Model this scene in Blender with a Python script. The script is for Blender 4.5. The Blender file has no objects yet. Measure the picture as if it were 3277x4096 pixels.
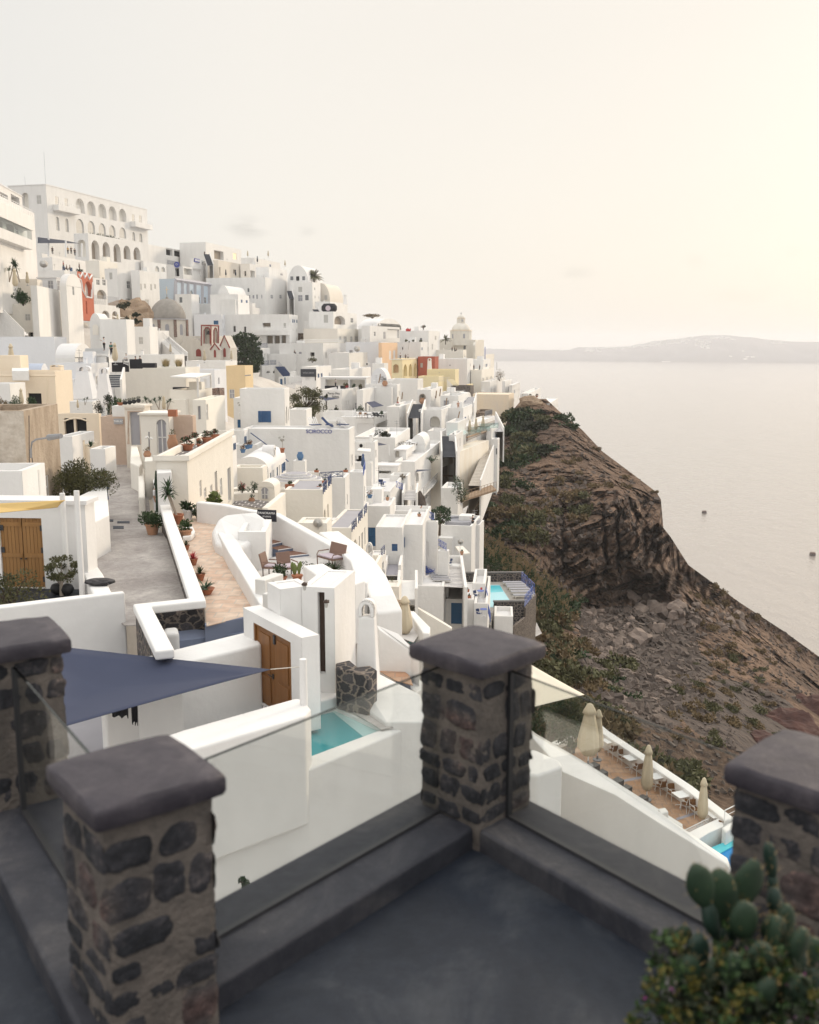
import bpy,bmesh,math,random
from mathutils import Vector,Matrix,noise
random.seed(7)
R=math.radians
SC=bpy.context.scene
COL=SC.collection
F,CX,CY,YHZ=3982.0,1638.5,2048.0,1364.0
TH=math.atan((CY-YHZ)/F)
cT,sT=math.cos(TH),math.sin(TH)
VW=[0,0,1.0]
def view(x0,y0,size):VW[:]=[x0,y0,size/1725.0]
def src(px,py):return VW[0]+px*VW[2],VW[1]+py*VW[2]
def ray(px,py):
 X,Y=src(px,py)
 u,v=(X-CX)/F,(CY-Y)/F
 d=cT+v*sT
 return Vector((u/d,1.0,(v*cT-sT)/d))
def at(px,py,Y):return ray(px,py)*Y
def gnd(px,py,z):
 r=ray(px,py);return r*(z/r.z)
def hitplane(px,py,p,n):
 r=ray(px,py);return r*(p.dot(n)/r.dot(n))
class MB:
 def __init__(s):s.v=[];s.f=[]
 def add(s,vs,fs):
  o=len(s.v);s.v+=[tuple(v) for v in vs];s.f+=[tuple(i+o for i in f) for f in fs];return s
 def quad(s,a,b,c,d):return s.add([a,b,c,d],[(0,1,2,3)])
 def box(s,x0,y0,z0,x1,y1,z1,M=None):
  vs=[Vector((x,y,z)) for z in (z0,z1) for x,y in ((x0,y0),(x1,y0),(x1,y1),(x0,y1))]
  if M:vs=[M @ v for v in vs]
  return s.add(vs,[(3,2,1,0),(4,5,6,7),(0,1,5,4),(1,2,6,5),(2,3,7,6),(3,0,4,7)])
 def prism(s,top,bot):
  n=len(top)
  a=sum(top[i][0]*top[(i+1)%n][1]-top[(i+1)%n][0]*top[i][1] for i in range(n))
  if a<0:top=top[::-1];bot=bot[::-1]
  return s.add(list(bot)+list(top),[tuple(range(n-1,-1,-1)),tuple(range(n,2*n))]+[(i,(i+1)%n,n+(i+1)%n,n+i) for i in range(n)])
 def tube(s,pts,r,n=6,r2=None,caps=True):
  pts=[Vector(p) for p in pts];o=len(s.v);m=len(pts)
  up0=Vector((0,0,1))
  for i,p in enumerate(pts):
   t=(pts[min(i+1,m-1)]-pts[max(i-1,0)]).normalized()
   ax=t.cross(up0 if abs(t.z)<.95 else Vector((1,0,0))).normalized();ay=t.cross(ax)
   rr=r if r2 is None else r+(r2-r)*i/(m-1)
   for k in range(n):
    a=2*math.pi*k/n
    s.v.append(tuple(p+ax*math.cos(a)*rr+ay*math.sin(a)*rr))
  for i in range(m-1):
   for k in range(n):
    s.f.append((o+i*n+k,o+i*n+(k+1)%n,o+(i+1)*n+(k+1)%n,o+(i+1)*n+k))
  if caps:
   s.f.append(tuple(o+k for k in range(n-1,-1,-1)));s.f.append(tuple(o+(m-1)*n+k for k in range(n)))
  return s
 def lathe(s,prof,n=12,c=(0,0,0),wob=None):
  o=len(s.v)
  for j,(r,z) in enumerate(prof):
   for k in range(n):
    a=2*math.pi*k/n
    rr=r*(wob(k,j) if wob else 1)
    s.v.append((c[0]+rr*math.cos(a),c[1]+rr*math.sin(a),c[2]+z))
  for j in range(len(prof)-1):
   for k in range(n):
    s.f.append((o+j*n+k,o+j*n+(k+1)%n,o+(j+1)*n+(k+1)%n,o+(j+1)*n+k))
  if prof[0][0]>1e-4:s.f.append(tuple(o+k for k in range(n-1,-1,-1)))
  if prof[-1][0]>1e-4:s.f.append(tuple(o+(len(prof)-1)*n+k for k in range(n)))
  return s
 def build(s,name,mat,parent=None,smooth=False,bevel=0,seg=2,loc=None):
  me=bpy.data.meshes.new(name);me.from_pydata(s.v,[],s.f);me.update()
  if smooth:
   for p in me.polygons:p.use_smooth=True
  o=bpy.data.objects.new(name,me);COL.objects.link(o)
  me.materials.append(M[mat] if isinstance(mat,str) else mat)
  if parent:o.parent=parent
  if loc is not None:o.location=loc
  if bevel:
   bv=o.modifiers.new('b','BEVEL');bv.width=bevel;bv.segments=seg;bv.limit_method='ANGLE';bv.angle_limit=R(35)
  return o
def tag(o,label,cat=None,group=None,kind=None):
 if label:o['label']=label
 if cat:o['category']=cat
 if group:o['group']=group
 if kind:o['kind']=kind
 return o
def thing(name,label,cat,loc=(0,0,0),rz=0,group=None):
 o=bpy.data.objects.new(name,None);COL.objects.link(o)
 o.empty_display_size=.2
 o.location=loc;o.rotation_euler=(0,0,rz)
 return tag(o,label,cat,group)
def dup(root,loc,rz=0,label=None,group=None,scale=1.0):
 def cp(o,par):
  c=o.copy();COL.objects.link(c)
  if par:c.parent=par
  for k in kids.get(o.name,()):cp(k,c)
  return c
 kids={}
 def walk(o):
  kids[o.name]=list(o.children)
  for k in o.children:walk(k)
 walk(root)
 r=cp(root,None)
 r.location=loc;r.rotation_euler=(0,0,rz);r.scale=(scale,)*3 if not hasattr(scale,'__len__') else scale
 if label:r['label']=label
 if group:r['group']=group
 return r
PROTO={}
def put(kind,maker,loc,rz=0,label=None,group=None,scale=1.0):
 """first use moves the prototype itself, later uses copy it with its parts"""
 if kind not in PROTO:
  r=maker();PROTO[kind]=r
  r.location=loc;r.rotation_euler=(0,0,rz);r.scale=(scale,)*3 if not hasattr(scale,'__len__') else scale
  if label:r['label']=label
  if group:r['group']=group
  return r
 return dup(PROTO[kind],loc,rz,label,group,scale)
M={}
def mat(name,col,rough=.8,var=.0,scale=3.,bump=0.,bscale=20.,col2=None,fac=.5,emit=None,metal=0,spec=.3,bev=0,streak=0,trans=0,alpha=1.0,rnd=0.0,sharp=.5):
 m=bpy.data.materials.new(name);m.use_nodes=True;nt=m.node_tree;N=nt.nodes;Lk=nt.links
 b=N['Principled BSDF'];b.inputs['Roughness'].default_value=rough;b.inputs['Metallic'].default_value=metal
 b.inputs['Specular IOR Level'].default_value=spec
 b.inputs['Base Color'].default_value=(*col,1)
 if trans:b.inputs['Transmission Weight'].default_value=trans
 out=None
 if col2 or var or streak or rnd:
  tc=N.new('ShaderNodeTexCoord')
  mp=N.new('ShaderNodeMapping');Lk.new(tc.outputs['Object'],mp.inputs[0])
  if streak:mp.inputs['Scale'].default_value=(1,1,streak)
  ns=N.new('ShaderNodeTexNoise');ns.inputs['Scale'].default_value=scale;ns.inputs['Detail'].default_value=6;ns.inputs['Roughness'].default_value=.62
  Lk.new(mp.outputs[0],ns.inputs['Vector'])
  rp=N.new('ShaderNodeValToRGB');Lk.new(ns.outputs[0],rp.inputs[0])
  c2=col2 or tuple(c*(1-var) for c in col)
  w=(1-sharp)*.5
  rp.color_ramp.elements[0].position=max(0,fac-w);rp.color_ramp.elements[1].position=min(1,fac+w)
  rp.color_ramp.elements[0].color=(*c2,1);rp.color_ramp.elements[1].color=(*col,1)
  out=rp.outputs[0]
  if rnd:
   oi=N.new('ShaderNodeObjectInfo');hs=N.new('ShaderNodeHueSaturation');mr=N.new('ShaderNodeMapRange')
   Lk.new(oi.outputs['Random'],mr.inputs[0]);mr.inputs[3].default_value=1-rnd;mr.inputs[4].default_value=1+rnd*.5
   Lk.new(mr.outputs[0],hs.inputs['Value']);Lk.new(out,hs.inputs['Color']);out=hs.outputs[0]
  Lk.new(out,b.inputs['Base Color'])
 if emit:
  b.inputs['Emission Color'].default_value=(*emit[:3],1);b.inputs['Emission Strength'].default_value=emit[3]
 nrm=None
 if bev:
  bn=N.new('ShaderNodeBevel');bn.samples=4;bn.inputs['Radius'].default_value=bev;nrm=bn.outputs[0]
 if bump:
  tc2=N.new('ShaderNodeTexCoord');n2=N.new('ShaderNodeTexNoise');n2.inputs['Scale'].default_value=bscale;n2.inputs['Detail'].default_value=5
  Lk.new(tc2.outputs['Object'],n2.inputs['Vector'])
  bp=N.new('ShaderNodeBump');bp.inputs['Strength'].default_value=1;bp.inputs['Distance'].default_value=bump
  Lk.new(n2.outputs[0],bp.inputs['Height'])
  if nrm:Lk.new(nrm,bp.inputs['Normal'])
  nrm=bp.outputs[0]
 if nrm:Lk.new(nrm,b.inputs['Normal'])
 M[name]=m
 return m
mat('white',(.81,.80,.785),.9,var=.13,scale=.7,bump=.04,bscale=2.5,rnd=.05,streak=.22,bev=.09)
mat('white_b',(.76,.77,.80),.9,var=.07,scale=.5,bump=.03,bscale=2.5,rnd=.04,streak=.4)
mat('white_near',(.81,.80,.79),.85,var=.10,scale=.8,bump=.02,bscale=3,bev=.05,streak=.5)
mat('cream',(.82,.71,.57),.9,var=.07,scale=.5,bump=.03,bscale=2.5,rnd=.04,streak=.4)
mat('cream_l',(.82,.785,.72),.9,var=.08,scale=.6,bump=.03,bscale=2.5,rnd=.04,streak=.3,bev=.09)
mat('tan_wall',(.72,.60,.44),.9,var=.1,scale=.6,bump=.03,bscale=3,streak=.4)
mat('beige',(.74,.69,.62),.9,var=.08,scale=.5,bump=.03,bscale=3,streak=.4)
mat('ochre',(.75,.59,.37),.9,var=.1,scale=.6,bump=.03,bscale=3,streak=.4)
mat('yellow',(.80,.70,.46),.9,var=.08,scale=.5,bump=.03,bscale=3,streak=.4)
mat('peach',(.78,.56,.38),.9,var=.1,scale=.5,bump=.03,bscale=3,streak=.4)
mat('peach_wall',(.80,.67,.51),.92,col2=(.72,.63,.53),scale=.35,fac=.48,bump=.06,bscale=2,streak=.35,sharp=.7)
mat('stain_wall',(.82,.78,.71),.92,col2=(.74,.66,.54),scale=.5,fac=.42,bump=.05,bscale=2,streak=.25,sharp=.6)
mat('red_wall',(.42,.12,.08),.85,var=.15,scale=.8,bump=.03)
mat('orange',(.50,.155,.095),.85,var=.12,scale=.8)
mat('paleblue',(.52,.60,.68),.9,var=.06,scale=.4)
mat('grey_trim',(.46,.45,.48),.9,var=.08,scale=2)
mat('roof_white',(.78,.77,.77),.9,var=.08,scale=.4,bump=.02)
mat('roof_blue',(.50,.55,.66),.9,var=.06,scale=.4)
mat('floor_grey',(.40,.39,.42),.9,var=.12,scale=1.2)
mat('floor_pale',(.66,.64,.62),.8,col2=(.52,.50,.50),scale=2.5,fac=.42)
mat('old_plaster',(.52,.43,.34),.95,col2=(.22,.165,.12),scale=1.6,fac=.45,bump=.06,bscale=6,streak=.4,sharp=.35)
mat('old_white',(.64,.58,.51),.95,col2=(.33,.27,.21),scale=1.8,fac=.44,bump=.08,bscale=4,sharp=.5)
mat('pink_plaster',(.58,.45,.37),.95,col2=(.43,.33,.26),scale=.8,fac=.42,bump=.05,bscale=4,streak=.6,sharp=.4)
mat('dome_grey',(.37,.345,.315),.95,col2=(.20,.185,.17),scale=.7,fac=.45,bump=.05,bscale=4,sharp=.3)
mat('church_wall',(.66,.63,.58),.95,col2=(.50,.46,.41),scale=.6,fac=.4,bump=.04,bscale=4,streak=.5,sharp=.4)
mat('church_pale',(.74,.71,.65),.95,col2=(.60,.56,.50),scale=.6,fac=.4,bump=.04,bscale=4,streak=.5,sharp=.4)
mat('red_trim',(.28,.06,.05),.8,var=.2,scale=3)
mat('glass_dark',(.03,.035,.045),.12,spec=.5)
mat('glass_mid',(.16,.17,.18),.15,spec=.5)
mat('pane_pale',(.45,.44,.42),.3,spec=.4)
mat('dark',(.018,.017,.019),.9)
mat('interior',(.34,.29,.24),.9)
mat('shut_grey',(.33,.33,.36),.7)
mat('shut_white',(.70,.69,.68),.6)
mat('blue',(.045,.11,.24),.55,var=.15,scale=2)
mat('blue_door',(.035,.12,.25),.5,var=.15,scale=2)
mat('blue_rail',(.10,.15,.42),.5)
mat('navy_rail',(.035,.06,.15),.5)
mat('grey_blue',(.20,.235,.33),.7,var=.12,scale=2)
mat('wood',(.26,.115,.035),.45,col2=(.17,.07,.02),scale=6,streak=.06,fac=.5,bump=.004,bscale=30)
mat('wood_lt',(.34,.18,.065),.55,col2=(.24,.12,.04),scale=5,streak=.08,fac=.5)
mat('wood_dk',(.07,.045,.035),.5,var=.3,scale=5)
mat('wood_rail',(.30,.21,.14),.8,var=.2,scale=4)
mat('white_paint',(.80,.80,.80),.35,var=.03,scale=1)
mat('white_metal',(.74,.74,.74),.4)
mat('iron',(.05,.05,.055),.5,metal=.3)
mat('steel',(.30,.30,.31),.4,metal=.5)
mat('terracotta',(.40,.16,.09),.8,var=.2,scale=6)
mat('clay',(.48,.27,.17),.85,var=.2,scale=4)
mat('blue_pot',(.10,.20,.36),.5,var=.1)
mat('black_pot',(.02,.02,.022),.5)
mat('canvas',(.58,.50,.37),.85,var=.06,scale=2)
mat('canvas_w',(.66,.62,.55),.85,var=.05,scale=2)
mat('canvas_dk',(.05,.055,.075),.9)
mat('sail_blue',(.050,.060,.105),.85,var=.10,scale=1.5,bump=.004,bscale=120)
mat('sail_cream',(.72,.66,.55),.85)
mat('sail_yellow',(.62,.44,.18),.85,var=.08)
mat('leaf',(.045,.075,.025),.6,col2=(.02,.04,.015),scale=1.5,rnd=.2)
mat('leaf_dk',(.030,.040,.018),.7,col2=(.014,.02,.010),scale=1.5)
mat('leaf_olive',(.125,.12,.05),.7,col2=(.06,.062,.03),scale=1.5)
mat('leaf_dry',(.21,.15,.075),.8,col2=(.11,.08,.045),scale=1.2)
mat('leaf_br',(.05,.09,.022),.6,col2=(.02,.045,.014),scale=1.5)
mat('leaf_grn',(.04,.08,.028),.5,col2=(.02,.042,.018),scale=2)
mat('leaf_yel',(.16,.13,.025),.6,col2=(.07,.065,.015),scale=3)
mat('succulent',(.17,.21,.07),.5,var=.3,scale=8)
mat('reed',(.30,.22,.12),.8,col2=(.18,.13,.07),scale=2)
mat('grass_pale',(.40,.31,.16),.8,var=.3,scale=3)
mat('bark',(.10,.075,.055),.9,var=.3,scale=6)
mat('bark_pale',(.36,.31,.26),.9,var=.2,scale=6)
mat('flower',(.40,.05,.06),.6)
mat('flower_m',(.30,.02,.22),.6)
mat('skin',(.45,.27,.19),.6)
mat('hair',(.02,.015,.012),.6)
mat('cloth_dk',(.025,.025,.03),.9)
mat('cloth_w',(.70,.70,.72),.9)
mat('cloth_red',(.30,.04,.05),.9)
mat('cloth_blue',(.09,.13,.24),.9)
mat('cloth_yel',(.5,.3,.05),.9)
mat('cloth_grn',(.05,.16,.14),.9)
mat('wicker',(.22,.11,.045),.7,var=.35,scale=40)
mat('rattan',(.26,.165,.13),.7,var=.3,scale=60)
mat('cushion',(.52,.45,.50),.9)
mat('red_ext',(.42,.03,.03),.35)
mat('sign_black',(.02,.02,.03),.5)
mat('sign_dk',(.045,.05,.06),.5)
mat('sign_white',(.75,.75,.74),.6)
mat('letter_blue',(.07,.09,.32),.6)
mat('letter_dk',(.06,.06,.07),.6)
mat('letter_w',(.8,.8,.8),.6)
mat('letter_grey',(.38,.38,.40),.7)
mat('letter_faint',(.64,.62,.60),.8)
mat('dish',(.55,.53,.50),.5)
mat('ac_white',(.68,.67,.65),.5)
mat('buoy',(.10,.055,.045),.7,var=.3,scale=.5)
mat('lamp_lit',(1,.8,.5),.5,emit=(1,.62,.30,3.0))
mat('win_lit',(.7,.55,.35),.5,emit=(1,.72,.45,.45))
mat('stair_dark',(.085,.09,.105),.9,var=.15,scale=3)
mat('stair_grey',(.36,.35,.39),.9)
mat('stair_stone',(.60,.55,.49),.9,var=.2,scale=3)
mat('brick_tread',(.26,.15,.11),.85,col2=(.17,.09,.065),scale=9)
mat('black_metal',(.02,.02,.022),.4)
mat('rim_white',(.72,.71,.70),.6,var=.05)
def nmat(name):
 m=bpy.data.materials.new(name);m.use_nodes=True;M[name]=m
 return m,m.node_tree.nodes,m.node_tree.links,m.node_tree.nodes['Principled BSDF']
def ramp(N,els):
 r=N.new('ShaderNodeValToRGB');e=r.color_ramp.elements
 while len(e)<len(els):e.new(.5)
 for k,(p,c) in zip(e,els):k.position=p;k.color=(*c,1)
 return r
def masonry(name,scale,stone,stone2,mortar,edge=.09,bump=.02,distort=.25,soft=.05,zs=1.35):
 m,N,L,b=nmat(name);b.inputs['Roughness'].default_value=.9
 tc=N.new('ShaderNodeTexCoord');mp=N.new('ShaderNodeMapping');L.new(tc.outputs['Object'],mp.inputs[0]);mp.inputs['Scale'].default_value=(scale,scale,scale*zs)
 nz=N.new('ShaderNodeTexNoise');nz.inputs['Scale'].default_value=2.2;nz.inputs['Detail'].default_value=4;L.new(mp.outputs[0],nz.inputs['Vector'])
 mx=N.new('ShaderNodeMixRGB');mx.blend_type='LINEAR_LIGHT';mx.inputs[0].default_value=distort;L.new(mp.outputs[0],mx.inputs[1]);L.new(nz.outputs['Color'],mx.inputs[2])
 v1=N.new('ShaderNodeTexVoronoi');v1.feature='DISTANCE_TO_EDGE';v1.inputs['Scale'].default_value=1;v1.inputs['Randomness'].default_value=.85;L.new(mx.outputs[0],v1.inputs['Vector'])
 v2=N.new('ShaderNodeTexVoronoi');v2.inputs['Scale'].default_value=1;v2.inputs['Randomness'].default_value=.85;L.new(mx.outputs[0],v2.inputs['Vector'])
 n2=N.new('ShaderNodeTexNoise');n2.inputs['Scale'].default_value=5;n2.inputs['Detail'].default_value=8;n2.inputs['Roughness'].default_value=.75;L.new(mp.outputs[0],n2.inputs['Vector'])
 ad=N.new('ShaderNodeMath');ad.operation='MULTIPLY_ADD';ad.inputs[1].default_value=-.30;L.new(n2.outputs[0],ad.inputs[0]);L.new(v1.outputs['Distance'],ad.inputs[2])
 mask=ramp(N,[(0,(0,0,0)),(1,(1,1,1))]);mask.color_ramp.elements[0].position=max(0,edge-soft);mask.color_ramp.elements[1].position=edge+soft
 ad2=N.new('ShaderNodeMath');ad2.operation='ADD';ad2.inputs[1].default_value=.15;L.new(ad.outputs[0],ad2.inputs[0]);L.new(ad2.outputs[0],mask.inputs[0])
 sep=N.new('ShaderNodeSeparateColor');L.new(v2.outputs['Color'],sep.inputs[0])
 sr=ramp(N,[(0,stone),(.55,stone2),(1,tuple(min(1,c*1.8) for c in stone2))]);L.new(sep.outputs[0],sr.inputs[0])
 n3=N.new('ShaderNodeTexNoise');n3.inputs['Scale'].default_value=9;n3.inputs['Detail'].default_value=6;L.new(mp.outputs[0],n3.inputs['Vector'])
 sm=N.new('ShaderNodeMixRGB');sm.blend_type='MULTIPLY';sm.inputs[0].default_value=.7;L.new(sr.outputs[0],sm.inputs[1])
 g=ramp(N,[(.3,(.35,.35,.37)),(.7,(1.5,1.45,1.4))]);L.new(n3.outputs[0],g.inputs[0]);L.new(g.outputs[0],sm.inputs[2])
 mr=ramp(N,[(.3,tuple(c*.65 for c in mortar)),(.7,mortar)]);L.new(n2.outputs[0],mr.inputs[0])
 fm=N.new('ShaderNodeMixRGB');L.new(mask.outputs[0],fm.inputs[0]);L.new(mr.outputs[0],fm.inputs[1]);L.new(sm.outputs[0],fm.inputs[2])
 L.new(fm.outputs[0],b.inputs['Base Color'])
 bp=N.new('ShaderNodeBump');bp.inputs['Distance'].default_value=bump;bp.inputs['Strength'].default_value=1
 hh=N.new('ShaderNodeMath');hh.operation='MULTIPLY_ADD';hh.inputs[1].default_value=.6;L.new(n2.outputs[0],hh.inputs[0]);L.new(mask.outputs[0],hh.inputs[2]);L.new(hh.outputs[0],bp.inputs['Height']);L.new(bp.outputs[0],b.inputs['Normal'])
 return m
masonry('rubble_wall',2.6,(.03,.03,.034),(.055,.052,.056),(.30,.25,.21),edge=.07,bump=.03,soft=.03)
masonry('rubble_small',4.2,(.04,.037,.04),(.09,.075,.066),(.36,.29,.23),edge=.05,bump=.03,soft=.03)
masonry('rubble_brown',2.4,(.12,.09,.07),(.20,.155,.12),(.42,.34,.27),edge=.05,bump=.03,soft=.04)
masonry('dark_block',3.4,(.02,.02,.024),(.04,.038,.042),(.085,.08,.085),edge=.12,bump=.03,soft=.06)
masonry('brick_pier',4.0,(.10,.05,.035),(.15,.08,.06),(.50,.46,.42),edge=.04,bump=.01,soft=.02,zs=2.2)
def concrete(name,c1,c2,c3,sc=1.0,rough=.75):
 m,N,L,b=nmat(name);b.inputs['Roughness'].default_value=rough;b.inputs['Specular IOR Level'].default_value=.35
 tc=N.new('ShaderNodeTexCoord')
 n1=N.new('ShaderNodeTexNoise');n1.inputs['Scale'].default_value=.9*sc;n1.inputs['Detail'].default_value=8;n1.inputs['Roughness'].default_value=.7;n1.inputs['Distortion'].default_value=.6
 n2=N.new('ShaderNodeTexNoise');n2.inputs['Scale'].default_value=9*sc;n2.inputs['Detail'].default_value=6;n2.inputs['Roughness'].default_value=.7
 for n in (n1,n2):L.new(tc.outputs['Object'],n.inputs['Vector'])
 r1=ramp(N,[(.36,c1),(.5,c2),(.66,c3)]);L.new(n1.outputs[0],r1.inputs[0])
 r2=ramp(N,[(.3,(.72,.72,.74)),(.62,(1,1,1)),(.75,(1.35,1.32,1.3))]);L.new(n2.outputs[0],r2.inputs[0])
 mx=N.new('ShaderNodeMixRGB');mx.blend_type='MULTIPLY';mx.inputs[0].default_value=.8;L.new(r1.outputs[0],mx.inputs[1]);L.new(r2.outputs[0],mx.inputs[2])
 n4=N.new('ShaderNodeTexNoise');n4.inputs['Scale'].default_value=42*sc;n4.inputs['Detail'].default_value=3;L.new(tc.outputs['Object'],n4.inputs['Vector']);r4=ramp(N,[(.66,(1,1,1)),(.74,(2.1,2.0,1.9))]);L.new(n4.outputs[0],r4.inputs[0]);mq=N.new('ShaderNodeMixRGB');mq.blend_type='MULTIPLY';mq.inputs[0].default_value=1;L.new(mx.outputs[0],mq.inputs[1]);L.new(r4.outputs[0],mq.inputs[2])
 L.new(mq.outputs[0],b.inputs['Base Color'])
 bp=N.new('ShaderNodeBump');bp.inputs['Distance'].default_value=.004;L.new(n2.outputs[0],bp.inputs['Height']);L.new(bp.outputs[0],b.inputs['Normal'])
concrete('slate_cap',(.036,.031,.041),(.053,.046,.057),(.105,.091,.10),3.0,.6)
concrete('slate_kerb',(.024,.026,.036),(.039,.040,.051),(.080,.077,.084),2.0,.65)
concrete('slate_floor',(.008,.012,.022),(.016,.021,.033),(.048,.053,.064),1.5,.6)
concrete('ledge_grey',(.10,.095,.095),(.13,.125,.122),(.17,.16,.15),1.5,.7)
concrete('alley',(.30,.27,.255),(.385,.355,.335),(.50,.465,.435),.5,.9)
concrete('path_pale',(.34,.32,.31),(.44,.42,.40),(.55,.52,.50),.6,.9)
concrete('pool_deck',(.30,.28,.25),(.36,.34,.31),(.42,.40,.37),.9,.85)
def tiles(name,c1,c2,mortar,w,h,ms=.02,rough=.7):
 m,N,L,b=nmat(name);b.inputs['Roughness'].default_value=rough
 tc=N.new('ShaderNodeTexCoord');br=N.new('ShaderNodeTexBrick');L.new(tc.outputs['Object'],br.inputs['Vector'])
 br.inputs['Scale'].default_value=1;br.inputs['Brick Width'].default_value=w;br.inputs['Row Height'].default_value=h;br.inputs['Mortar Size'].default_value=ms;br.inputs['Bias'].default_value=0
 br.inputs['Color1'].default_value=(*c1,1);br.inputs['Color2'].default_value=(*c2,1);br.inputs['Mortar'].default_value=(*mortar,1)
 n2=N.new('ShaderNodeTexNoise');n2.inputs['Scale'].default_value=2.5;n2.inputs['Detail'].default_value=7;L.new(tc.outputs['Object'],n2.inputs['Vector'])
 r2=ramp(N,[(.3,(.75,.73,.72)),(.7,(1.15,1.15,1.15))]);L.new(n2.outputs[0],r2.inputs[0])
 mx=N.new('ShaderNodeMixRGB');mx.blend_type='MULTIPLY';mx.inputs[0].default_value=.8;L.new(br.outputs[0],mx.inputs[1]);L.new(r2.outputs[0],mx.inputs[2]);L.new(mx.outputs[0],b.inputs['Base Color'])
tiles('patio_tile',(.60,.42,.31),(.66,.52,.41),(.50,.44,.38),.75,.55)
tiles('terra_tile',(.46,.26,.16),(.52,.34,.23),(.36,.26,.20),.45,.45)
tiles('rest_tile',(.42,.24,.13),(.50,.33,.22),(.26,.22,.20),.6,.6,.015)
tiles('marble_strip',(.66,.64,.62),(.40,.39,.40),(.62,.60,.58),1.2,.22,.012)
tiles('slate_grid',(.075,.065,.065),(.12,.10,.10),(.62,.60,.58),.6,.6,.04)
tiles('plank',(.40,.37,.35),(.34,.31,.30),(.12,.11,.11),4.0,.14,.01)
def water(name,col,rough=.08,bump=.01,bs=6,spec=.5):
 m,N,L,b=nmat(name);b.inputs['Base Color'].default_value=(*col,1);b.inputs['Roughness'].default_value=rough;b.inputs['Specular IOR Level'].default_value=spec
 tc=N.new('ShaderNodeTexCoord');n=N.new('ShaderNodeTexNoise');n.inputs['Scale'].default_value=bs;n.inputs['Detail'].default_value=4;L.new(tc.outputs['Object'],n.inputs['Vector'])
 bp=N.new('ShaderNodeBump');bp.inputs['Distance'].default_value=bump;L.new(n.outputs[0],bp.inputs['Height']);L.new(bp.outputs[0],b.inputs['Normal'])
water('pool_teal',(.055,.33,.37));water('pool_cyan',(.10,.55,.64));water('pool_pale',(.34,.66,.74));water('pool_blue',(.015,.22,.55));water('pool_mint',(.44,.66,.66))
def glassmat(name,tint,refl=.35):
 m=bpy.data.materials.new(name);m.use_nodes=True;M[name]=m;N=m.node_tree.nodes;L=m.node_tree.links;N.remove(N['Principled BSDF'])
 o=N['Material Output'];t=N.new('ShaderNodeBsdfTransparent');t.inputs[0].default_value=(*tint,1);g=N.new('ShaderNodeBsdfGlossy');g.inputs['Roughness'].default_value=.02
 lw=N.new('ShaderNodeFresnel');lw.inputs[0].default_value=1.45;mu=N.new('ShaderNodeMath');mu.operation='MULTIPLY';mu.inputs[1].default_value=refl;L.new(lw.outputs[0],mu.inputs[0])
 x=N.new('ShaderNodeMixShader');L.new(mu.outputs[0],x.inputs[0]);L.new(t.outputs[0],x.inputs[1]);L.new(g.outputs[0],x.inputs[2]);L.new(x.outputs[0],o.inputs[0])
glassmat('glass_rail',(.968,.982,.975),.3)
glassmat('glass_edge',(.30,.34,.33),.8)
glassmat('glass_far',(.80,.87,.86),1.0)
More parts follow.
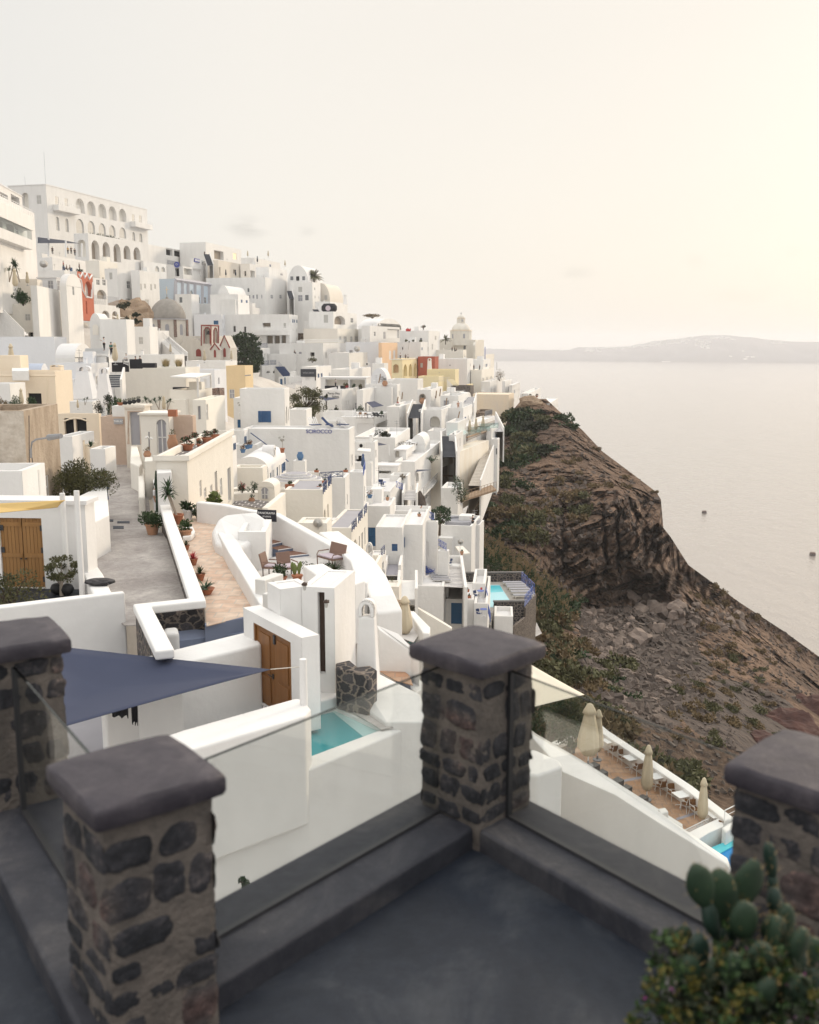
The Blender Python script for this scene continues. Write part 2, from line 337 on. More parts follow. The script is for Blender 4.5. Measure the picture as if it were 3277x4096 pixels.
def cliffmat(name,warm):
 m,N,L,b=nmat(name);b.inputs['Roughness'].default_value=.95;b.inputs['Specular IOR Level'].default_value=.15
 tc=N.new('ShaderNodeTexCoord');ge=N.new('ShaderNodeNewGeometry');sp=N.new('ShaderNodeSeparateXYZ');L.new(ge.outputs['Normal'],sp.inputs[0])
 n1=N.new('ShaderNodeTexNoise');n1.inputs['Scale'].default_value=.06;n1.inputs['Detail'].default_value=9;n1.inputs['Roughness'].default_value=.68
 n2=N.new('ShaderNodeTexNoise');n2.inputs['Scale'].default_value=.7;n2.inputs['Detail'].default_value=8;n2.inputs['Roughness'].default_value=.72
 mp=N.new('ShaderNodeMapping');L.new(tc.outputs['Object'],mp.inputs[0]);mp.inputs['Rotation'].default_value=(R(28),R(-24),0);mp.inputs['Scale'].default_value=(.05,.05,.55)
 n3=N.new('ShaderNodeTexNoise');n3.inputs['Scale'].default_value=1.0;n3.inputs['Detail'].default_value=6;n3.inputs['Distortion'].default_value=.7
 L.new(tc.outputs['Object'],n1.inputs['Vector']);L.new(tc.outputs['Object'],n2.inputs['Vector']);L.new(mp.outputs[0],n3.inputs['Vector'])
 rock=ramp(N,[(.32,(.036,.030,.030)),(.46,(.098,.072,.060)),(.57,(.20,.138,.104)),(.72,(.38,.28,.21))]);L.new(n3.outputs[0],rock.inputs[0])
 soil=ramp(N,[(.32,(.092,.063,.049)),(.5,(.172,.114,.082)),(.68,(.27,.18,.125))]);L.new(n1.outputs[0],soil.inputs[0])
 det=ramp(N,[(.30,(.35,.35,.36)),(.5,(.95,.95,.95)),(.72,(1.55,1.5,1.45))]);L.new(n2.outputs[0],det.inputs[0])
 sl=N.new('ShaderNodeMapRange');sl.inputs[1].default_value=.56;sl.inputs[2].default_value=.86
 an=N.new('ShaderNodeMath');an.operation='MULTIPLY_ADD';an.inputs[1].default_value=.5;L.new(n1.outputs[0],an.inputs[0]);sb=N.new('ShaderNodeMath');sb.operation='SUBTRACT';sb.inputs[1].default_value=.25;L.new(sp.outputs[2],an.inputs[2]);L.new(an.outputs[0],sb.inputs[0]);L.new(sb.outputs[0],sl.inputs[0])
 mx=N.new('ShaderNodeMixRGB');L.new(sl.outputs[0],mx.inputs[0]);L.new(rock.outputs[0],mx.inputs[1]);L.new(soil.outputs[0],mx.inputs[2])
 n4=N.new('ShaderNodeTexNoise');n4.inputs['Scale'].default_value=.035;n4.inputs['Detail'].default_value=5;L.new(tc.outputs['Object'],n4.inputs['Vector'])
 rr=ramp(N,[(.64,(0,0,0)),(.76,(.4,.4,.4))]);L.new(n4.outputs[0],rr.inputs[0])
 m2=N.new('ShaderNodeMixRGB');L.new(rr.outputs[0],m2.inputs[0]);L.new(mx.outputs[0],m2.inputs[1]);m2.inputs[2].default_value=(.19,.085,.06,1)
 m3=N.new('ShaderNodeMixRGB');m3.blend_type='MULTIPLY';m3.inputs[0].default_value=.85;L.new(m2.outputs[0],m3.inputs[1]);L.new(det.outputs[0],m3.inputs[2])
 L.new(m3.outputs[0],b.inputs['Base Color'])
 bp=N.new('ShaderNodeBump');bp.inputs['Distance'].default_value=.9;bp.inputs['Strength'].default_value=.9;L.new(n2.outputs[0],bp.inputs['Height'])
 v=N.new('ShaderNodeTexVoronoi');v.inputs['Scale'].default_value=.8;L.new(tc.outputs['Object'],v.inputs['Vector'])
 b2=N.new('ShaderNodeBump');b2.inputs['Distance'].default_value=.5;L.new(v.outputs['Distance'],b2.inputs['Height']);L.new(bp.outputs[0],b2.inputs['Normal']);L.new(b2.outputs[0],b.inputs['Normal'])
cliffmat('cliff',0)
mat('red_rock',(.10,.045,.035),.95,col2=(.05,.028,.026),scale=.5,fac=.5,bump=.3,bscale=1.2)
mat('scree',(.12,.09,.074),.95,col2=(.036,.030,.030),scale=.55,fac=.5,bump=.5,bscale=1.6,sharp=.5)
mat('boulder',(.27,.21,.175),.95,col2=(.085,.07,.064),scale=1.5,fac=.45,bump=.1,bscale=3,rnd=.4)
mat('rubble',(.16,.125,.105),.95,col2=(.06,.05,.046),scale=.8,fac=.5,bump=.1,bscale=3)
mat('hill_ground',(.60,.56,.51),.95,col2=(.46,.41,.36),scale=.3,fac=.45,bump=.1,bscale=2)
mat('rock_tan',(.40,.30,.21),.95,col2=(.25,.18,.13),scale=.5,fac=.5,bump=.3,bscale=1.5)
mat('island',(.15,.14,.155),.95,col2=(.10,.095,.11),scale=.004,fac=.5)
mat('island_white',(.80,.79,.77),.9)
mat('cactus',(.026,.052,.026),.6,col2=(.014,.028,.018),scale=8)
mat('cactus_dk',(.02,.042,.03),.55,col2=(.012,.028,.022),scale=8)
mat('spine',(.30,.20,.08),.6)
mat('mortar',(.185,.158,.14),.95,col2=(.07,.063,.060),scale=7,fac=.47,bump=.012,bscale=40,sharp=.5)
def lava():
 m,N,L,b=nmat('lava');b.inputs['Roughness'].default_value=.92
 tc=N.new('ShaderNodeTexCoord');ns=[]
 for sc,d in ((3.2,1),(16,7),(60,5)):
  n=N.new('ShaderNodeTexNoise');n.inputs['Scale'].default_value=sc;n.inputs['Detail'].default_value=d;n.inputs['Roughness'].default_value=.72;L.new(tc.outputs['Object'],n.inputs['Vector']);ns.append(n)
 r=ramp(N,[(.36,(.022,.023,.029)),(.5,(.045,.044,.052)),(.60,(.085,.074,.074)),(.72,(.12,.075,.07))]);L.new(ns[0].outputs[0],r.inputs[0])
 r2=ramp(N,[(.36,(.45,.45,.47)),(.55,(1,1,1)),(.66,(2.6,2.3,2.0)),(.76,(4.2,3.5,2.9))]);L.new(ns[1].outputs[0],r2.inputs[0])
 x=N.new('ShaderNodeMixRGB');x.blend_type='MULTIPLY';x.inputs[0].default_value=1;L.new(r.outputs[0],x.inputs[1]);L.new(r2.outputs[0],x.inputs[2]);L.new(x.outputs[0],b.inputs['Base Color'])
 bp=N.new('ShaderNodeBump');bp.inputs['Distance'].default_value=.008;L.new(ns[2].outputs[0],bp.inputs['Height']);L.new(bp.outputs[0],b.inputs['Normal'])
lava()
SUN_AZ,SUN_EL=R(44),R(15)
sdir=Vector((math.sin(SUN_AZ)*math.cos(SUN_EL),math.cos(SUN_AZ)*math.cos(SUN_EL),math.sin(SUN_EL)))
def make_world():
 w=bpy.data.worlds.new('World');SC.world=w;w.use_nodes=True;N=w.node_tree.nodes;L=w.node_tree.links
 bg=N['Background'];bg.inputs[1].default_value=.1
 sk=N.new('ShaderNodeTexSky');sk.sky_type='NISHITA';sk.sun_disc=False;sk.sun_elevation=SUN_EL;sk.sun_rotation=SUN_AZ;sk.dust_density=4;sk.air_density=1.2;sk.altitude=200
 tc=N.new('ShaderNodeTexCoord')
 def dot(v):
  d=N.new('ShaderNodeVectorMath');d.operation='DOT_PRODUCT';L.new(tc.outputs['Generated'],d.inputs[0]);d.inputs[1].default_value=v;return d.outputs['Value']
 def mrange(i,a,b,c,d,smooth=True):
  m=N.new('ShaderNodeMapRange');m.inputs[1].default_value=a;m.inputs[2].default_value=b;m.inputs[3].default_value=c;m.inputs[4].default_value=d
  if smooth:m.interpolation_type='SMOOTHSTEP'
  L.new(i,m.inputs[0]);return m.outputs[0]
 ga,ge=R(30),R(9)
 gv=(math.sin(ga)*math.cos(ge),math.cos(ga)*math.cos(ge),math.sin(ge))
 glow=mrange(dot(gv),.55,1.0,0,1)
 hz=ramp(N,[(0,HAZE_A),(.55,HAZE_B),(1,HAZE_C)]);L.new(glow,hz.inputs[0])
 sp=N.new('ShaderNodeSeparateXYZ');L.new(tc.outputs['Generated'],sp.inputs[0])
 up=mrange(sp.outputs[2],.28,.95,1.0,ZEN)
 n=N.new('ShaderNodeTexNoise');n.inputs['Scale'].default_value=1.6;n.inputs['Detail'].default_value=5;mp=N.new('ShaderNodeMapping');mp.inputs['Scale'].default_value=(1,1,3);L.new(tc.outputs['Generated'],mp.inputs[0]);L.new(mp.outputs[0],n.inputs['Vector'])
 mot=mrange(n.outputs[0],.3,.7,.985,1.012)
 n2=N.new('ShaderNodeTexNoise');n2.inputs['Scale'].default_value=22;n2.inputs['Detail'].default_value=6;n2.inputs['Roughness'].default_value=.6;mp2=N.new('ShaderNodeMapping');mp2.inputs['Scale'].default_value=(1,1,2.0);L.new(tc.outputs['Generated'],mp2.inputs[0]);L.new(mp2.outputs[0],n2.inputs['Vector'])
 puff=None
 view(0,0,3277)
 for px,py,rad,st in ((522,478,.026,.17),(643,486,.014,.10),(1490,543,.022,.10),(1214,577,.020,.07),(1560,604,.040,.05),(1665,530,.012,.06)):
  c=ray(px,py).normalized()
  s=N.new('ShaderNodeVectorMath');s.operation='SUBTRACT';L.new(tc.outputs['Generated'],s.inputs[0]);s.inputs[1].default_value=c
  sc=N.new('ShaderNodeVectorMath');sc.operation='MULTIPLY';sc.inputs[1].default_value=(1,1,2.0);L.new(s.outputs[0],sc.inputs[0])
  ln=N.new('ShaderNodeVectorMath');ln.operation='LENGTH';L.new(sc.outputs[0],ln.inputs[0])
  f=mrange(ln.outputs['Value'],rad*.15,rad*1.15,st,0)
  nn=N.new('ShaderNodeMath');nn.operation='MULTIPLY';L.new(f,nn.inputs[0]);L.new(mrange(n2.outputs[0],.40,.66,0,1),nn.inputs[1])
  if puff is None:puff=nn.outputs[0]
  else:
   a=N.new('ShaderNodeMath');a.operation='MAXIMUM';L.new(puff,a.inputs[0]);L.new(nn.outputs[0],a.inputs[1]);puff=a.outputs[0]
 om=N.new('ShaderNodeMath');om.operation='SUBTRACT';om.inputs[0].default_value=1;L.new(puff,om.inputs[1])
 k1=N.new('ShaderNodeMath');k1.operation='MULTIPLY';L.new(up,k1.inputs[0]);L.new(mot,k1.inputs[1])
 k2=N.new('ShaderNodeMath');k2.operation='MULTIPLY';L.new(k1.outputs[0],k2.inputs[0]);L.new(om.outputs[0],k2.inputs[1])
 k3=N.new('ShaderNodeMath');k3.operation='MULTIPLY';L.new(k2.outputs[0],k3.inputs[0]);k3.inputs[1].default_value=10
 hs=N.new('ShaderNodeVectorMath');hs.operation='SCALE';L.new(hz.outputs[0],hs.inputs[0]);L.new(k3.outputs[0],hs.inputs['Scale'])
 mx=N.new('ShaderNodeMixRGB');mx.inputs[0].default_value=.90;L.new(sk.outputs[0],mx.inputs[1]);L.new(hs.outputs[0],mx.inputs[2])
 L.new(mx.outputs[0],bg.inputs[0])
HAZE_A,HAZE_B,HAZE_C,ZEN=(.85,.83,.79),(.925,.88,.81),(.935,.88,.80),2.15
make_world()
sun=bpy.data.lights.new('sun','SUN');sun.energy=1.75;sun.angle=R(7);sun.color=(1,.82,.60)
so=bpy.data.objects.new('sun',sun);COL.objects.link(so);so.rotation_euler=sdir.to_track_quat('Z','Y').to_euler()
cam=bpy.data.cameras.new('camera');co=bpy.data.objects.new('camera',cam);COL.objects.link(co);SC.camera=co
co.rotation_euler=(R(90)-TH,0,0);cam.sensor_fit='VERTICAL';cam.sensor_height=36;cam.lens=35;cam.clip_start=.1;cam.clip_end=60000
cam.dof.use_dof=True;cam.dof.focus_distance=95;cam.dof.aperture_fstop=2.5
SC.view_settings.view_transform='Standard';SC.view_settings.look='None';SC.view_settings.exposure=.08;SC.view_settings.gamma=1
SC.cycles.use_denoising=True
SC.cycles.max_bounces=6;SC.cycles.diffuse_bounces=4;SC.cycles.glossy_bounces=2;SC.cycles.transmission_bounces=4;SC.cycles.transparent_max_bounces=12;SC.cycles.volume_bounces=2
SC.cycles.caustics_reflective=False;SC.cycles.caustics_refractive=False;SC.cycles.sample_clamp_indirect=4
SEA=-200.0
def sea():
 m,N,L,b=nmat('sea');b.inputs['Base Color'].default_value=(.30,.265,.235,1);b.inputs['Roughness'].default_value=.15;b.inputs['Specular IOR Level'].default_value=.9
 tc=N.new('ShaderNodeTexCoord');hs=None
 for sc,d,st in ((.05,5,2.1),(.006,3,3.4)):
  mp=N.new('ShaderNodeMapping');mp.inputs['Rotation'].default_value=(0,0,R(25));mp.inputs['Scale'].default_value=(1,.55,1);L.new(tc.outputs['Object'],mp.inputs[0])
  n=N.new('ShaderNodeTexNoise');n.inputs['Scale'].default_value=sc;n.inputs['Detail'].default_value=d;n.inputs['Roughness'].default_value=.65;L.new(mp.outputs[0],n.inputs['Vector'])
  bp=N.new('ShaderNodeBump');bp.inputs['Distance'].default_value=st;bp.inputs['Strength'].default_value=1;L.new(n.outputs[0],bp.inputs['Height'])
  if hs:L.new(hs,bp.inputs['Normal'])
  hs=bp.outputs[0]
 L.new(hs,b.inputs['Normal'])
 mb=MB();mb.quad((-2600,-300,SEA),(9500,-300,SEA),(9500,13500,SEA),(-2600,13500,SEA))
 tag(mb.build('sea','sea'),'pale hazy sea',kind='structure')
sea()
def island():
 view(1900,1200,1377)
 prof=[(-420,226),(-200,236),(60,243),(200,246),(330,250),(470,249),(520,236),(560,237),(660,235),(760,232),(830,220),(900,205),(1000,195),(1080,184),(1150,177),(1240,176),(1360,186),(1480,200),(1600,209),(1725,210),(1900,214),(2150,225),(2400,236)]
 foot=lambda x:303+(x-60)*13/1665
 nx,nr=230,16
 vs,fs=[],[]
 for i in range(nx):
  x=-420+2820*i/(nx-1)
  for j in range(len(prof)-1):
   if prof[j][0]<=x<=prof[j+1][0]:
    t=(x-prof[j][0])/(prof[j+1][0]-prof[j][0]);t=t*t*(3-2*t);top=prof[j][1]*(1-t)+prof[j+1][1]*t;break
  b=gnd(x,foot(x),SEA);Yb=b.y
  tp=at(x,top,Yb+900)
  for k in range(nr):
   t=k/(nr-1)
   Y=Yb+900*t**1.6
   z=SEA+(tp.z-SEA)*(t**.75)
   nz=noise.fractal(Vector((x*.012,t*3,3)),1.0,2.0,5)
   z+=nz*14*math.sin(math.pi*t)+noise.noise(Vector((x*.06,5,t)))*3*t
   X=ray(x,foot(x)).x*Y
   vs.append((X,Y-60*nz*math.sin(math.pi*t),z))
  vs.append((X,Y+2200,SEA-2))
 n=nr+1
 for i in range(nx-1):
  for k in range(n-1):fs.append((i*n+k,(i+1)*n+k,(i+1)*n+k+1,i*n+k+1))
 mb=MB();mb.add(vs,fs);o=mb.build('far_island','island',smooth=True);tag(o,'hazy island ridge on the horizon',kind='structure')
 rd=random.Random(3);mb=MB()
 def grid(x,t):
  i=int((x+420)/2820*(nx-1));return vs[i*n+int(t*(nr-1))]
 for cx,sp,t0,t1,cnt in ((340,120,.93,1.0,60),(590,40,.6,.95,22),(720,120,.85,1,45),(1000,90,.80,1.0,80),(940,130,.7,.95,50),(1150,40,.45,.8,28),(1230,50,.8,.98,22),(1520,40,.8,.98,20),(200,60,.9,1,16),(960,16,.02,.1,6),(1340,40,.1,.4,5)):
  for k in range(cnt):
   x=rd.gauss(cx,sp*.5)
   if not -400<x<2300:continue
   p=grid(x,max(0,min(1,rd.uniform(t0,t1))));s=rd.uniform(7,17);h=rd.uniform(4,8)
   mb.box(p[0]-s,p[1]-10,p[2]-6,p[0]+s,p[1]+14,p[2]+h)
 tag(mb.build('distant_village','island_white'),'white villages strung along the far island ridge',kind='stuff')
island()
def haze():
 m=bpy.data.materials.new('haze');m.use_nodes=True;N=m.node_tree.nodes;L=m.node_tree.links;N.remove(N['Principled BSDF'])
 v=N.new('ShaderNodeVolumePrincipled');v.inputs['Color'].default_value=(.94,.955,1,1);v.inputs['Density'].default_value=HAZE_D;v.inputs['Anisotropy'].default_value=.2
 L.new(v.outputs[0],N['Material Output'].inputs['Volume']);M['haze']=m
 mb=MB();mb.box(-2700,-400,SEA-1.2,9600,13600,75);o=mb.build('haze','haze');tag(o,'thin bluish sea haze',kind='stuff')
HAZE_D=1.1e-4
haze()
import zlib
BASES=[]
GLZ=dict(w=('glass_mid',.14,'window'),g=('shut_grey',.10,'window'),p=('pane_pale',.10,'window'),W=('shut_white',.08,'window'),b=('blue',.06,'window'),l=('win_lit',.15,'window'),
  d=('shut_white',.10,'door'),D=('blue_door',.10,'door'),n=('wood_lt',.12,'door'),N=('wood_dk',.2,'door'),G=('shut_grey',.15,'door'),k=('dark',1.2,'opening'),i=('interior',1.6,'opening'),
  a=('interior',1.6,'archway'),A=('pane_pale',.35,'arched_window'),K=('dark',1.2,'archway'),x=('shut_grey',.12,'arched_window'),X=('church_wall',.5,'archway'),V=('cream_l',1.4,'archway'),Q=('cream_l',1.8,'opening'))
ARCH=set('aAKxXV')
def arcpts(u0,u1,zs,r,rz,n=10):
 c=(u0+u1)/2
 return [(c-r*math.cos(math.pi*k/n),zs+rz*math.sin(math.pi*k/n)) for k in range(n+1)]
def gridwall(mb,P,u0,u1,z0,z1,holes):
 """P(u, z, d) -> local point, d = depth into the wall; holes = (u0,u1,z0,z1,depth,arch)"""
 us=sorted({u0,u1,*[h[0] for h in holes],*[h[1] for h in holes]});zs=sorted({z0,z1,*[h[2] for h in holes],*[h[3] for h in holes]})
 for i in range(len(us)-1):
  for j in range(len(zs)-1):
   cu,cz=(us[i]+us[i+1])/2,(zs[j]+zs[j+1])/2
   if any(h[0]<cu<h[1] and h[2]<cz<h[3] for h in holes):continue
   mb.quad(P(us[i],zs[j],0),P(us[i+1],zs[j],0),P(us[i+1],zs[j+1],0),P(us[i],zs[j+1],0))
 for a,b,c,d,dep,arch in holes:
  if arch:
   r=(b-a)/2;rz=min(r,(d-c)*.6);s=d-rz;pts=arcpts(a,b,s,r,rz)
   m=len(pts) //2
   for k in range(len(pts)-1):
    cn=(a,d) if k<m else (b,d)
    mb.add([P(*pts[k],0),P(*pts[k+1],0),P(*cn,0)],[(0,1,2)])
    mb.quad(P(*pts[k],0),P(*pts[k+1],0),P(*pts[k+1],dep),P(*pts[k],dep))
   mb.add([P(*pts[m],0),P(b,d,0),P(a,d,0)],[(0,1,2)])
   mb.quad(P(a,c,0),P(a,s,0),P(a,s,dep),P(a,c,dep));mb.quad(P(b,s,0),P(b,c,0),P(b,c,dep),P(b,s,dep))
  else:
   mb.quad(P(a,c,0),P(a,d,0),P(a,d,dep),P(a,c,dep));mb.quad(P(b,d,0),P(b,c,0),P(b,c,dep),P(b,d,dep))
   mb.quad(P(a,d,0),P(b,d,0),P(b,d,dep),P(a,d,dep))
  mb.quad(P(b,c,0),P(a,c,0),P(a,c,dep),P(b,c,dep))
class House:pass
def H(label,x0,x1,x2,yt,yb,Y,yaw=8,col='white',roof='par',f=(),s=(),L=None,ph=.5,pt=.25,skirt=10.0,name='house',cat='house',group=None,rise=None,roofcol=None,trim=None,fcol=None):
 ph_=R(yaw);fw=Vector((math.sin(ph_),math.cos(ph_),0));rt=Vector((math.cos(ph_),-math.sin(ph_),0))
 c=at(x1,yb,Y);top=at(x1,yt,Y).z;ym=(yt+yb)/2
 c.x=at(x1,ym,Y).x
 def along(px,d):
  a=ray(px,ym).x;den=d.x-a*d.y
  return (a*c.y-c.x)/den if abs(den)>1e-6 else -1
 w=along(x0,-rt);w=max(1.0,min(w,120)) if w>0 else 8.0
 l=along(x2,fw) if x2 is not None else -1
 if l<=0:l=L or max(4.0,min(w,9.0))
 elif L:l=min(l,L)
 l=max(.5,min(l,90));h=top-c.z
 zb=-skirt
 o=House();o.w,o.l,o.h,o.c,o.fw,o.rt,o.Y=w,l,h,c,fw,rt,Y
 E=thing(name,label,cat,c,-ph_,group);o.E=E
 def loc(v):d=v-c;return d.dot(rt),d.dot(fw),d.z
 o.loc=loc;o.world=lambda x,y,z:c+rt*x+fw*y+Vector((0,0,z))
 near=Y<130
 rz=0
 if roof in ('vf','vs'):rz=rise if rise is not None else .38*(w if roof=='vf' else l)
 hw=h-rz
 def opening(lst,side):
  hs=[]
  for op in lst:
   k,a,b_,c_,d_=op[:5]
   if side=='f':p,q=hitplane(a,b_,c,fw),hitplane(c_,d_,c,fw);u0,u1=loc(p)[0],loc(q)[0];lo,hi=-w,0
   else:p,q=hitplane(a,b_,c,rt),hitplane(c_,d_,c,rt);u0,u1=loc(p)[1],loc(q)[1];lo,hi=0,l
   z1,z0=p.z-c.z,q.z-c.z
   if side=='s':
    pm,qm=hitplane((a+c_)/2,b_,c,rt),hitplane((a+c_)/2,d_,c,rt);z1,z0=pm.z-c.z,qm.z-c.z
   else:
    pm,qm=hitplane((a+c_)/2,b_,c,fw),hitplane((a+c_)/2,d_,c,fw);z1,z0=pm.z-c.z,qm.z-c.z
   u0,u1=min(u0,u1),max(u0,u1);u0=max(u0,lo+.06);u1=min(u1,hi-.06);z0=max(z0,-skirt+.1);z1=min(z1,(h if not rz else hw+rz*.55)-.08)
   if u1-u0<.12 or z1-z0<.12:continue
   mt,dep,nm=GLZ[k]
   dep=min(dep,(w if side=='s' else l)*.6)
   hs.append((u0,u1,z0,z1,dep,k in ARCH,k,op[5] if len(op)>5 else None))
  return hs
 hf,hsd=opening(f,'f'),opening(s,'s')
 rg=random.Random(zlib.crc32(label.encode()));wds=set(label.split());plain=(L or 9)>=4 and not wds & {'blank','plain','SCIROCCO','bastion','parapet','retaining','niche','dormer','annex','picket-topped'} and col in ('white','white_b','cream_l','beige','cream') and not rz and Y>72
 def auto(ln,deep):
  out=[]
  if not plain or ln<2.6 or h<2.2:return out
  z=h-ph-rg.uniform(1.0,1.4);n=max(1,min(6,int(ln/3.4)))
  for row in range(3):
   if z<.2:break
   for i in range(n):
    if rg.random()<.36:continue
    cu=ln*(i+.5+rg.uniform(-.2,.2))/n;k=rg.choice('ppgwdkw' if row else 'ppgwkb');ww=rg.uniform(.32,.45);hh=rg.uniform(.9,1.15) if k !='d' else 1.9
    mt,dep,nm=GLZ[k];out.append((cu-ww,cu+ww,max(z-hh,.1-skirt),z,min(dep,deep*.5),False,k,None))
   z -=3.0
  return out
 if not f and Y<330:hf=[(-b,-a,*q) for a,b,*q in auto(w,l)] if rg.random()<.7 else hf
 if not s:hsd=auto(l,w)
 Pf=lambda u,z,d:(u,d,z)
 Ps=lambda u,z,d:(-d,u,z)
 mb=MB()
 if rz:
  over=[hh for hh in hf if hh[3]>hw-.02] if roof=='vf' else []
  hf_in=[hh for hh in hf if hh not in over]
  gridwall(mb,Pf,-w,0,zb,hw,[x[:6] for x in hf_in]);gridwall(mb,Ps,0,l,zb,hw,[x[:6] for x in hsd])
 else:
  fb=MB() if fcol else mb
  gridwall(fb,Pf,-w,0,zb,h,[x[:6] for x in hf]);gridwall(mb,Ps,0,l,zb,h,[x[:6] for x in hsd])
  if fcol:fb.build('front_wall',fcol,E)
 mb.quad((-w,l,zb),(-w,0,zb),(-w,0,hw),(-w,l,hw))
 mb.quad((0,l,zb),(-w,l,zb),(-w,l,hw),(0,l,hw))
 rm=MB();o.zroof=c.z+h
 if roof=='vf':
  n=16;pr=[(-w/2-w/2*math.cos(math.pi*k/n),hw+rz*math.sin(math.pi*k/n)) for k in range(n+1)]
  for k in range(n):rm.quad((pr[k][0],0,pr[k][1]),(pr[k+1][0],0,pr[k+1][1]),(pr[k+1][0],l,pr[k+1][1]),(pr[k][0],l,pr[k][1]))
  gb=MB();gb.add([(x,0,z) for x,z in pr],[tuple(range(n+1))]);mb.add(gb.v,gb.f);mb.add([(x,l,z) for x,z in pr],[tuple(range(n,-1,-1))])
 elif roof=='vs':
  n=16;pr=[(l/2-l/2*math.cos(math.pi*k/n),hw+rz*math.sin(math.pi*k/n)) for k in range(n+1)]
  for k in range(n):rm.quad((0,pr[k][0],pr[k][1]),(0,pr[k+1][0],pr[k+1][1]),(-w,pr[k+1][0],pr[k+1][1]),(-w,pr[k][0],pr[k][1]))
  mb.add([(0,y,z) for y,z in pr],[tuple(range(n+1))]);mb.add([(-w,y,z) for y,z in pr],[tuple(range(n,-1,-1))])
 elif roof=='flat':
  rm.box(-w-.12,-.12,h,.12,l+.12,h+.14)
 else:
  t=min(pt,w*.2,l*.2);q=min(ph,h*.4)
  ou=[(-w,0),(0,0),(0,l),(-w,l)];inn=[(-w+t,t),(-t,t),(-t,l-t),(-w+t,l-t)]
  for k in range(4):
   a,b2,c2,d2=ou[k],ou[(k+1)%4],inn[(k+1)%4],inn[k]
   mb.quad((*a,h),(*b2,h),(*c2,h),(*d2,h));mb.quad((*d2,h),(*c2,h),(*c2,h-q),(*d2,h-q))
  rm.add([(x,y,h-q) for x,y in inn],[(0,1,2,3)])
  o.zroof=c.z+h-q
 wl=mb.build('wall',col,E)
 rm.build('roof',roofcol or ('roof_white' if col.startswith('white') else col),E,smooth=bool(rz))
 if plain and Y>78 and roof=='par' and w>2.6 and l>2.6:
  zr=o.zroof-c.z
  if rg.random()<.45:a,b_=-rg.uniform(.55,.95)*w,l*rg.uniform(.45,.75);q=MB();q.box(a+.02,b_,zr-.3,a+min(w*.45,rg.uniform(1.3,2.6)),min(b_+rg.uniform(1.2,2.2),l-.05),zr+rg.uniform(1.3,2.2));q.build('roof_hatch',col,E)
  if rg.random()<.5:a,b_=-rg.uniform(.1,.9)*w,l*rg.uniform(.2,.9);q=MB();q.box(a,b_,zr-.3,a+.38,b_+.38,zr+1.0);q.box(a-.05,b_-.05,zr+1.1,a+.43,b_+.43,zr+1.17);q.box(a+.05,b_+.05,zr+1.0,a+.33,b_+.33,zr+1.1);q.build('chimney',col,E)
  if rg.random()<.3:a,b_=-rg.uniform(.1,.9)*w,l*rg.uniform(.3,.9);q=MB();q.tube([(a,b_,zr),(a,b_,zr+2.3)],.025,4);q.tube([(a-.4,b_,zr+2.1),(a+.4,b_,zr+2.1)],.02,4);q.tube([(a-.3,b_,zr+1.8),(a+.3,b_,zr+1.8)],.02,4);q.build('antenna','steel',E)
  if not f and Y>120 and rg.random()<.5:
   a=-w*rg.uniform(.45,1);b_=min(-.05,a+w*rg.uniform(.3,.55));zt=h*rg.uniform(.3,.62);q=MB();q.box(a,-rg.uniform(1.0,2.2),-skirt,b_,.004,zt);q.build('porch',col,E)
 def fill(hs,P):
  for (u0,u1,z0,z1,dep,arch,k,extra) in hs:
   mt,_,nm=GLZ[k];m2=MB();dd=dep-.01
   over=rz and roof=='vf' and P is Pf and z1>hw-.02
   if over:dd=-.04
   if arch:
    r=(u1-u0)/2;rr=min(r,(z1-z0)*.6);pts=[(u0,z0)]+arcpts(u0,u1,z1-rr,r,rr)+[(u1,z0)]
    m2.add([P(a,b_,dd) for a,b_ in pts],[tuple(range(len(pts)))])
   else:
    m2.quad(P(u0,z0,dd),P(u1,z0,dd),P(u1,z1,dd),P(u0,z1,dd))
   wd=m2.build(nm,extra if extra in M else mt,E)
   if (Y<260 or (u1-u0)>1.6) and k in 'wgpblAxdD' and u1-u0>.35:
    fm=MB();t=min(.07,(u1-u0)*.12);d1=dd-.035
    def bar(a,b_,c_,d_):
     fm.quad(P(a,b_,d1),P(c_,b_,d1),P(c_,d_,d1),P(a,d_,d1));fm.quad(P(a,d_,d1),P(c_,d_,d1),P(c_,d_,dd),P(a,d_,dd));fm.quad(P(c_,b_,d1),P(a,b_,d1),P(a,b_,dd),P(c_,b_,dd))
     fm.quad(P(a,b_,d1),P(a,d_,d1),P(a,d_,dd),P(a,b_,dd));fm.quad(P(c_,d_,d1),P(c_,b_,d1),P(c_,b_,dd),P(c_,d_,dd))
    zt_=z1 if not arch else z1-min((u1-u0)/2,(z1-z0)*.6)
    bar(u0,z0,u0+t,zt_);bar(u1-t,z0,u1,zt_);cu=(u0+u1)/2;bar(cu-t/2,z0,cu+t/2,z1-(.02 if not arch else .05))
    if not arch:bar(u0+t,z1-t,u1-t,z1)
    zm=z0+(zt_-z0)*.55;bar(u0+t,zm-t/2,u1-t,zm+t/2)
    fm.build('frame','blue' if k=='b' else ('blue_door' if k=='D' else 'shut_white'),wd)
   if k=='b' and extra !='plain':
    for a,b_ in ((u0-(u1-u0)*.42,u0),(u1,u1+(u1-u0)*.42)):
     q=MB();v=[P(*e) for e in ((a,z0,-.02),(b_,z0,-.02),(b_,z1,-.02),(a,z1,-.02),(a,z0,-.06),(b_,z0,-.06),(b_,z1,-.06),(a,z1,-.06))]
     q.add(v,[(0,1,2,3),(7,6,5,4),(0,4,5,1),(1,5,6,2),(2,6,7,3),(3,7,4,0)]);q.build('shutter','blue',E)
 fill(hf,Pf);fill(hsd,Ps)
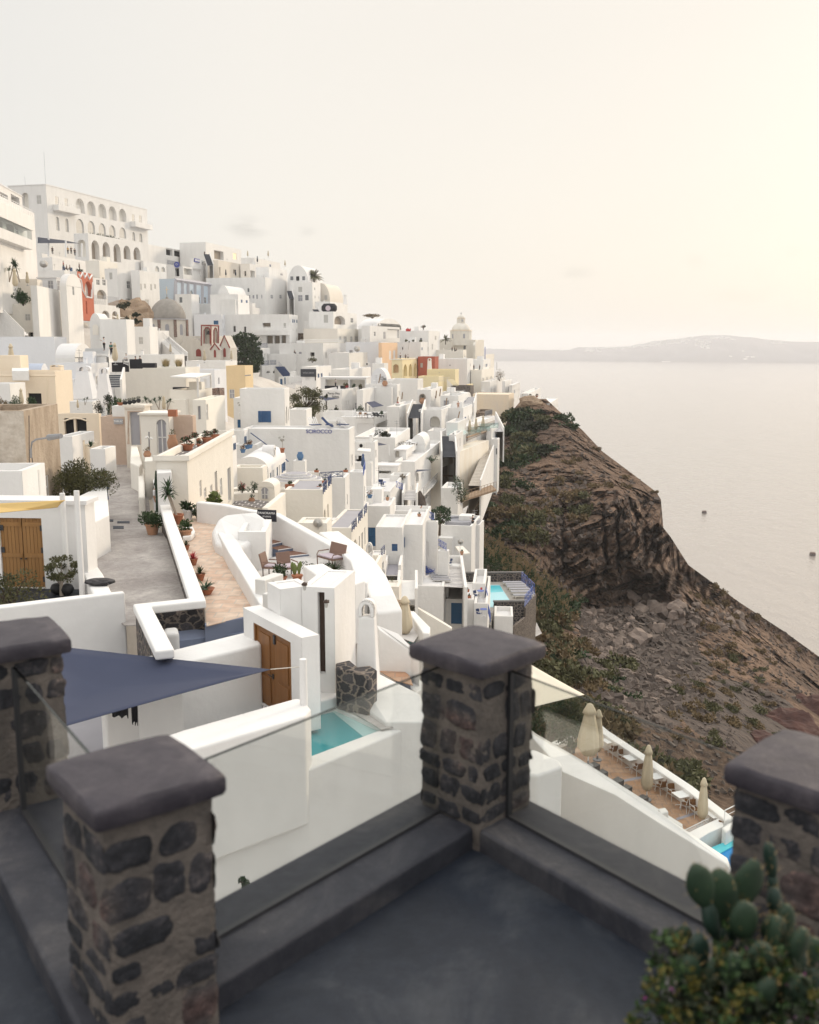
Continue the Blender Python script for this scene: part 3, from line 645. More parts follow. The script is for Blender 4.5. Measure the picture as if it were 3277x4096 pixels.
 if trim:
  tb=MB();tb.box(-w-.12,-.12,h-.25,.12,0,h+.03);tb.box(0.0,0,h-.25,.12,l,h+.03);tb.build('cornice',trim,E)
 for x,y in ((0,0),(-w,0),(0,l),(-w,l),(-w/2,l/2),(-w/2,0),(0,l/2)):
  p=o.world(x,y,0);BASES.append((p.x,p.y,p.z))
 return o
def outline(pts,z):
 return [gnd(p[0],p[1],p[2] if len(p)>2 else z) for p in pts]
def slab(name,label,cat,pts,zt,zb,m,bevel=.0,kind=None,group=None,base=False):
 top=outline(pts,zt);c=sum(top,Vector())/len(top);c.z=zb
 mb=MB();mb.prism([p-c for p in top],[Vector((p.x-c.x,p.y-c.y,0)) for p in top])
 o=mb.build(name,m,bevel=bevel,seg=3,loc=c)
 tag(o,label,cat,group,kind)
 if base:
  for p in top:BASES.append((p.x,p.y,zb))
 return o
def sheet(name,label,pts,z,m,kind='structure',th=.03):
 return slab(name,label,None,pts,z,z-th,m,kind=kind)
def strip(name,label,cat,path,width,zt,zb,m,bevel=.05,side=0,parent=None,group=None):
 """a wall of even width following a pixel path drawn on its top face; side -1/0/1 = path is left edge / middle / right edge"""
 P=[gnd(p[0],p[1],p[2] if len(p)>2 else zt) for p in path]
 n=len(P);Lf,Rg=[],[]
 for i,p in enumerate(P):
  d0=(P[i]-P[i-1]) if i else (P[1]-P[0]);d1=(P[i+1]-P[i]) if i<n-1 else d0
  d0=Vector((d0.x,d0.y,0)).normalized();d1=Vector((d1.x,d1.y,0)).normalized()
  nn=Vector((-d0.y-d1.y,d0.x+d1.x,0)).normalized();k=1/max(.4,nn.dot(Vector((-d0.y,d0.x,0))))
  a,b={0:(.5,.5),-1:(0,1),1:(1,0)}[side]
  Lf.append(p+nn*width*a*k);Rg.append(p-nn*width*b*k)
 c=sum(P,Vector())/n;c.z=zb
 mb=MB()
 for i in range(n-1):
  pass
 vs=[]
 for i in range(n):
  for q in (Lf[i],Rg[i]):vs.append(q-c)
  for q in (Lf[i],Rg[i]):vs.append(Vector((q.x-c.x,q.y-c.y,0)))
 fs=[]
 for i in range(n-1):
  a,b=i*4,i*4+4
  fs+=[(a,a+1,b+1,b),(a+3,a+2,b+2,b+3),(a+2,a,b,b+2),(a+1,a+3,b+3,b+1)]
 fs+=[(0,2,3,1),((n-1)*4,(n-1)*4+1,(n-1)*4+3,(n-1)*4+2)]
 mb.add(vs,fs)
 o=mb.build(name,m,bevel=bevel,seg=3,loc=c,parent=parent)
 if label:tag(o,label,cat,group)
 return o
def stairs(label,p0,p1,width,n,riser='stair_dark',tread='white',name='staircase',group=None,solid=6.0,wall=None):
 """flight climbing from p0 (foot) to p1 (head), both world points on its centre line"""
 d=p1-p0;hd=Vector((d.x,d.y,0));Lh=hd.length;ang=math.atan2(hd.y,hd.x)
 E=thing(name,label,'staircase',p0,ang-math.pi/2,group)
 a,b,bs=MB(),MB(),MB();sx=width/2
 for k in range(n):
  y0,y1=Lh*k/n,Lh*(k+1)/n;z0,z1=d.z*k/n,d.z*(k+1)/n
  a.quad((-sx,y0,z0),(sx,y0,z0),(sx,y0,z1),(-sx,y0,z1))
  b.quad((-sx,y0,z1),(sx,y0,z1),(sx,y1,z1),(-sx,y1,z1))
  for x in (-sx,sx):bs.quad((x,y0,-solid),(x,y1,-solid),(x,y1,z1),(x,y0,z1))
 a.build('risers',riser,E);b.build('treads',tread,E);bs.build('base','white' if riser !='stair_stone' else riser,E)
 if wall:
  for x in wall:
   m=MB();xx=x*(sx+.12)
   m.add([(xx-.12,0,-solid),(xx+.12,0,-solid),(xx+.12,Lh,-solid),(xx-.12,Lh,-solid),(xx-.12,0,.9),(xx+.12,0,.9),(xx+.12,Lh,d.z+.9),(xx-.12,Lh,d.z+.9)],[(3,2,1,0),(4,5,6,7),(0,1,5,4),(1,2,6,5),(2,3,7,6),(3,0,4,7)])
   m.build('side_wall','white',E)
 BASES.append((p0.x,p0.y,p0.z-.5));BASES.append((p1.x,p1.y,p1.z-.5))
 return E
def text(name,body,m,size,M4,parent=None,label=None,cat=None,ext=.01,align='CENTER',bold=0):
 cu=bpy.data.curves.new(name,'FONT');cu.body=body;cu.size=size;cu.extrude=ext;cu.align_x=align;cu.align_y='CENTER';cu.offset=bold
 t=bpy.data.objects.new(name,cu);COL.objects.link(t)
 bpy.context.view_layer.update()
 dg=bpy.context.evaluated_depsgraph_get();me=bpy.data.meshes.new_from_object(t.evaluated_get(dg))
 bpy.data.objects.remove(t);o=bpy.data.objects.new(name,me);COL.objects.link(o)
 me.materials.clear();me.materials.append(M[m])
 o.matrix_world=M4
 if parent:o.parent=parent
 if label:tag(o,label,cat)
 return o
def wallM(h,px,py,side='f',out=.05):
 """matrix for lettering lying on a house's front or side wall, in the house's own space"""
 if side=='f':
  x,y,z=h.loc(hitplane(px,py,h.c,h.fw));return Matrix.Translation((x,-out,z)) @ Matrix.Rotation(R(90),4,'X')
 x,y,z=h.loc(hitplane(px,py,h.c,h.rt));return Matrix.Translation((out,y,z)) @ Matrix.Rotation(R(90),4,'Z') @ Matrix.Rotation(R(90),4,'X')
def deco(h,side,path,r,m,name='trim',n=5,out=.0):
 """a raised moulding following a pixel path on a house's front ('f') or side ('s') wall"""
 P=[]
 for px,py in path:
  v=h.loc(hitplane(px,py,h.c,h.fw if side=='f' else h.rt));P.append((v[0],-out,v[2]) if side=='f' else (out,v[1],v[2]))
 mb=MB();mb.tube(P,r,n);return mb.build(name,m,h.E)
def ledge(h,side,x0,y0,x1,y1,outw,m='white',name='balcony',rail=None,railm='white_paint',railh=1.0,glass=False):
 """a slab standing out of a wall between two pixel corners, with an optional balustrade"""
 n=h.fw if side=='f' else h.rt
 a,b=h.loc(hitplane(x0,y0,h.c,n)),h.loc(hitplane(x1,y1,h.c,n));i=0 if side=='f' else 1
 u0,u1=sorted((a[i],b[i]));c_=h.loc(hitplane((x0+x1)/2,y0,h.c,n))[2],h.loc(hitplane((x0+x1)/2,y1,h.c,n))[2];z1,z0=max(c_),min(c_)
 Q=(lambda u,d,z:(u,-d,z)) if side=='f' else (lambda u,d,z:(d,u,z))
 mb=MB()
 v=[Q(u,d,z) for z in (z0,z1) for u,d in ((u0,.01),(u1,.01),(u1,outw),(u0,outw))]
 mb.add(v,[(3,2,1,0),(4,5,6,7),(0,1,5,4),(1,2,6,5),(2,3,7,6),(3,0,4,7)]);o=mb.build(name,m,h.E)
 if rail:
  q=MB();k=max(2,int((u1-u0)/1.2))
  if glass:
   q.quad(Q(u0,outw-.05,z1),Q(u1,outw-.05,z1),Q(u1,outw-.05,z1+railh),Q(u0,outw-.05,z1+railh));q.build('glass_guard','glass_far',o)
  else:
   q.tube([Q(u0,outw-.05,z1+railh),Q(u1,outw-.05,z1+railh)],.045,5);q.tube([Q(u0,outw-.05,z1+railh*.5),Q(u1,outw-.05,z1+railh*.5)],.035,5)
   for j in range(k+1):u=u0+(u1-u0)*j/k;q.tube([Q(u,outw-.05,z1),Q(u,outw-.05,z1+railh)],.045,5)
   q.build('railing',railm,o)
 return o
def pergola(label,pts,z,posts,zf,m='white',pm='white',th=.16):
 """flat awning roof over posts; pts and posts are pixels in the roof plane"""
 top=outline(pts,z);c=sum(top,Vector())/len(top);c.z=zf;E=thing('pergola',label,'pergola',c)
 mb=MB();mb.prism([p-c for p in top],[p-c-Vector((0,0,th)) for p in top]);mb.build('roof',m,E)
 for px,py in posts:
  p=gnd(px,py,z)-c;MB().box(p.x-.11,p.y-.11,0,p.x+.11,p.y+.11,p.z-th).build('post',pm,E)
 return E
def rock(name,label,loc,s,m,seed=0,kind=None,cat=None,rough=.35,sub=4,rz=0):
 bm=bmesh.new();bmesh.ops.create_icosphere(bm,subdivisions=sub,radius=1)
 for v in bm.verts:
  p=v.co.copy();f=1+rough*noise.fractal(p*1.1+Vector((seed*7.1,0,0)),1,2,4)+.12*(noise.cell(p*2.3+Vector((seed,3,1)))-.5)
  v.co=Vector((p.x*s[0],p.y*s[1],p.z*s[2]))*f
 me=bpy.data.meshes.new(name);bm.to_mesh(me);bm.free();me.materials.append(M[m]);o=bpy.data.objects.new(name,me);COL.objects.link(o);o.location=loc;o.rotation_euler=(0,0,rz)
 return tag(o,label,cat,None,kind)
def on(h,px,py):return gnd(px,py,h.zroof)
def lv(a,b,Y):
 p=at(*a,Y);return p,gnd(*b,p.z)
def leaves(n,vol,size,rd,up=.3,asp=2.2,mb=None):
 """n small leaf faces; vol(rd) -> centre point, outward direction"""
 mb=mb or MB()
 for _ in range(n):
  p,d=vol(rd)
  d=(d+Vector((rd.gauss(0,.5),rd.gauss(0,.5),rd.gauss(up,.5)))).normalized()
  s=d.cross(Vector((rd.gauss(0,1),rd.gauss(0,1),rd.gauss(0,1)))).normalized();k=size*rd.uniform(.6,1.4)
  a=d*k;b=s*k/asp
  mb.quad(p-a*.5,p+b*.5,p+a*.5,p-b*.5)
 return mb
def clumps(centres):
 def v(rd):
  c,r=rd.choice(centres);d=Vector((rd.gauss(0,1),rd.gauss(0,1),rd.gauss(0,1))).normalized()
  return c+Vector((d.x*r[0],d.y*r[1],d.z*r[2]))*(rd.random()**.25),d
 return v
def bush(name,label,cat,loc,rx,ry,rz,m,n=500,size=.25,nc=9,seed=1,stem='bark',group=None,up=.3,asp=2.2):
 rd=random.Random(seed);cs=[]
 for _ in range(nc):
  a=rd.uniform(0,6.28);q=rd.random()**.6
  cs.append((Vector((math.cos(a)*rx*q*.75,math.sin(a)*ry*q*.75,rz*rd.uniform(.25,1.0)*(1-.45*q))),(rx*rd.uniform(.25,.45),ry*rd.uniform(.25,.45),rz*rd.uniform(.2,.38))))
 E=thing(name,label,cat,loc,0,group)
 leaves(n,clumps(cs),size,rd,up,asp).build('foliage',m,E)
 st=MB()
 for c,r in cs[:5]:st.tube([(0,0,-.3),tuple(c*.5),tuple(c)],.05*max(rx,.4),5,.015)
 st.build('branches',stem,E)
 return E
def spiky(mb,c,n,ln,w,rd,elev=(-.2,1.3),droop=.25):
 """rosette of sword leaves"""
 for k in range(n):
  a=6.283*k/n+rd.uniform(-.2,.2);e=rd.uniform(*elev);d=Vector((math.cos(a)*math.cos(e),math.sin(a)*math.cos(e),math.sin(e)))
  s=Vector((-math.sin(a),math.cos(a),0))*w;L_=ln*rd.uniform(.75,1.1);p0=Vector(c);p1=p0+d*L_*.55;p2=p0+d*L_-Vector((0,0,droop*L_*math.cos(e)))
  mb.add([p0-s*.6,p0+s*.6,p1+s,p1-s,p2],[(0,1,2,3),(3,2,4)])
def mk_yucca(h=1.3,trunks=3,ln=.55,pot='terracotta',seed=2):
 def f():
  rd=random.Random(seed);E=thing('yucca','spiky yucca in a clay pot','plant');lf,tr=MB(),MB()
  for k in range(trunks):
   a=rd.uniform(0,6.28);t=Vector((math.cos(a)*.25*h,math.sin(a)*.25*h,h*rd.uniform(.55,1)))
   tr.tube([(0,0,.2),tuple(t*.5+Vector((0,0,.1))),tuple(t)],.05,6,.035);spiky(lf,t,26,ln,.035,rd)
  lf.build('foliage','leaf_grn',E);tr.build('trunk','bark_pale',E)
  if pot:MB().lathe([(.16,0),(.24,.36),(.27,.36),(.27,.42),(.2,.42),(.19,.36)],14).build('pot',pot,E)
  return E
 return f
def mk_potted(pot='terracotta',leaf='leaf',r=.35,pr=.22,ph=.36,n=160,size=.12,seed=3,square=False,jar=False,flower=None):
 def f():
  rd=random.Random(seed);E=thing('potted_plant','leafy plant in a pot','plant')
  p=MB()
  if square:p.box(-pr*1.5,-pr,0,pr*1.5,pr,ph);p.box(-pr*1.6,-pr*1.1,ph-.06,pr*1.6,pr*1.1,ph)
  elif jar:p.lathe([(pr*.6,0),(pr*1.05,ph*.35),(pr*1.1,ph*.6),(pr*.7,ph*.88),(pr*.85,ph),(pr*.7,ph),(pr*.6,ph*.9)],16)
  else:p.lathe([(pr*.68,0),(pr,ph*.86),(pr*1.14,ph*.86),(pr*1.14,ph),(pr*.9,ph),(pr*.86,ph*.9)],16)
  p.build('pot',pot,E,smooth=jar)
  cs=[(Vector((rd.uniform(-.5,.5)*r,rd.uniform(-.5,.5)*r,ph+r*rd.uniform(.2,.9))),(r*.5,)*3) for _ in range(6)]
  leaves(n,clumps(cs),size,rd).build('foliage',leaf,E)
  if flower:leaves(n //5,clumps(cs),size*.8,rd).build('flowers',flower,E)['kind']='stuff'
  return E
 return f
def mk_agave(ln=.5,n=24,pot='terracotta',leaf='leaf_grn',pr=.2,ph=.25,seed=5,w=.04):
 def f():
  rd=random.Random(seed);E=thing('agave','spiky succulent in a bowl','plant');m=MB();spiky(m,(0,0,ph),n,ln,w,rd,(.1,1.4),.1);m.build('foliage',leaf,E)
  if pot:MB().lathe([(pr*.6,0),(pr,ph*.9),(pr*1.1,ph),(pr*.8,ph)],14).build('pot',pot,E)
  return E
 return f
def mk_little_tree(h=1.3,pot='terracotta'):
 def f():
  rd=random.Random(8);E=thing('potted_tree','thin little tree in a pot','plant');MB().lathe([(.16,0),(.24,.4),(.27,.4),(.27,.46),(.2,.46)],14).build('pot',pot,E)
  t=MB();t.tube([(0,0,.4),(.04,0,h*.6),(0,.02,h*.8)],.02,5);cs=[]
  for k in range(6):
   a=k*1.05;e=Vector((math.cos(a)*.22,math.sin(a)*.22,h*rd.uniform(.8,1.05)));t.tube([(0,.02,h*.7),tuple(e)],.01,4);cs.append((e,(.12,.12,.1)))
  t.build('trunk','bark_pale',E);leaves(110,clumps(cs),.08,rd).build('crown','leaf_olive',E);return E
 return f
def palm(name,label,loc,trunk_h,ln,n=34,seed=4,m='leaf_olive',group=None):
 rd=random.Random(seed);E=thing(name,label,'palm',loc,0,group)
 lf=MB()
 for k in range(n):
  a=6.283*k/n*2.4;e=rd.uniform(-.1,1.35);pts=[]
  for j in range(8):
   t=j/7;pts.append(Vector((math.cos(a)*ln*t*math.cos(e),math.sin(a)*ln*t*math.cos(e),trunk_h+ln*t*math.sin(e)-.45*ln*t*t*math.cos(e*.7))))
  s=Vector((-math.sin(a),math.cos(a),0))
  for j in range(7):
   p,q=pts[j],pts[j+1];dn=Vector((0,0,-1))
   for sg in (-1,1):
    for u in (.0,.33,.66):
     b=p.lerp(q,u);wl=ln*.26*(math.sin(math.pi*min(1,(j+u+1)/8.2)))
     lf.add([b,b+(q-p)*.28,b+(q-p)*.75+s*sg*wl+dn*wl*.45],[(0,1,2)])
 lf.build('crown',m,E);MB().tube([(0,0,-1),(.05,0,trunk_h*.5),(0,0,trunk_h+.1)],ln*.07,8,ln*.05).build('trunk','bark',E)
 return E
def tree(name,label,loc,h,r,m,n=2600,size=.3,seed=1,crown0=.3,sx=1.0,bark='bark',group=None,nc=26,asp=2.0):
 rd=random.Random(seed);E=thing(name,label,'tree',loc,0,group);cs=[];tr=MB();tr.tube([(0,0,-.6),(.05*r,0,h*.3),(0,.03*r,h*.55)],.07*r+.05,8,.03*r+.02)
 for k in range(nc):
  zf=rd.uniform(crown0,1.0);wz=math.sin(math.pi*min(1,max(.12,(zf-crown0)/(1.06-crown0))))**.6;a=rd.uniform(0,6.28);q=r*wz*rd.uniform(.35,.95)
  c=Vector((math.cos(a)*q*sx,math.sin(a)*q*sx,h*zf*.95));cr=r*rd.uniform(.2,.36);cs.append((c,(cr,cr,cr*.75)))
  tr.tube([(0,0,h*min(.5,zf*.5)),tuple(c*.6+Vector((0,0,h*.12))),tuple(c)],.03*r,4,.008*r)
 tr.build('trunk',bark,E);leaves(n,clumps(cs),size,rd,.2,asp).build('crown',m,E)
 return E
def mk_parasol(h=2.9,r=.34,m='canvas',pole='white_metal',open_lo=.18,full=1.0):
 """folded parasol: pole, gathered canvas, cap flap, foot"""
 def f():
  E=thing('folded_parasol','folded cream parasol','parasol');z0,z1=h*open_lo,h*.97
  wob=lambda k,j:1+.22*math.sin(k*2.6+j*.4)*(1-.1*j)
  MB().lathe([(r*.55*full,z0),(r*full,z0+.12*h),(r*.9*full,z0+.3*h),(r*.62,z0+.52*h),(r*.42,z1-.1*h)],22,wob=wob).build('canvas',m,E,smooth=True)
  MB().lathe([(r*.72,z1-.135*h),(r*.55,z1-.08*h),(r*.30,z1-.01*h),(.03,z1+.01*h)],16,wob=lambda k,j:1+(.16 if j==0 else .05)*math.sin(k*2.4)).build('cap',m,E,smooth=True)
  MB().tube([(0,0,0),(0,0,z0+.3)],.035,8).build('pole',pole,E)
  MB().lathe([(.28,0),(.28,.06),(.07,.10),(.05,.3)],14).build('foot','steel',E)
  return E
 return f
def mk_dish(r=.55):
 def f():
  E=thing('satellite_dish','round satellite dish','satellite dish');m=MB();n=20
  prof=[(r*t,.17*r*t*t) for t in (0.001,.3,.6,.85,1)]
  Mx=Matrix.Translation((0,0,r*1.15)) @ Matrix.Rotation(R(68),4,'X')
  q=MB();q.lathe(prof,n);m.add([Mx @ Vector(v) for v in q.v],q.f);m.build('reflector','dish',E,smooth=True)
  b=MB();b.tube([(0,.06,-.2),(0,.06,r*1.1)],.03,6);b.tube([tuple(Mx @ Vector((0,0,.1*r))),tuple(Mx @ Vector((0,-.1,.8*r)))],.02,5);b.tube([tuple(Mx @ Vector((0,-r,.17*r))),tuple(Mx @ Vector((0,-.1,.8*r)))],.012,5);b.build('mount','steel',E)
  return E
 return f
def mk_ac():
 E=thing('air_conditioner','white air conditioner box','air conditioner');MB().box(-.42,-.16,0,.42,.16,.62).build('housing','ac_white',E,bevel=.02)
 g=MB()
 g.add([(.02+.2*math.cos(k*.5236)-.1,-.175,.31+.22*math.sin(k*.5236)) for k in range(12)],[tuple(range(12))]);g.build('fan_grille','dark',E);return E
def mk_table(sq=.7,h=.75,top='white_paint',leg='white_metal',round_=False):
 def f():
  E=thing('table','small table','table')
  t=MB()
  if round_:t.lathe([(sq*.5,h-.04),(sq*.5,h)],20)
  else:t.box(-sq/2,-sq/2,h-.04,sq/2,sq/2,h)
  t.build('tabletop',top,E,bevel=.01 if not round_ else 0)
  MB().tube([(0,0,.06),(0,0,h-.04)],.04,8).build('pedestal',leg,E)
  q=MB()
  for k in range(4):
   a=k*math.pi/2+.78;q.tube([(0,0,.12),(math.cos(a)*.32,math.sin(a)*.32,.03)],.025,6)
  q.build('foot',leg,E);return E
 return f
def mk_chair(seat='wicker',leg='white_metal',arm=True):
 def f():
  E=thing('armchair','chair','chair')
  s=MB();s.box(-.24,-.23,.42,.24,.23,.455);s.build('seat',seat,E,bevel=.012)
  b=MB();n=8;vs=[]
  for k in range(n+1):
   a=math.pi*(k/n);x,y=-.27*math.cos(a),.05+.23*math.sin(a)
   for z in (.52,.84):vs+=[(x,y+(z-.5)*.15,z),(x*.93,y*.93+(z-.5)*.15,z)]
  for k in range(n):
   o=k*4;b.quad(vs[o],vs[o+4],vs[o+6],vs[o+2]);b.quad(vs[o+1],vs[o+3],vs[o+7],vs[o+5]);b.quad(vs[o+2],vs[o+6],vs[o+7],vs[o+3]);b.quad(vs[o],vs[o+1],vs[o+5],vs[o+4])
  b.build('backrest',seat,E)
  for x in (-1,1):
   MB().tube([(x*.25,-.24,0),(x*.25,-.22,.64)],.016,6).build('leg',leg,E);MB().tube([(x*.25,.30,0),(x*.24,.20,.45),(x*.22,.33,.86)],.016,6).build('leg',leg,E)
   if arm:MB().tube([(x*.25,-.22,.64),(x*.28,0,.66),(x*.24,.26,.66)],.018,6).build('arm',leg,E)
  return E
 return f
def mk_lounger(pad='shut_grey',fr='ac_white',back=.0):
 def f():
  E=thing('sun_lounger','sun lounger','sun lounger')
  MB().box(-.32,-.95,.30,.32,.25,.37).build('mattress',pad,E,bevel=.02)
  c,s=math.cos(back),math.sin(back);Mx=Matrix.Translation((0,.25,.30)) @ Matrix.Rotation(back,4,'X')
  q=MB();q.box(-.32,.01,0,.32,.75,.07,Mx);q.build('backrest',pad,E)
  fr_=MB();fr_.box(-.35,-1,.24,.35,1,.295);fr_.build('frame',fr,E)
  for x in (-1,1):
   for y in (-.85,.8):MB().box(x*.31-.025,y-.03,0,x*.31+.025,y+.03,.24).build('leg',fr,E)
  return E
 return f
def mk_deckchair():
 E=thing('deck_chair','blue slatted deck chair','deck chair');s,b=MB(),MB()
 for k in range(6):y=-.3+k*.11;s.box(-.28,y,.34-k*.012,.28,y+.07,.37-k*.012)
 for k in range(8):
  t=k*.1;b.box(-.28,.34+t*.62,.36+t*.8,.28,.37+t*.62,.42+t*.8)
 s.build('seat','blue_rail',E);b.build('backrest','blue_rail',E)
 for x in (-.3,.3):
  q=MB();q.tube([(x,-.4,0),(x,.85,1.05)],.025,5);q.build('side_rail','blue_rail',E);q=MB();q.tube([(x,.45,0),(x,-.3,.58),(x,.5,.62)],.025,5);q.build('arm','blue_rail',E)
 return E
def railing(label,p0,p1,h=1.0,m='navy_rail',style='x',name='railing',group=None,post=None):
 """real bars between p0 and p1 (feet)"""
 d=p1-p0;L_=Vector((d.x,d.y,0)).length;E=thing(name,label,'railing',p0,math.atan2(d.y,d.x),group)
 sl=d.z/L_;r=.03;t=MB();t.tube([(0,0,h),(L_,0,h+d.z)],r,5);t.build('top_rail',m,E);t=MB();t.tube([(0,0,.12),(L_,0,.12+d.z)],r,5);t.build('bottom_rail',m,E)
 n=max(1,round(L_/(1.1 if style in 'xh' else .16)));q=MB();po=MB()
 for k in range(n+1):
  x=L_*k/n;z=sl*x
  if style in 'xh' or k%6==0:po.tube([(x,0,z),(x,0,z+h)],r*.9,5)
  else:q.tube([(x,0,z+.12),(x,0,z+h)],r*.5,4)
  if k<n and style=='x':
   x2=L_*(k+1)/n;z2=sl*x2;q.tube([(x,0,z+.12),(x2,0,z2+h)],r*.7,4);q.tube([(x,0,z+h),(x2,0,z2+.12)],r*.7,4);q.tube([((x+x2)/2,0,(z+z2)/2+.12),((x+x2)/2,0,(z+z2)/2+h)],r*.6,4)
  if k<n and style=='h':
   x2=L_*(k+1)/n;z2=sl*x2
   for u in (.4,.68):q.tube([(x,0,z+h*u),(x2,0,z2+h*u)],r*.7,4)
 po.build('posts',m,E)
 if q.v:q.build('bars',m,E)
 return E
def person(label,loc,rz=0,h=1.72,top='cloth_dk',legs='cloth_dk',pose='stand',arm=0.0,hair='hair',hat=None):
 """one continuous skinned body with clothes and hair as children"""
 k=h/1.75;sit=pose=='sit'
 hipz=.92 if not sit else .48
 J={};V=[];Ed=[];Rr=[]
 def j(name,p,r,par=None):
  J[name]=len(V);V.append(Vector(p)*k);Rr.append(r*k)
  if par is not None:Ed.append((J[par],J[name]))
 j('pel',(0,0,hipz),.135);j('wai',(0,.01,hipz+.2),.12,'pel');j('che',(0,.01,hipz+.38),.15,'wai');j('sho',(0,.0,hipz+.50),.11,'che');j('nek',(0,-.01,hipz+.58),.052,'sho');j('hea',(0,-.025,hipz+.68),.088,'nek');j('cro',(0,-.015,hipz+.79),.078,'hea')
 for s,n in ((-1,'l'),(1,'r')):
  j('a'+n,(s*.19,0,hipz+.48),.058,'sho')
  if arm and s>0:j('e'+n,(s*.24,-.20,hipz+.34),.044,'a'+n);j('w'+n,(s*.12,-.42,hipz+.42+arm*.2),.033,'e'+n);j('h'+n,(s*.09,-.50,hipz+.45+arm*.2),.036,'w'+n)
  elif sit:j('e'+n,(s*.25,-.08,hipz+.24),.044,'a'+n);j('w'+n,(s*.14,-.30,hipz+.18),.033,'e'+n);j('h'+n,(s*.1,-.38,hipz+.18),.036,'w'+n)
  else:j('e'+n,(s*.25,.02,hipz+.20),.044,'a'+n);j('w'+n,(s*.26,-.05,hipz-.04),.033,'e'+n);j('h'+n,(s*.26,-.07,hipz-.13),.036,'w'+n)
  j('t'+n,(s*.10,0,hipz-.05),.098,'pel')
  if sit:j('k'+n,(s*.13,-.44,hipz+.02),.068,'t'+n);j('f'+n,(s*.13,-.46,.09),.045,'k'+n);j('o'+n,(s*.14,-.60,.04),.035,'f'+n)
  else:j('k'+n,(s*.11,-.03*s,.50),.066,'t'+n);j('f'+n,(s*.11,.03*s,.08),.045,'k'+n);j('o'+n,(s*.13,.03*s-.15,.04),.035,'f'+n)
 E=thing('person',label,'person',loc,rz)
 def grow(name,idx,mt,add):
  used=sorted(idx);mp={a:i for i,a in enumerate(used)}
  me=bpy.data.meshes.new(name);me.from_pydata([V[a] for a in used],[(mp[a],mp[b]) for a,b in Ed if a in mp and b in mp],[]);o=bpy.data.objects.new(name,me);COL.objects.link(o);o.parent=E
  md=o.modifiers.new('skin','SKIN');md.use_smooth_shade=True
  for a in used:sv=me.skin_vertices[0].data[mp[a]];sv.radius=(Rr[a]+add,Rr[a]+add)
  me.skin_vertices[0].data[0].use_root=True
  sb=o.modifiers.new('s','SUBSURF');sb.levels=1;sb.render_levels=1;me.materials.append(M[mt]);return o
 g=lambda *n:{J[x] for x in n}
 grow('body',set(range(len(V))),'skin',0)
 grow('shirt',g('pel','wai','che','sho','al','ar','el','er'),top,.016*k)
 grow('trousers',g('pel','tl','tr','kl','kr','fl','fr'),legs,.014*k)
 hb=MB();c=V[J['cro']];hb.lathe([(.098*k,-.06*k),(.105*k,0),(.085*k,.06*k),(.02,.092*k)],12,tuple(c+Vector((0,.02*k,0))));hb.build('hair',hat or hair,E,smooth=True)
 return E
def sail(label,corners,m,sag=.25,inset=.12,n=10,name='shade_sail',group=None,cat='shade sail'):
 """triangular or four-cornered tensioned cloth with concave edges, given thickness"""
 c=sum(corners,Vector())/len(corners);k=len(corners)
 vs,fs=[Vector((0,0,-sag*.5))],[]
 ring=[]
 for i in range(k):
  a,b=corners[i]-c,corners[(i+1)%k]-c
  for t in range(n):
   u=t/n;p=a.lerp(b,u);p=p*(1-inset*4*u*(1-u));ring.append(p)
 rows=6
 for r in range(1,rows+1):
  q=r/rows
  for p in ring:vs.append(p*q+Vector((0,0,-sag*(1-q*q)*.5)))
 m_=len(ring)
 for i in range(m_):fs.append((0,1+i,1+(i+1)%m_))
 for r in range(rows-1):
  for i in range(m_):a=1+r*m_+i;b=1+r*m_+(i+1)%m_;fs.append((a,a+m_,b+m_,b))
 mb=MB();mb.add(vs,fs);o=mb.build(name,m,smooth=True,loc=c);sd=o.modifiers.new('s','SOLIDIFY');sd.thickness=.012
 return tag(o,label,cat,group)
def rod(name,label,cat,p0,p1,r,m,n=8,group=None,cap=True,r2=None):
 mb=MB();mb.tube([Vector((0,0,0)),p1-p0],r,n,r2);o=mb.build(name,m,loc=p0);return tag(o,label,cat,group)
def canopy(label,h,m='white',n=0):pass
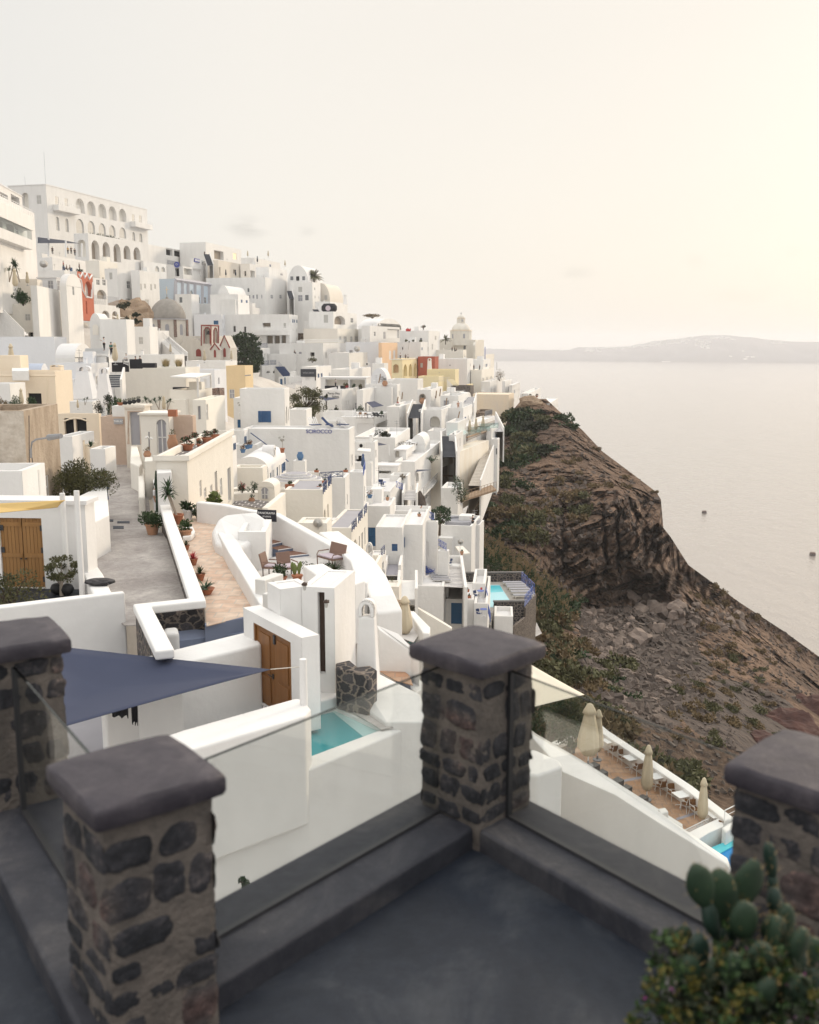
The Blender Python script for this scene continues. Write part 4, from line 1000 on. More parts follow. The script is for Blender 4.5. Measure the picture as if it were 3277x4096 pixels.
def chimney(label,px0,px1,yt,yb,Y,taper=.72,m='white',top='arch',yaw=8,dep=None):
 p0,p1=at(px0,yb,Y),at(px1,yb,Y);w=(p1-p0).length;hgt=at((px0+px1)/2,yt,Y).z-p0.z;c=(p0+p1)/2
 E=thing('chimney',label,'chimney',c,-R(yaw));d=dep or w*.8;hb=hgt*.78;a=w/2;b=a*taper;e=d*taper/2
 mb=MB();mb.add([(-a,-d/2,-1),(a,-d/2,-1),(a,d/2,-1),(-a,d/2,-1),(-b,-e,hb),(b,-e,hb),(b,e,hb),(-b,e,hb)],[(3,2,1,0),(4,5,6,7),(0,1,5,4),(1,2,6,5),(2,3,7,6),(3,0,4,7)]);mb.build('shaft',m,E,bevel=.05)
 hd=MB();hh=hgt-hb;n=8;t=.16*w
 for y in (-e,-e+t*.5):
  out=[(-b,hb)]+[(-b*math.cos(math.pi*k/n),hb+hh*(.45+.55*math.sin(math.pi*k/n))) for k in range(n+1)]+[(b,hb)]
  q=b-t;inn=[(-q,hb)]+[(-q*math.cos(math.pi*k/n),hb+hh*.35+(hh*.42)*math.sin(math.pi*k/n)) for k in range(n+1)]+[(q,hb)]
  for k in range(len(out)-1):
   A,B,C,D=out[k],out[k+1],inn[k+1],inn[k]
   for yy in (y,y+t):hd.quad((A[0],yy,A[1]),(B[0],yy,B[1]),(C[0],yy,C[1]),(D[0],yy,D[1]))
   hd.quad((A[0],y,A[1]),(B[0],y,B[1]),(B[0],y+t,B[1]),(A[0],y+t,A[1]));hd.quad((D[0],y,D[1]),(C[0],y,C[1]),(C[0],y+t,C[1]),(D[0],y+t,D[1]))
 for k in range(len(out)-1):
  A,B,C,D=out[k],out[k+1],inn[k+1],inn[k];hd.quad((A[0],-e,A[1]),(B[0],-e,B[1]),(B[0],e,B[1]),(A[0],e,A[1]));hd.quad((D[0],-e,D[1]),(C[0],-e,C[1]),(C[0],e,C[1]),(D[0],e,D[1]))
  hd.quad((A[0],e,A[1]),(B[0],e,B[1]),(C[0],e,C[1]),(D[0],e,D[1]))
 hd.build('hood',m,E)
 return E
FZ,KZ,CZ=-2.5,-2.385,-1.5
def pillar(label,c,ang,cap=.48,body=.40,seed=0,zb=FZ):
 E=thing('stone_pillar',label,'pillar',(c[0],c[1],zb),ang)
 h=CZ-zb
 rd=random.Random(seed);n,r=14,16;mb=MB();hb=body/2;ring=[]
 pts=[]
 for s in range(4):
  for k in range(n):
   t=-1+2*k/n
   pts.append(((t,-1),(1,t),(-t,1),(-1,-t))[s])
 for j in range(r+1):
  z=(h-.08)*j/r
  for x,y in pts:
   q=noise.fractal(Vector((x*1.3+seed*9,y*1.3,z*6)),1,2,3)*.008
   co_=.985 if abs(x)>.97 and abs(y)>.97 else 1
   mb.v.append(((hb+q)*x*co_,(hb+q)*y*co_,z))
 m=len(pts)
 for j in range(r):
  for k in range(m):mb.f.append((j*m+k,j*m+(k+1)%m,(j+1)*m+(k+1)%m,(j+1)*m+k))
 mb.build('shaft','mortar',E,smooth=False)
 sb=MB();z=.01
 while z<h-.16:
  ch=min(rd.uniform(.10,.19),h-.10-z)
  for s in range(4):
   x=-hb+rd.uniform(-.03,.02)
   while x<hb-.05:
    w=rd.uniform(.10,.24);x1=min(x+w,hb+rd.uniform(-.01,.012));z0=z+rd.uniform(0,.02);zz=z+ch-rd.uniform(.0,.02);cxm,czm=(x+x1)/2,(z0+zz)/2;a2,b2=(x1-x)/2-.004,(zz-z0)/2
    if a2>.03 and b2>.03 and rd.random()<.93:
     G=9;o=len(sb.v);sd_=rd.uniform(0,90);pw_=rd.uniform(2.6,5);lift=rd.uniform(.003,.010);tl=rd.uniform(-.2,.2)
     for j in range(G+1):
      for i in range(G+1):
       u,v=-1+2*i/G,-1+2*j/G;m_=max(abs(u),abs(v));q=((abs(u)**pw_+abs(v)**pw_)**(1/pw_)) or 1;k_=m_/q if m_ else 1
       k_ *=1+.16*noise.noise(Vector((u*1.2+sd_,v*1.2,m_)))
       px,pz=cxm+u*a2*k_+v*tl*.05,czm+v*b2*k_
       d=lift*(1-m_**8*1.35)+.006*noise.fractal(Vector((px*26+sd_,pz*26,seed)),1,2,3)
       y=-hb-d
       sb.v.append(((px,y,pz),(-y,px,pz),(-px,-y,pz),(y,-px,pz))[s])
     sb.f+=[(o+j*(G+1)+i,o+j*(G+1)+i+1,o+(j+1)*(G+1)+i+1,o+(j+1)*(G+1)+i) for j in range(G) for i in range(G)]
    x+=w
  z+=ch
 sb.build('stonework','lava',E)
 cb=MB();a=cap/2;g=12;vs=[]
 def sup(i,jj):
  u,v=-1+2*i/g,-1+2*jj/g;return u,v
 for i in range(g+1):
  for jj in range(g+1):
   u,v=sup(i,jj);d=max(abs(u),abs(v));bul=1+.035*(1-min(u*u,v*v)) if d>.9 else 1
   rr=1-.03*(u*u*v*v)**2
   vs.append((a*u*rr,a*v*rr,h-.006*(u*u+v*v)+.008*noise.noise(Vector((u*2+seed,v*2,1)))))
 cb.add(vs,[(i*(g+1)+jj,(i+1)*(g+1)+jj,(i+1)*(g+1)+jj+1,i*(g+1)+jj+1) for i in range(g) for jj in range(g)])
 edge=[i*(g+1) for i in range(g+1)]+[g*(g+1)+jj for jj in range(1,g+1)]+[i*(g+1)+g for i in range(g-1,-1,-1)]+[jj for jj in range(g-1,0,-1)]
 ne=len(edge);o=len(cb.v);zs=((.008,-.004),(.013,-.016),(.013,-.060),(.004,-.078),(-.03,-.080))
 for ex,dz in zs:
  for e in edge:
   x,y,z=cb.v[e];k=(a+ex)/a;cb.v.append((x*k,y*k,h-.012+dz))
 prev=edge
 for li in range(len(zs)):
  cur=[o+li*ne+q for q in range(ne)]
  for q in range(ne):cb.f.append((prev[q],cur[q],cur[(q+1)%ne],prev[(q+1)%ne]))
  prev=cur
 cb.f.append(tuple(prev[::-1]))
 cb.build('cap','slate_cap',E,smooth=True).data.set_sharp_from_angle(angle=R(38))
 return E
PM,PL,PR,PF=(.345,4.865),(-.985,3.36),(1.485,3.41),(-2.10,5.04)
pillar('stone pillar with dark cap in the corner where two glass panels meet',PM,R(45),seed=1)
pillar('nearest stone pillar, broad dark cap seen from above, left of the floor',PL,R(38),cap=.465,body=.40,seed=2)
pillar('stone pillar behind the prickly pear at the right edge',PR,R(45),cap=.47,body=.42,seed=3)
pillar('stone pillar cut by the left edge, glass panel in front of it',PF,R(32),cap=.5,body=.43,seed=4)
def V2(p):return Vector((p[0],p[1],0))
def kerb(label,a,b,inn,out):
 d=(V2(b)-V2(a)).normalized();n=Vector((-d.y,d.x,0));a,b=V2(a),V2(b)
 c=(a+b)/2;top=[a+n*out,b+n*out,b-n*inn,a-n*inn];mb=MB()
 mb.prism([Vector((p.x-c.x,p.y-c.y,KZ-FZ)) for p in top],[Vector((p.x-c.x,p.y-c.y,-.02)) for p in top])
 o=mb.build('kerb','slate_kerb',loc=(c.x,c.y,FZ),bevel=.02,seg=3);tag(o,label,'kerb')
def panel(label,a,b,zt=-1.61):
 a,b=V2(a),V2(b);d=b-a;L_=d.length;E=thing('glass_balustrade',label,'glass panel',(a.x,a.y,KZ),math.atan2(d.y,d.x));h=zt-KZ
 MB().box(0,-.006,.012,L_,.006,h).build('pane','glass_rail',E)
 MB().box(0,-.007,h,L_,.007,h+.003).build('top_edge','glass_edge',E)
 MB().box(-.01,-.014,0,L_+.01,.014,.016).build('channel','iron',E);MB().box(-.012,-.013,.016,.008,.013,h).build('channel','iron',E);MB().box(L_-.008,-.013,.016,L_+.012,.013,h).build('channel','iron',E)
 return E
kerb('low dark concrete kerb under the glass in front of the pool wall',(-.62,3.62+.15),(.26,4.80),.30,.27) if 0 else None
def seg(p,q,t0,t1):return (p[0]+(q[0]-p[0])*t0,p[1]+(q[1]-p[1])*t0),(p[0]+(q[0]-p[0])*t1,p[1]+(q[1]-p[1])*t1)
g1=((-.80,3.66),(.155,4.79));g2=((.505,4.72),(1.30,3.68));g3=((-1.98,4.78),(-1.12,3.50))
kerb('dark concrete kerb under the glass facing the white pool wall',(-.93,3.505),(.46,5.15),.235,.23)
kerb('dark concrete kerb under the glass facing the folded parasols',(.20,5.12),(1.72,3.13),.205,.23)
kerb('dark concrete kerb at the far left under the glass',(-2.20,5.10),(-.95,3.23),.23,.22)
panel('clear glass panel between the nearest pillar and the corner pillar',*g1)
panel('clear glass panel right of the corner pillar',*g2)
panel('clear glass panel at the left edge beside the cut-off pillar',*g3)
fp=[(-2.35,5.2),(-1.0,3.2),(.345,5.1),(2.1,2.75),(3.2,1.2),(3.2,-4),(-4.4,-4),(-4.4,2.6)]
mb=MB();mb.prism([Vector((x,y,0)) for x,y in fp],[Vector((x,y,-.3)) for x,y in fp]);tag(mb.build('terrace_floor','slate_floor',loc=(0,0,FZ)),'dark blue-grey concrete terrace floor',kind='structure')
ub=[(-2.45,5.35),(-1.0,3.42),(.345,5.32),(2.25,2.85),(3.3,1.3),(3.3,-4),(-4.5,-4),(-4.5,2.7)]
mb=MB();mb.prism([Vector((x,y,-.31)) for x,y in ub],[Vector((x,y,-14)) for x,y in ub]);mb.build('terrace_base','white_near',loc=(0,0,FZ))
bpy.data.objects['terrace_base']['kind']='structure'
def prickly():
 rd=random.Random(11);c=Vector((1.02,2.72,-2.5))
 E=thing('cactus_pot','prickly pear cactus and yellow-green shrub in a pale pot by the pillar','potted cactus',c)
 MB().lathe([(.15,0),(.20,.3),(.235,.47),(.25,.47),(.25,.52),(.21,.52),(.19,.44)],26).build('pot','ledge_grey',E,smooth=False)
 def pad(mb,base,d,face,L_,W):
  d=d.normalized();s=d.cross(face).normalized();f=s.cross(d).normalized();n=14;o=len(mb.v);rings=9
  for j in range(rings):
   t=j/(rings-1);wv=math.sin(math.pi*(t*.94+.03))**.62*(.78+.3*t)
   for k in range(n):
    a=6.283*k/n;mb.v.append(tuple(base+d*L_*t+s*math.cos(a)*W*wv+f*math.sin(a)*.021*wv**.5))
  for j in range(rings-1):
   for k in range(n):mb.f.append((o+j*n+k,o+j*n+(k+1)%n,o+(j+1)*n+(k+1)%n,o+(j+1)*n+k))
  mb.f.append(tuple(o+(rings-1)*n+k for k in range(n)))
  sp=[]
  for _ in range(16):
   t=rd.uniform(.1,.97);w=rd.uniform(-.85,.85);wv=math.sin(math.pi*(t*.94+.03))**.62*(.78+.3*t);sp.append((base+d*L_*t+s*w*W*wv+f*rd.choice((-1,1))*.018,(f*rd.choice((-1,1))+s*w*.8+d*.5).normalized()))
  for k in range(9):
   a=math.pi*k/8;sp.append((base+d*L_*(.5+.5*math.sin(a))+s*math.cos(a)*W*.95,(s*math.cos(a)+d*math.sin(a)).normalized()))
  return base+d*L_,s,sp
 view(0,0,3277)
 spines=MB()
 def P(px,py,Y):return at(px,py,Y)-c
 spec=[(1500,1945,1463,1822,2.66,.048,0),(1520,2010,1512,1832,2.70,.068,0),(1545,1960,1588,1812,2.74,.062,.2),(1512,2120,1519,1985,2.66,.05,.5),(1575,2010,1562,1900,2.62,.050,0),(1548,2090,1572,1985,2.64,.030,1.2),(1640,2040,1655,1905,2.70,.046,.2),(1610,2060,1634,1930,2.60,.030,1.3),(1452,2120,1470,1968,2.60,.056,.3),(1440,2080,1415,1960,2.58,.018,1.4),(1530,2150,1490,2050,2.56,.03,1.0),
   (1690,2060,1712,1975,2.72,.055,0),(1665,2110,1668,1985,2.64,.055,0),(1600,2140,1608,2030,2.58,.058,.2),(1570,2150,1552,2050,2.54,.035,1.1),(1480,2170,1455,2075,2.54,.045,.6),(1700,2130,1716,2040,2.62,.05,.3),(1630,1880,1618,1775,2.80,.020,1.2),(1640,1960,1628,1870,2.78,.035,.6),(1640,2150,1640,2070,2.54,.05,.3),(1560,2110,1535,2010,2.5,.05,.2),(1500,2110,1505,2020,2.52,.045,.5),(1600,2090,1598,1985,2.52,.05,.1),(1660,2060,1690,1955,2.6,.05,.4),(1470,2110,1440,2015,2.5,.045,.2),(1590,2150,1620,2060,2.44,.05,.3),(1690,2150,1672,2055,2.48,.05,.1),(1450,2000,1440,1950,2.7,.02,.9),(1640,2000,1622,1930,2.66,.045,0)]
 for i,(bx,by,tx,ty,Y,W,fa) in enumerate(spec):
  b,t=P(bx,by,Y+.02),P(tx,ty,Y);W *=1.0;b0=b;b=b.lerp(t,.28);mb=MB();face=Vector((math.sin(fa+.2),-math.cos(fa+.2),.12))
  _,s,sp=pad(mb,b,t-b,face,(t-b).length,W);mb.build('pad','cactus' if Y<2.76 and i not in (8,12,13,16,19) else 'cactus_dk',E,smooth=True)
  if i<20:m3=MB();pad(m3,b0-(t-b0)*.25,(t-b0),Vector((math.sin(fa+.9),-math.cos(fa+.9),.12)),(t-b0).length*.62,W*.82);m3.build('pad','cactus_dk',E,smooth=True)
  for p,d in sp:
   e=d.cross(Vector((.3,.2,1))).normalized()*.0016;spines.add([p-e,p+e,p+d*rd.uniform(.012,.028)],[(0,1,2)])
 spines.build('spines','spine',E)['kind']='stuff'
 cs=[]
 for px,py,Y,r in ((1420,2005,2.55,.06),(1445,2070,2.5,.09),(1400,2090,2.55,.07),(1395,2140,2.5,.08),(1475,2120,2.45,.09),(1560,2080,2.5,.08),(1540,2130,2.42,.10),(1620,2110,2.45,.10),(1650,2060,2.5,.07),(1660,2140,2.45,.10),(1700,2100,2.5,.09),(1590,2045,2.5,.05),(1500,2160,2.4,.12),(1600,2170,2.4,.12),(1720,2160,2.5,.12),(1580,2010,2.55,.04),(1420,2150,2.45,.1)):
  cs.append((P(px,py,Y),(r,r,r)))
 cs2=[(q+Vector((rd.gauss(0,.7)*r[0],rd.gauss(0,.7)*r[0],rd.gauss(.2,.6)*r[0])),(r[0]*rd.uniform(.15,.4),)*3) for q,r in cs for _ in range(7)]
 leaves(1700,clumps(cs2),.022,rd,.4,1.7).build('foliage','leaf_br',E);leaves(1000,clumps(cs2[::2]),.020,rd,.6,1.7).build('foliage','leaf_yel',E);leaves(1000,clumps(cs),.026,rd,.1,1.7).build('foliage','leaf_dk',E)
 leaves(26,clumps(cs),.018,rd).build('flowers','flower_m',E)['kind']='stuff'
 st=MB()
 for q,r in cs:st.tube([(0,0,.42),tuple(q*.55+Vector((0,0,.2))),tuple(q)],.007,4)
 st.build('stems','bark',E)
prickly()
view(0,2400,1700)
NW='white_near'
slab('pool_wall','long white wall under the glass with a plunge pool behind its rim','wall',[(560,925),(868,812),(1250,690),(1740,482),(1720,462),(1560,519),(1257,633),(700,790),(540,860)],-10.6,-19,NW,.06)
slab('courtyard_parapet','thick white courtyard parapet between wooden gate and pool','wall',[(560,590),(740,528),(1200,398),(1228,402),(1262,440),(1240,470),(760,612),(580,665)],-9.1,-12,NW,.06)
slab('pool_water','turquoise plunge pool water beside the white post',None,[(1225,420),(1385,408),(1480,470),(1580,530),(1250,660),(1205,560)],-10.72,-11.6,'pool_teal',kind='structure')
slab('pool_step','pale submerged step along the right of the plunge pool','pool step',[(1300,412),(1372,420),(1562,521),(1478,556)],-10.705,-11.2,'pool_mint')
slab('rim_wall','white rim wall along the right side of the plunge pool','wall',[(1310,410),(1330,398),(1410,432),(1585,512),(1555,524)],-10.58,-12.5,NW,.03)
slab('pool_platform','white stepped platform behind the plunge pool beside the gate wall','step',[(1190,430),(1180,372),(1275,330),(1395,402),(1378,415),(1258,442)],-10.56,-12.5,NW,.04)
slab('gate_step','white step below the wooden gate wall by the dark doorway','step',[(1150,400),(1140,330),(1270,290),(1372,352),(1380,392),(1262,420)],-10.3,-12,NW,.04)
view(500,2100,800)
A,B=gnd(1020,712,-7.9),gnd(1524,975,-7.9);gd=(B-A);gl=gd.length;gang=math.atan2(gd.y,gd.x)
gate=thing('gate_wall','white wall framing the double wooden door','gate',(A.x,A.y,-10.6),gang)
gp,gn=Vector((A.x,A.y,-10.6)),Vector((gd.y,-gd.x,0)).normalized()
gx=lambda px,py:((hitplane(px,py,gp,gn)-gp).dot(gd.normalized()),(hitplane(px,py,gp,gn)-gp).z)
dl,dr,dtop=gx(1118,1200)[0],gx(1434,1250)[0],(gx(1118,848)[1]+gx(1430,1010)[1])/2
m=MB();gth=.55
gridwall(m,lambda u,z,d:(u,d,z),0,gl,0,2.7,[(dl,dr,.02,dtop,.12,False)])
m.quad((0,gth,0),(0,0,0),(0,0,2.7),(0,gth,2.7));m.quad((gl,0,0),(gl,gth,0),(gl,gth,2.7),(gl,0,2.7));m.quad((0,0,2.7),(gl,0,2.7),(gl,gth,2.7),(0,gth,2.7));m.quad((gl,gth,0),(0,gth,0),(0,gth,2.7),(gl,gth,2.7))
m.build('wall',NW,gate)
for i in range(2):
 x0=dl+.06+(dr-dl-.12)*i/2;x1=x0+(dr-dl-.12)/2-.012
 lf=MB();lf.box(x0,.075,.03,x1,.118,dtop-.06);d_=lf.build('door_leaf','wood',gate,bevel=.006)
 w=x1-x0
 for z0,z1 in ((.18,.95),(1.05,dtop-.2)):
  MB().box(x0+w*.2,.045,z0,x1-w*.2,.076,z1).build('panel','wood',d_,bevel=.022)
fr=MB();fr.box(dl,.02,.02,dl+.055,.12,dtop);fr.box(dr-.055,.02,.02,dr,.12,dtop);fr.box(dl+.055,.02,dtop-.055,dr-.055,.12,dtop);fr.build('frame','wood',gate)
mdx=(dl+dr)/2
hq=MB();hq.box(mdx+.02,.03,dtop-.35,mdx+.12,.074,dtop-.08);hq.box(mdx-.09,.035,.98,mdx-.03,.074,1.12);hq.tube([(mdx-.06,0,1.06),(mdx-.26,-.005,1.07)],.016,6);hq.build('handle','iron',gate)
def post(label,px0,px1,yt,yb,Y,r2=1.0,m='white_near',vw=None):
 p0,p1=at((px0+px1)/2,yb,Y),at((px0+px1)/2,yt,Y);w=(at(px1,yb,Y)-at(px0,yb,Y)).length/2
 return rod('post',label,'post',Vector((p0.x,p0.y,p0.z)),Vector((p0.x,p0.y,p1.z)),w,m,16,r2=w*r2)
view(0,2400,1700)
post('round white post the blue sail is roped to',1221,1256,240,690,24.1,.85)
T=at(1099,281,24.4)
sail('large navy blue triangular shade sail',[T,at(40,165,27.5),at(95,560,20.5)],'sail_blue',.5,.02)
tp=at(1217,271,24.1)
rod('rope','short pale rope tying the blue sail to the post','rope',T,tp,.012,'canvas_w',5)
slab('courtyard_back_wall','white wall with rounded top behind the blue sail','wall',[(400,262),(575,232),(1000,128),(1050,150),(1062,178),(640,280),(420,320)],-8.75,-12,NW,.08)
slab('courtyard_pier','white pier beneath the blue sail beside hanging towels','wall',[(560,330),(739,330,),(742,372),(560,400)],-9.0,-13,NW,.03)
sheet('courtyard_floor','grey courtyard floor',[(200,420),(1100,250),(1250,420),(1100,640),(300,700)],-11.3,'floor_grey')
def towels():
 E=thing('towels','dark towels hanging under the edge of the blue sail','towels',at(540,425,24.5));rd=random.Random(5)
 def one(x0,x1,drop):
  mb=MB();n=8
  for j in range(5):
   for k in range(n+1):mb.v.append((x0+(x1-x0)*k/n,.05*math.sin(k*2.1)*(j/4),-drop*j/4*(1+.12*math.sin(k*1.7))))
  for j in range(4):
   for k in range(n):mb.f.append((j*(n+1)+k,j*(n+1)+k+1,(j+1)*(n+1)+k+1,(j+1)*(n+1)+k))
  o=mb.build('towel','cloth_dk',E);s=o.modifiers.new('s','SOLIDIFY');s.thickness=.02
 one(-.55,-.12,.32);one(-.05,.12,.5);one(.32,.46,.48)
 MB().tube([(-.7,0,.0),(.6,0,.05)],.012,5).build('line','iron',E)
towels()
view(0,1600,900)
sheet('alley','pale grey concrete alley',[(960,1725),(560,1500),(500,700),(700,480),(780,330),(1080,330),(1160,900),(1360,1180),(1520,1560),(1100,1725)],-9.0,'alley')
view(500,2100,800)
wallE=thing('alley_wall','dark rubble stone wall with broad white coping along the alley','wall',gnd(640,660,-8.0))
def cop(path,w,zt,zb,m,bevel,side,nm):
 o=strip(nm,None,None,path,w,zt,zb,m,bevel,side);o.parent=wallE;o.matrix_parent_inverse=Matrix.Translation(-wallE.location)
bpy.context.view_layer.update()
ptsW=[(345,1080),(150,690),(625,640),(385,-40),(270,-420)]
cop(ptsW,.50,-8.0,-8.26,NW,.05,0,'coping')
cop(ptsW,.40,-8.262,-10.4,'rubble_wall',0,0,'masonry')
sheet('patio','sandy tiled patio',[(705,870),(1100,770),(1190,700),(960,480),(800,100),(790,-260),(900,-500),(420,-500),(430,-30),(600,520),(690,680)],-8.75,'patio_tile')
slab('patio_step','upper blue-grey step with brick tread at the patio edge','step',[(690,866),(1030,800),(1030,780),(690,845)],-8.76,-9.4,'grey_blue')
slab('patio_step','middle brick tread step below the patio','step',[(700,915),(1030,862),(1030,800),(695,860)],-9.0,-9.8,'brick_tread')
slab('patio_step','lowest blue-grey step beside the courtyard wall','step',[(470,1000),(1030,930),(1030,880),(690,905),(460,890)],-9.2,-10.4,'grey_blue')
slab('corner_block','small rounded white block at the foot of the stone wall','block',[(325,935),(470,925),(455,872),(330,885)],-8.75,-10,NW,.12)
view(0,1600,900)
slab('front_wall','long white wall below the brown garage door','wall',[(-60,1575),(560,1500),(945,1462),(958,1475),(-60,1602)],-8.0,-13,NW,.05)
slab('white_ramp','white sloping buttress in front of the long white wall','wall',[(330,1722,-8.9),(420,1700,-8.9),(760,1850,-9.6),(640,1880,-9.6)],-9,-13,NW,.06)
g=H('white house wall with the brown double garage door',-300,668,None,800,1480,35.5,4,NW,'flat',f=[('N',-12,905,350,1440,'dark')],L=.9)
def garage_doors():
 a=g.loc(hitplane(4,1200,g.c,g.fw))[0];b=g.loc(hitplane(345,1200,g.c,g.fw))[0];z1=g.loc(hitplane(170,908,g.c,g.fw))[2];z0=g.loc(hitplane(170,1436,g.c,g.fw))[2]
 for i in range(2):
  x0=a+(b-a)*i/2+.01;x1=x0+(b-a)/2-.02;d=MB();k=6
  for q in range(k):d.box(x0+(x1-x0)*q/k+.006,.1,z0,x0+(x1-x0)*(q+1)/k-.006,.15,z1)
  o=d.build('door_leaf','wood_lt',g.E)
  for z in (z0+.12,z0+(z1-z0)*.43,z0+(z1-z0)*.88):MB().box(x0+.02,.07,z,x1-.02,.099,z+.16).build('batten','wood_lt',o)
  for z in (z0+.2,z0+(z1-z0)*.5,z0+(z1-z0)*.82):MB().box(x1-.14 if i else x0,.05,z,x1 if i else x0+.14,.069,z+.2).build('hinge','iron',o)
  MB().lathe([(.04,0),(.04,.03)],10,(x0+.08 if i else x1-.08,.06,z0+1.05)).build('handle','iron',o)
garage_doors()
sail('yellow shade sail over the brown garage door',[at(-160,800,33.0),at(500,768,34.6),at(440,824,34.4),at(-160,880,32.2)],'sail_yellow',.2,.02,name='shade_sail')
post('white round post nearer the alley, taller of the two',611,655,695,1500,34.2,.95);post('white round post left of the taller one',500,542,714,1440,35.0,.95)
slab('alley_parapet','low white wall along the left of the alley topped by a black stone','wall',[(610,1195),(672,1165),(790,1330),(858,1475),(720,1500),(640,1330)],-8.35,-12,NW,.06)
mb=MB();mb.lathe([(.02,0),(.25,.02),(.36,.10),(.35,.18),(.24,.24),(.02,.25)],18);o=mb.build('black_stone','dark_block',smooth=True,loc=gnd(768,1415,-8.35));o.scale=(1.5,.95,.8);tag(o,'flat oval black stone on the low white wall','stone')
mb=MB();mb.lathe([(.02,0),(.16,.02),(.2,.10),(.12,.16),(.02,.17)],12);tag(mb.build('black_stone','dark_block',smooth=True,loc=gnd(622,1182,-8.35)),'small round black stone behind the taller white post','stone')
sheet('garage_court','dark slate forecourt',[(-60,1620),(620,1520),(640,1380),(-60,1380)],-9.0+.02,'slate_floor')
p=gnd(470,1500,-8.98)
tree('olive_tree','small round olive tree by the garage door',p,1.55,.62,'leaf_olive',1300,.10,21,.40,nc=18,bark='bark_pale')
for k,(px,py,lb) in enumerate(((440,1490,'round black pot left of the little olive trunk'),(520,1495,'round black pot right of the little olive trunk'))):
 mb=MB();mb.lathe([(.08,0),(.2,.1),(.24,.22),(.18,.36),(.1,.4)],14);tag(mb.build('black_pot','black_pot',smooth=True,loc=gnd(px,py,-8.98)),lb,'pot','black pots')
bush('shrub','dry grey-green shrub in the bottom corner by the garage','shrub',gnd(80,1560,-8.9),1.25,.7,1.35,'leaf_olive',1300,.11,12,5)
slab('garden_wall','white wall with clipped bush spilling over it by the alley','wall',[(440,820),(480,790),(640,720),(800,640),(818,655),(838,880),(690,950),(600,860)],-7.4,-10,NW,.05)
bush('garden_bush','big grey-green bush on the white garden wall','bush',gnd(635,660,-7.3)+Vector((0,0,-.7)),1.75,1.5,1.9,'leaf_olive',8000,.15,30,6,asp=3)
slab('alley_rock','rough brown rock at the foot of the garden wall','rock',[(680,920),(720,910),(725,1020),(690,1075)],-8.5,-9.2,'rock_tan',.1)
for (a,b,c,d) in ((800,915,870,930),(900,928,995,942),(868,965,950,985),(1062,770,1112,786)):
 slab('drain_cover','iron drain cover set in the alley near '+{800:'the garden wall corner',900:'the middle, closest to the wide planter',868:'the two others, lowest of the three',1062:'the cream gatepost'}[a],'drain cover',[(a,d),(c,d),(c,b),(a,b)],-8.975,-9.0,'stair_dark')
view(0,1600,900)
slab('alley_pillar','white square pillar with sloping lettered top beside the alley','pillar',[(1205,560),(1318,552),(1300,486),(1195,490)],-6.4,-9,NW,.04)
slab('gate_block','low cream block wall at the alley bend','wall',[(1058,515),(1108,512),(1112,740),(1062,742)],-8.0,-9.2,'cream_l',.12)
slab('gate_post','cream gatepost carrying the security camera pole','gatepost',[(1108,470),(1200,462),(1196,432),(1112,437)],-6.9,-9.2,'cream_l',.05)
person('man in white shirt and dark cap standing behind the pillar, arm by his side',gnd(1205,895,-9),R(80),1.75,'cloth_w','cloth_w',hat='cloth_dk')
person('person in pale pink shirt and jeans half hidden by the garden wall',gnd(822,775,-9.0),R(-60),1.72,'cloth_w','cloth_blue',arm=.2)
put('bigpot',mk_potted('clay','leaf',.95,.50,.80,900,.2,31),gnd(1172,1030,-9),0,'big ribbed clay planter with bushy green plant on the alley',None,.66)
def euph():
 E=thing('cactus','tall column cactus rising from the big alley planter','cactus',gnd(1205,925,-9)+Vector((.05,0,.45)));m=MB();rd=random.Random(3)
 m.tube([(0,0,0),(.03,0,.8),(-.02,0,1.5),(.05,0,2.1)],.10,8,.085);m.tube([(0,0,.9),(.16,0,1.1),(.15,0,1.6)],.05,6);m.build('stem','cactus',E)
euph()
view(500,2100,800)
PAT=-8.75
for k,(px,py,kind,lb,sc) in enumerate(((520,130,'pot_g','clay pot of bright green succulent tucked behind the alley wall',1.15),(530,215,'pot_d','small pot of dark trailing plant behind the alley wall',.8),(590,345,'pot_r','pot of reddish aloe behind the alley wall',1.0),(650,480,'pot_d','pot of dark spiky aloe behind the alley wall',1.05),(697,598,'agv','broad clay bowl with a spiky agave at the corner of the stone wall',1.0))):
 mk={'pot_g':mk_potted('clay','leaf_br',.34,.26,.42,260,.12,41),'pot_d':mk_agave(.34,40,'terracotta','leaf',.18,.26,6,.02),'pot_r':mk_agave(.34,40,'terracotta','flower',.18,.26,7,.018),'agv':mk_agave(.5,18,'terracotta','leaf_grn',.3,.22,9,.045)}[kind]
 put(kind,mk,gnd(px,py,PAT),k,lb,'pots along the alley wall',sc)
view(0,1600,900)
put('yuc',mk_yucca(1.5,3,.6,'terracotta',12),gnd(1365,950,PAT),0,'tall yucca in a terracotta pot on the patio',None,1.15)
put('pot_w',mk_potted('white_paint','leaf',.38,.26,.5,170,.2,42),gnd(1445,915,PAT),0,'white pot of large-leaved plant on the patio')
bush('shrub','low round bright green shrub on the patio','shrub',gnd(1545,915,PAT),.7,.5,.75,'leaf_grn',900,.14,10,15)
put('pot_s',mk_potted('clay','succulent',.5,.38,.62,120,.34,43),gnd(1655,890,PAT),0,'ribbed clay pot of fleshy pale green succulent on the patio')
put('pot_c',mk_potted('clay','leaf_grn',.34,.3,.4,240,.14,44),gnd(1680,930,PAT),0,'low pot of dark green leaves beside the curved white wall')
slab('round_planter','low round white planter on the patio tiles','planter',[(1400,975),(1480,968),(1498,1005),(1470,1040),(1400,1050)],PAT+.25,PAT,NW,.05)
def arch3(k,*xs):return [(k,*x) for x in xs]
view(0,650,700)
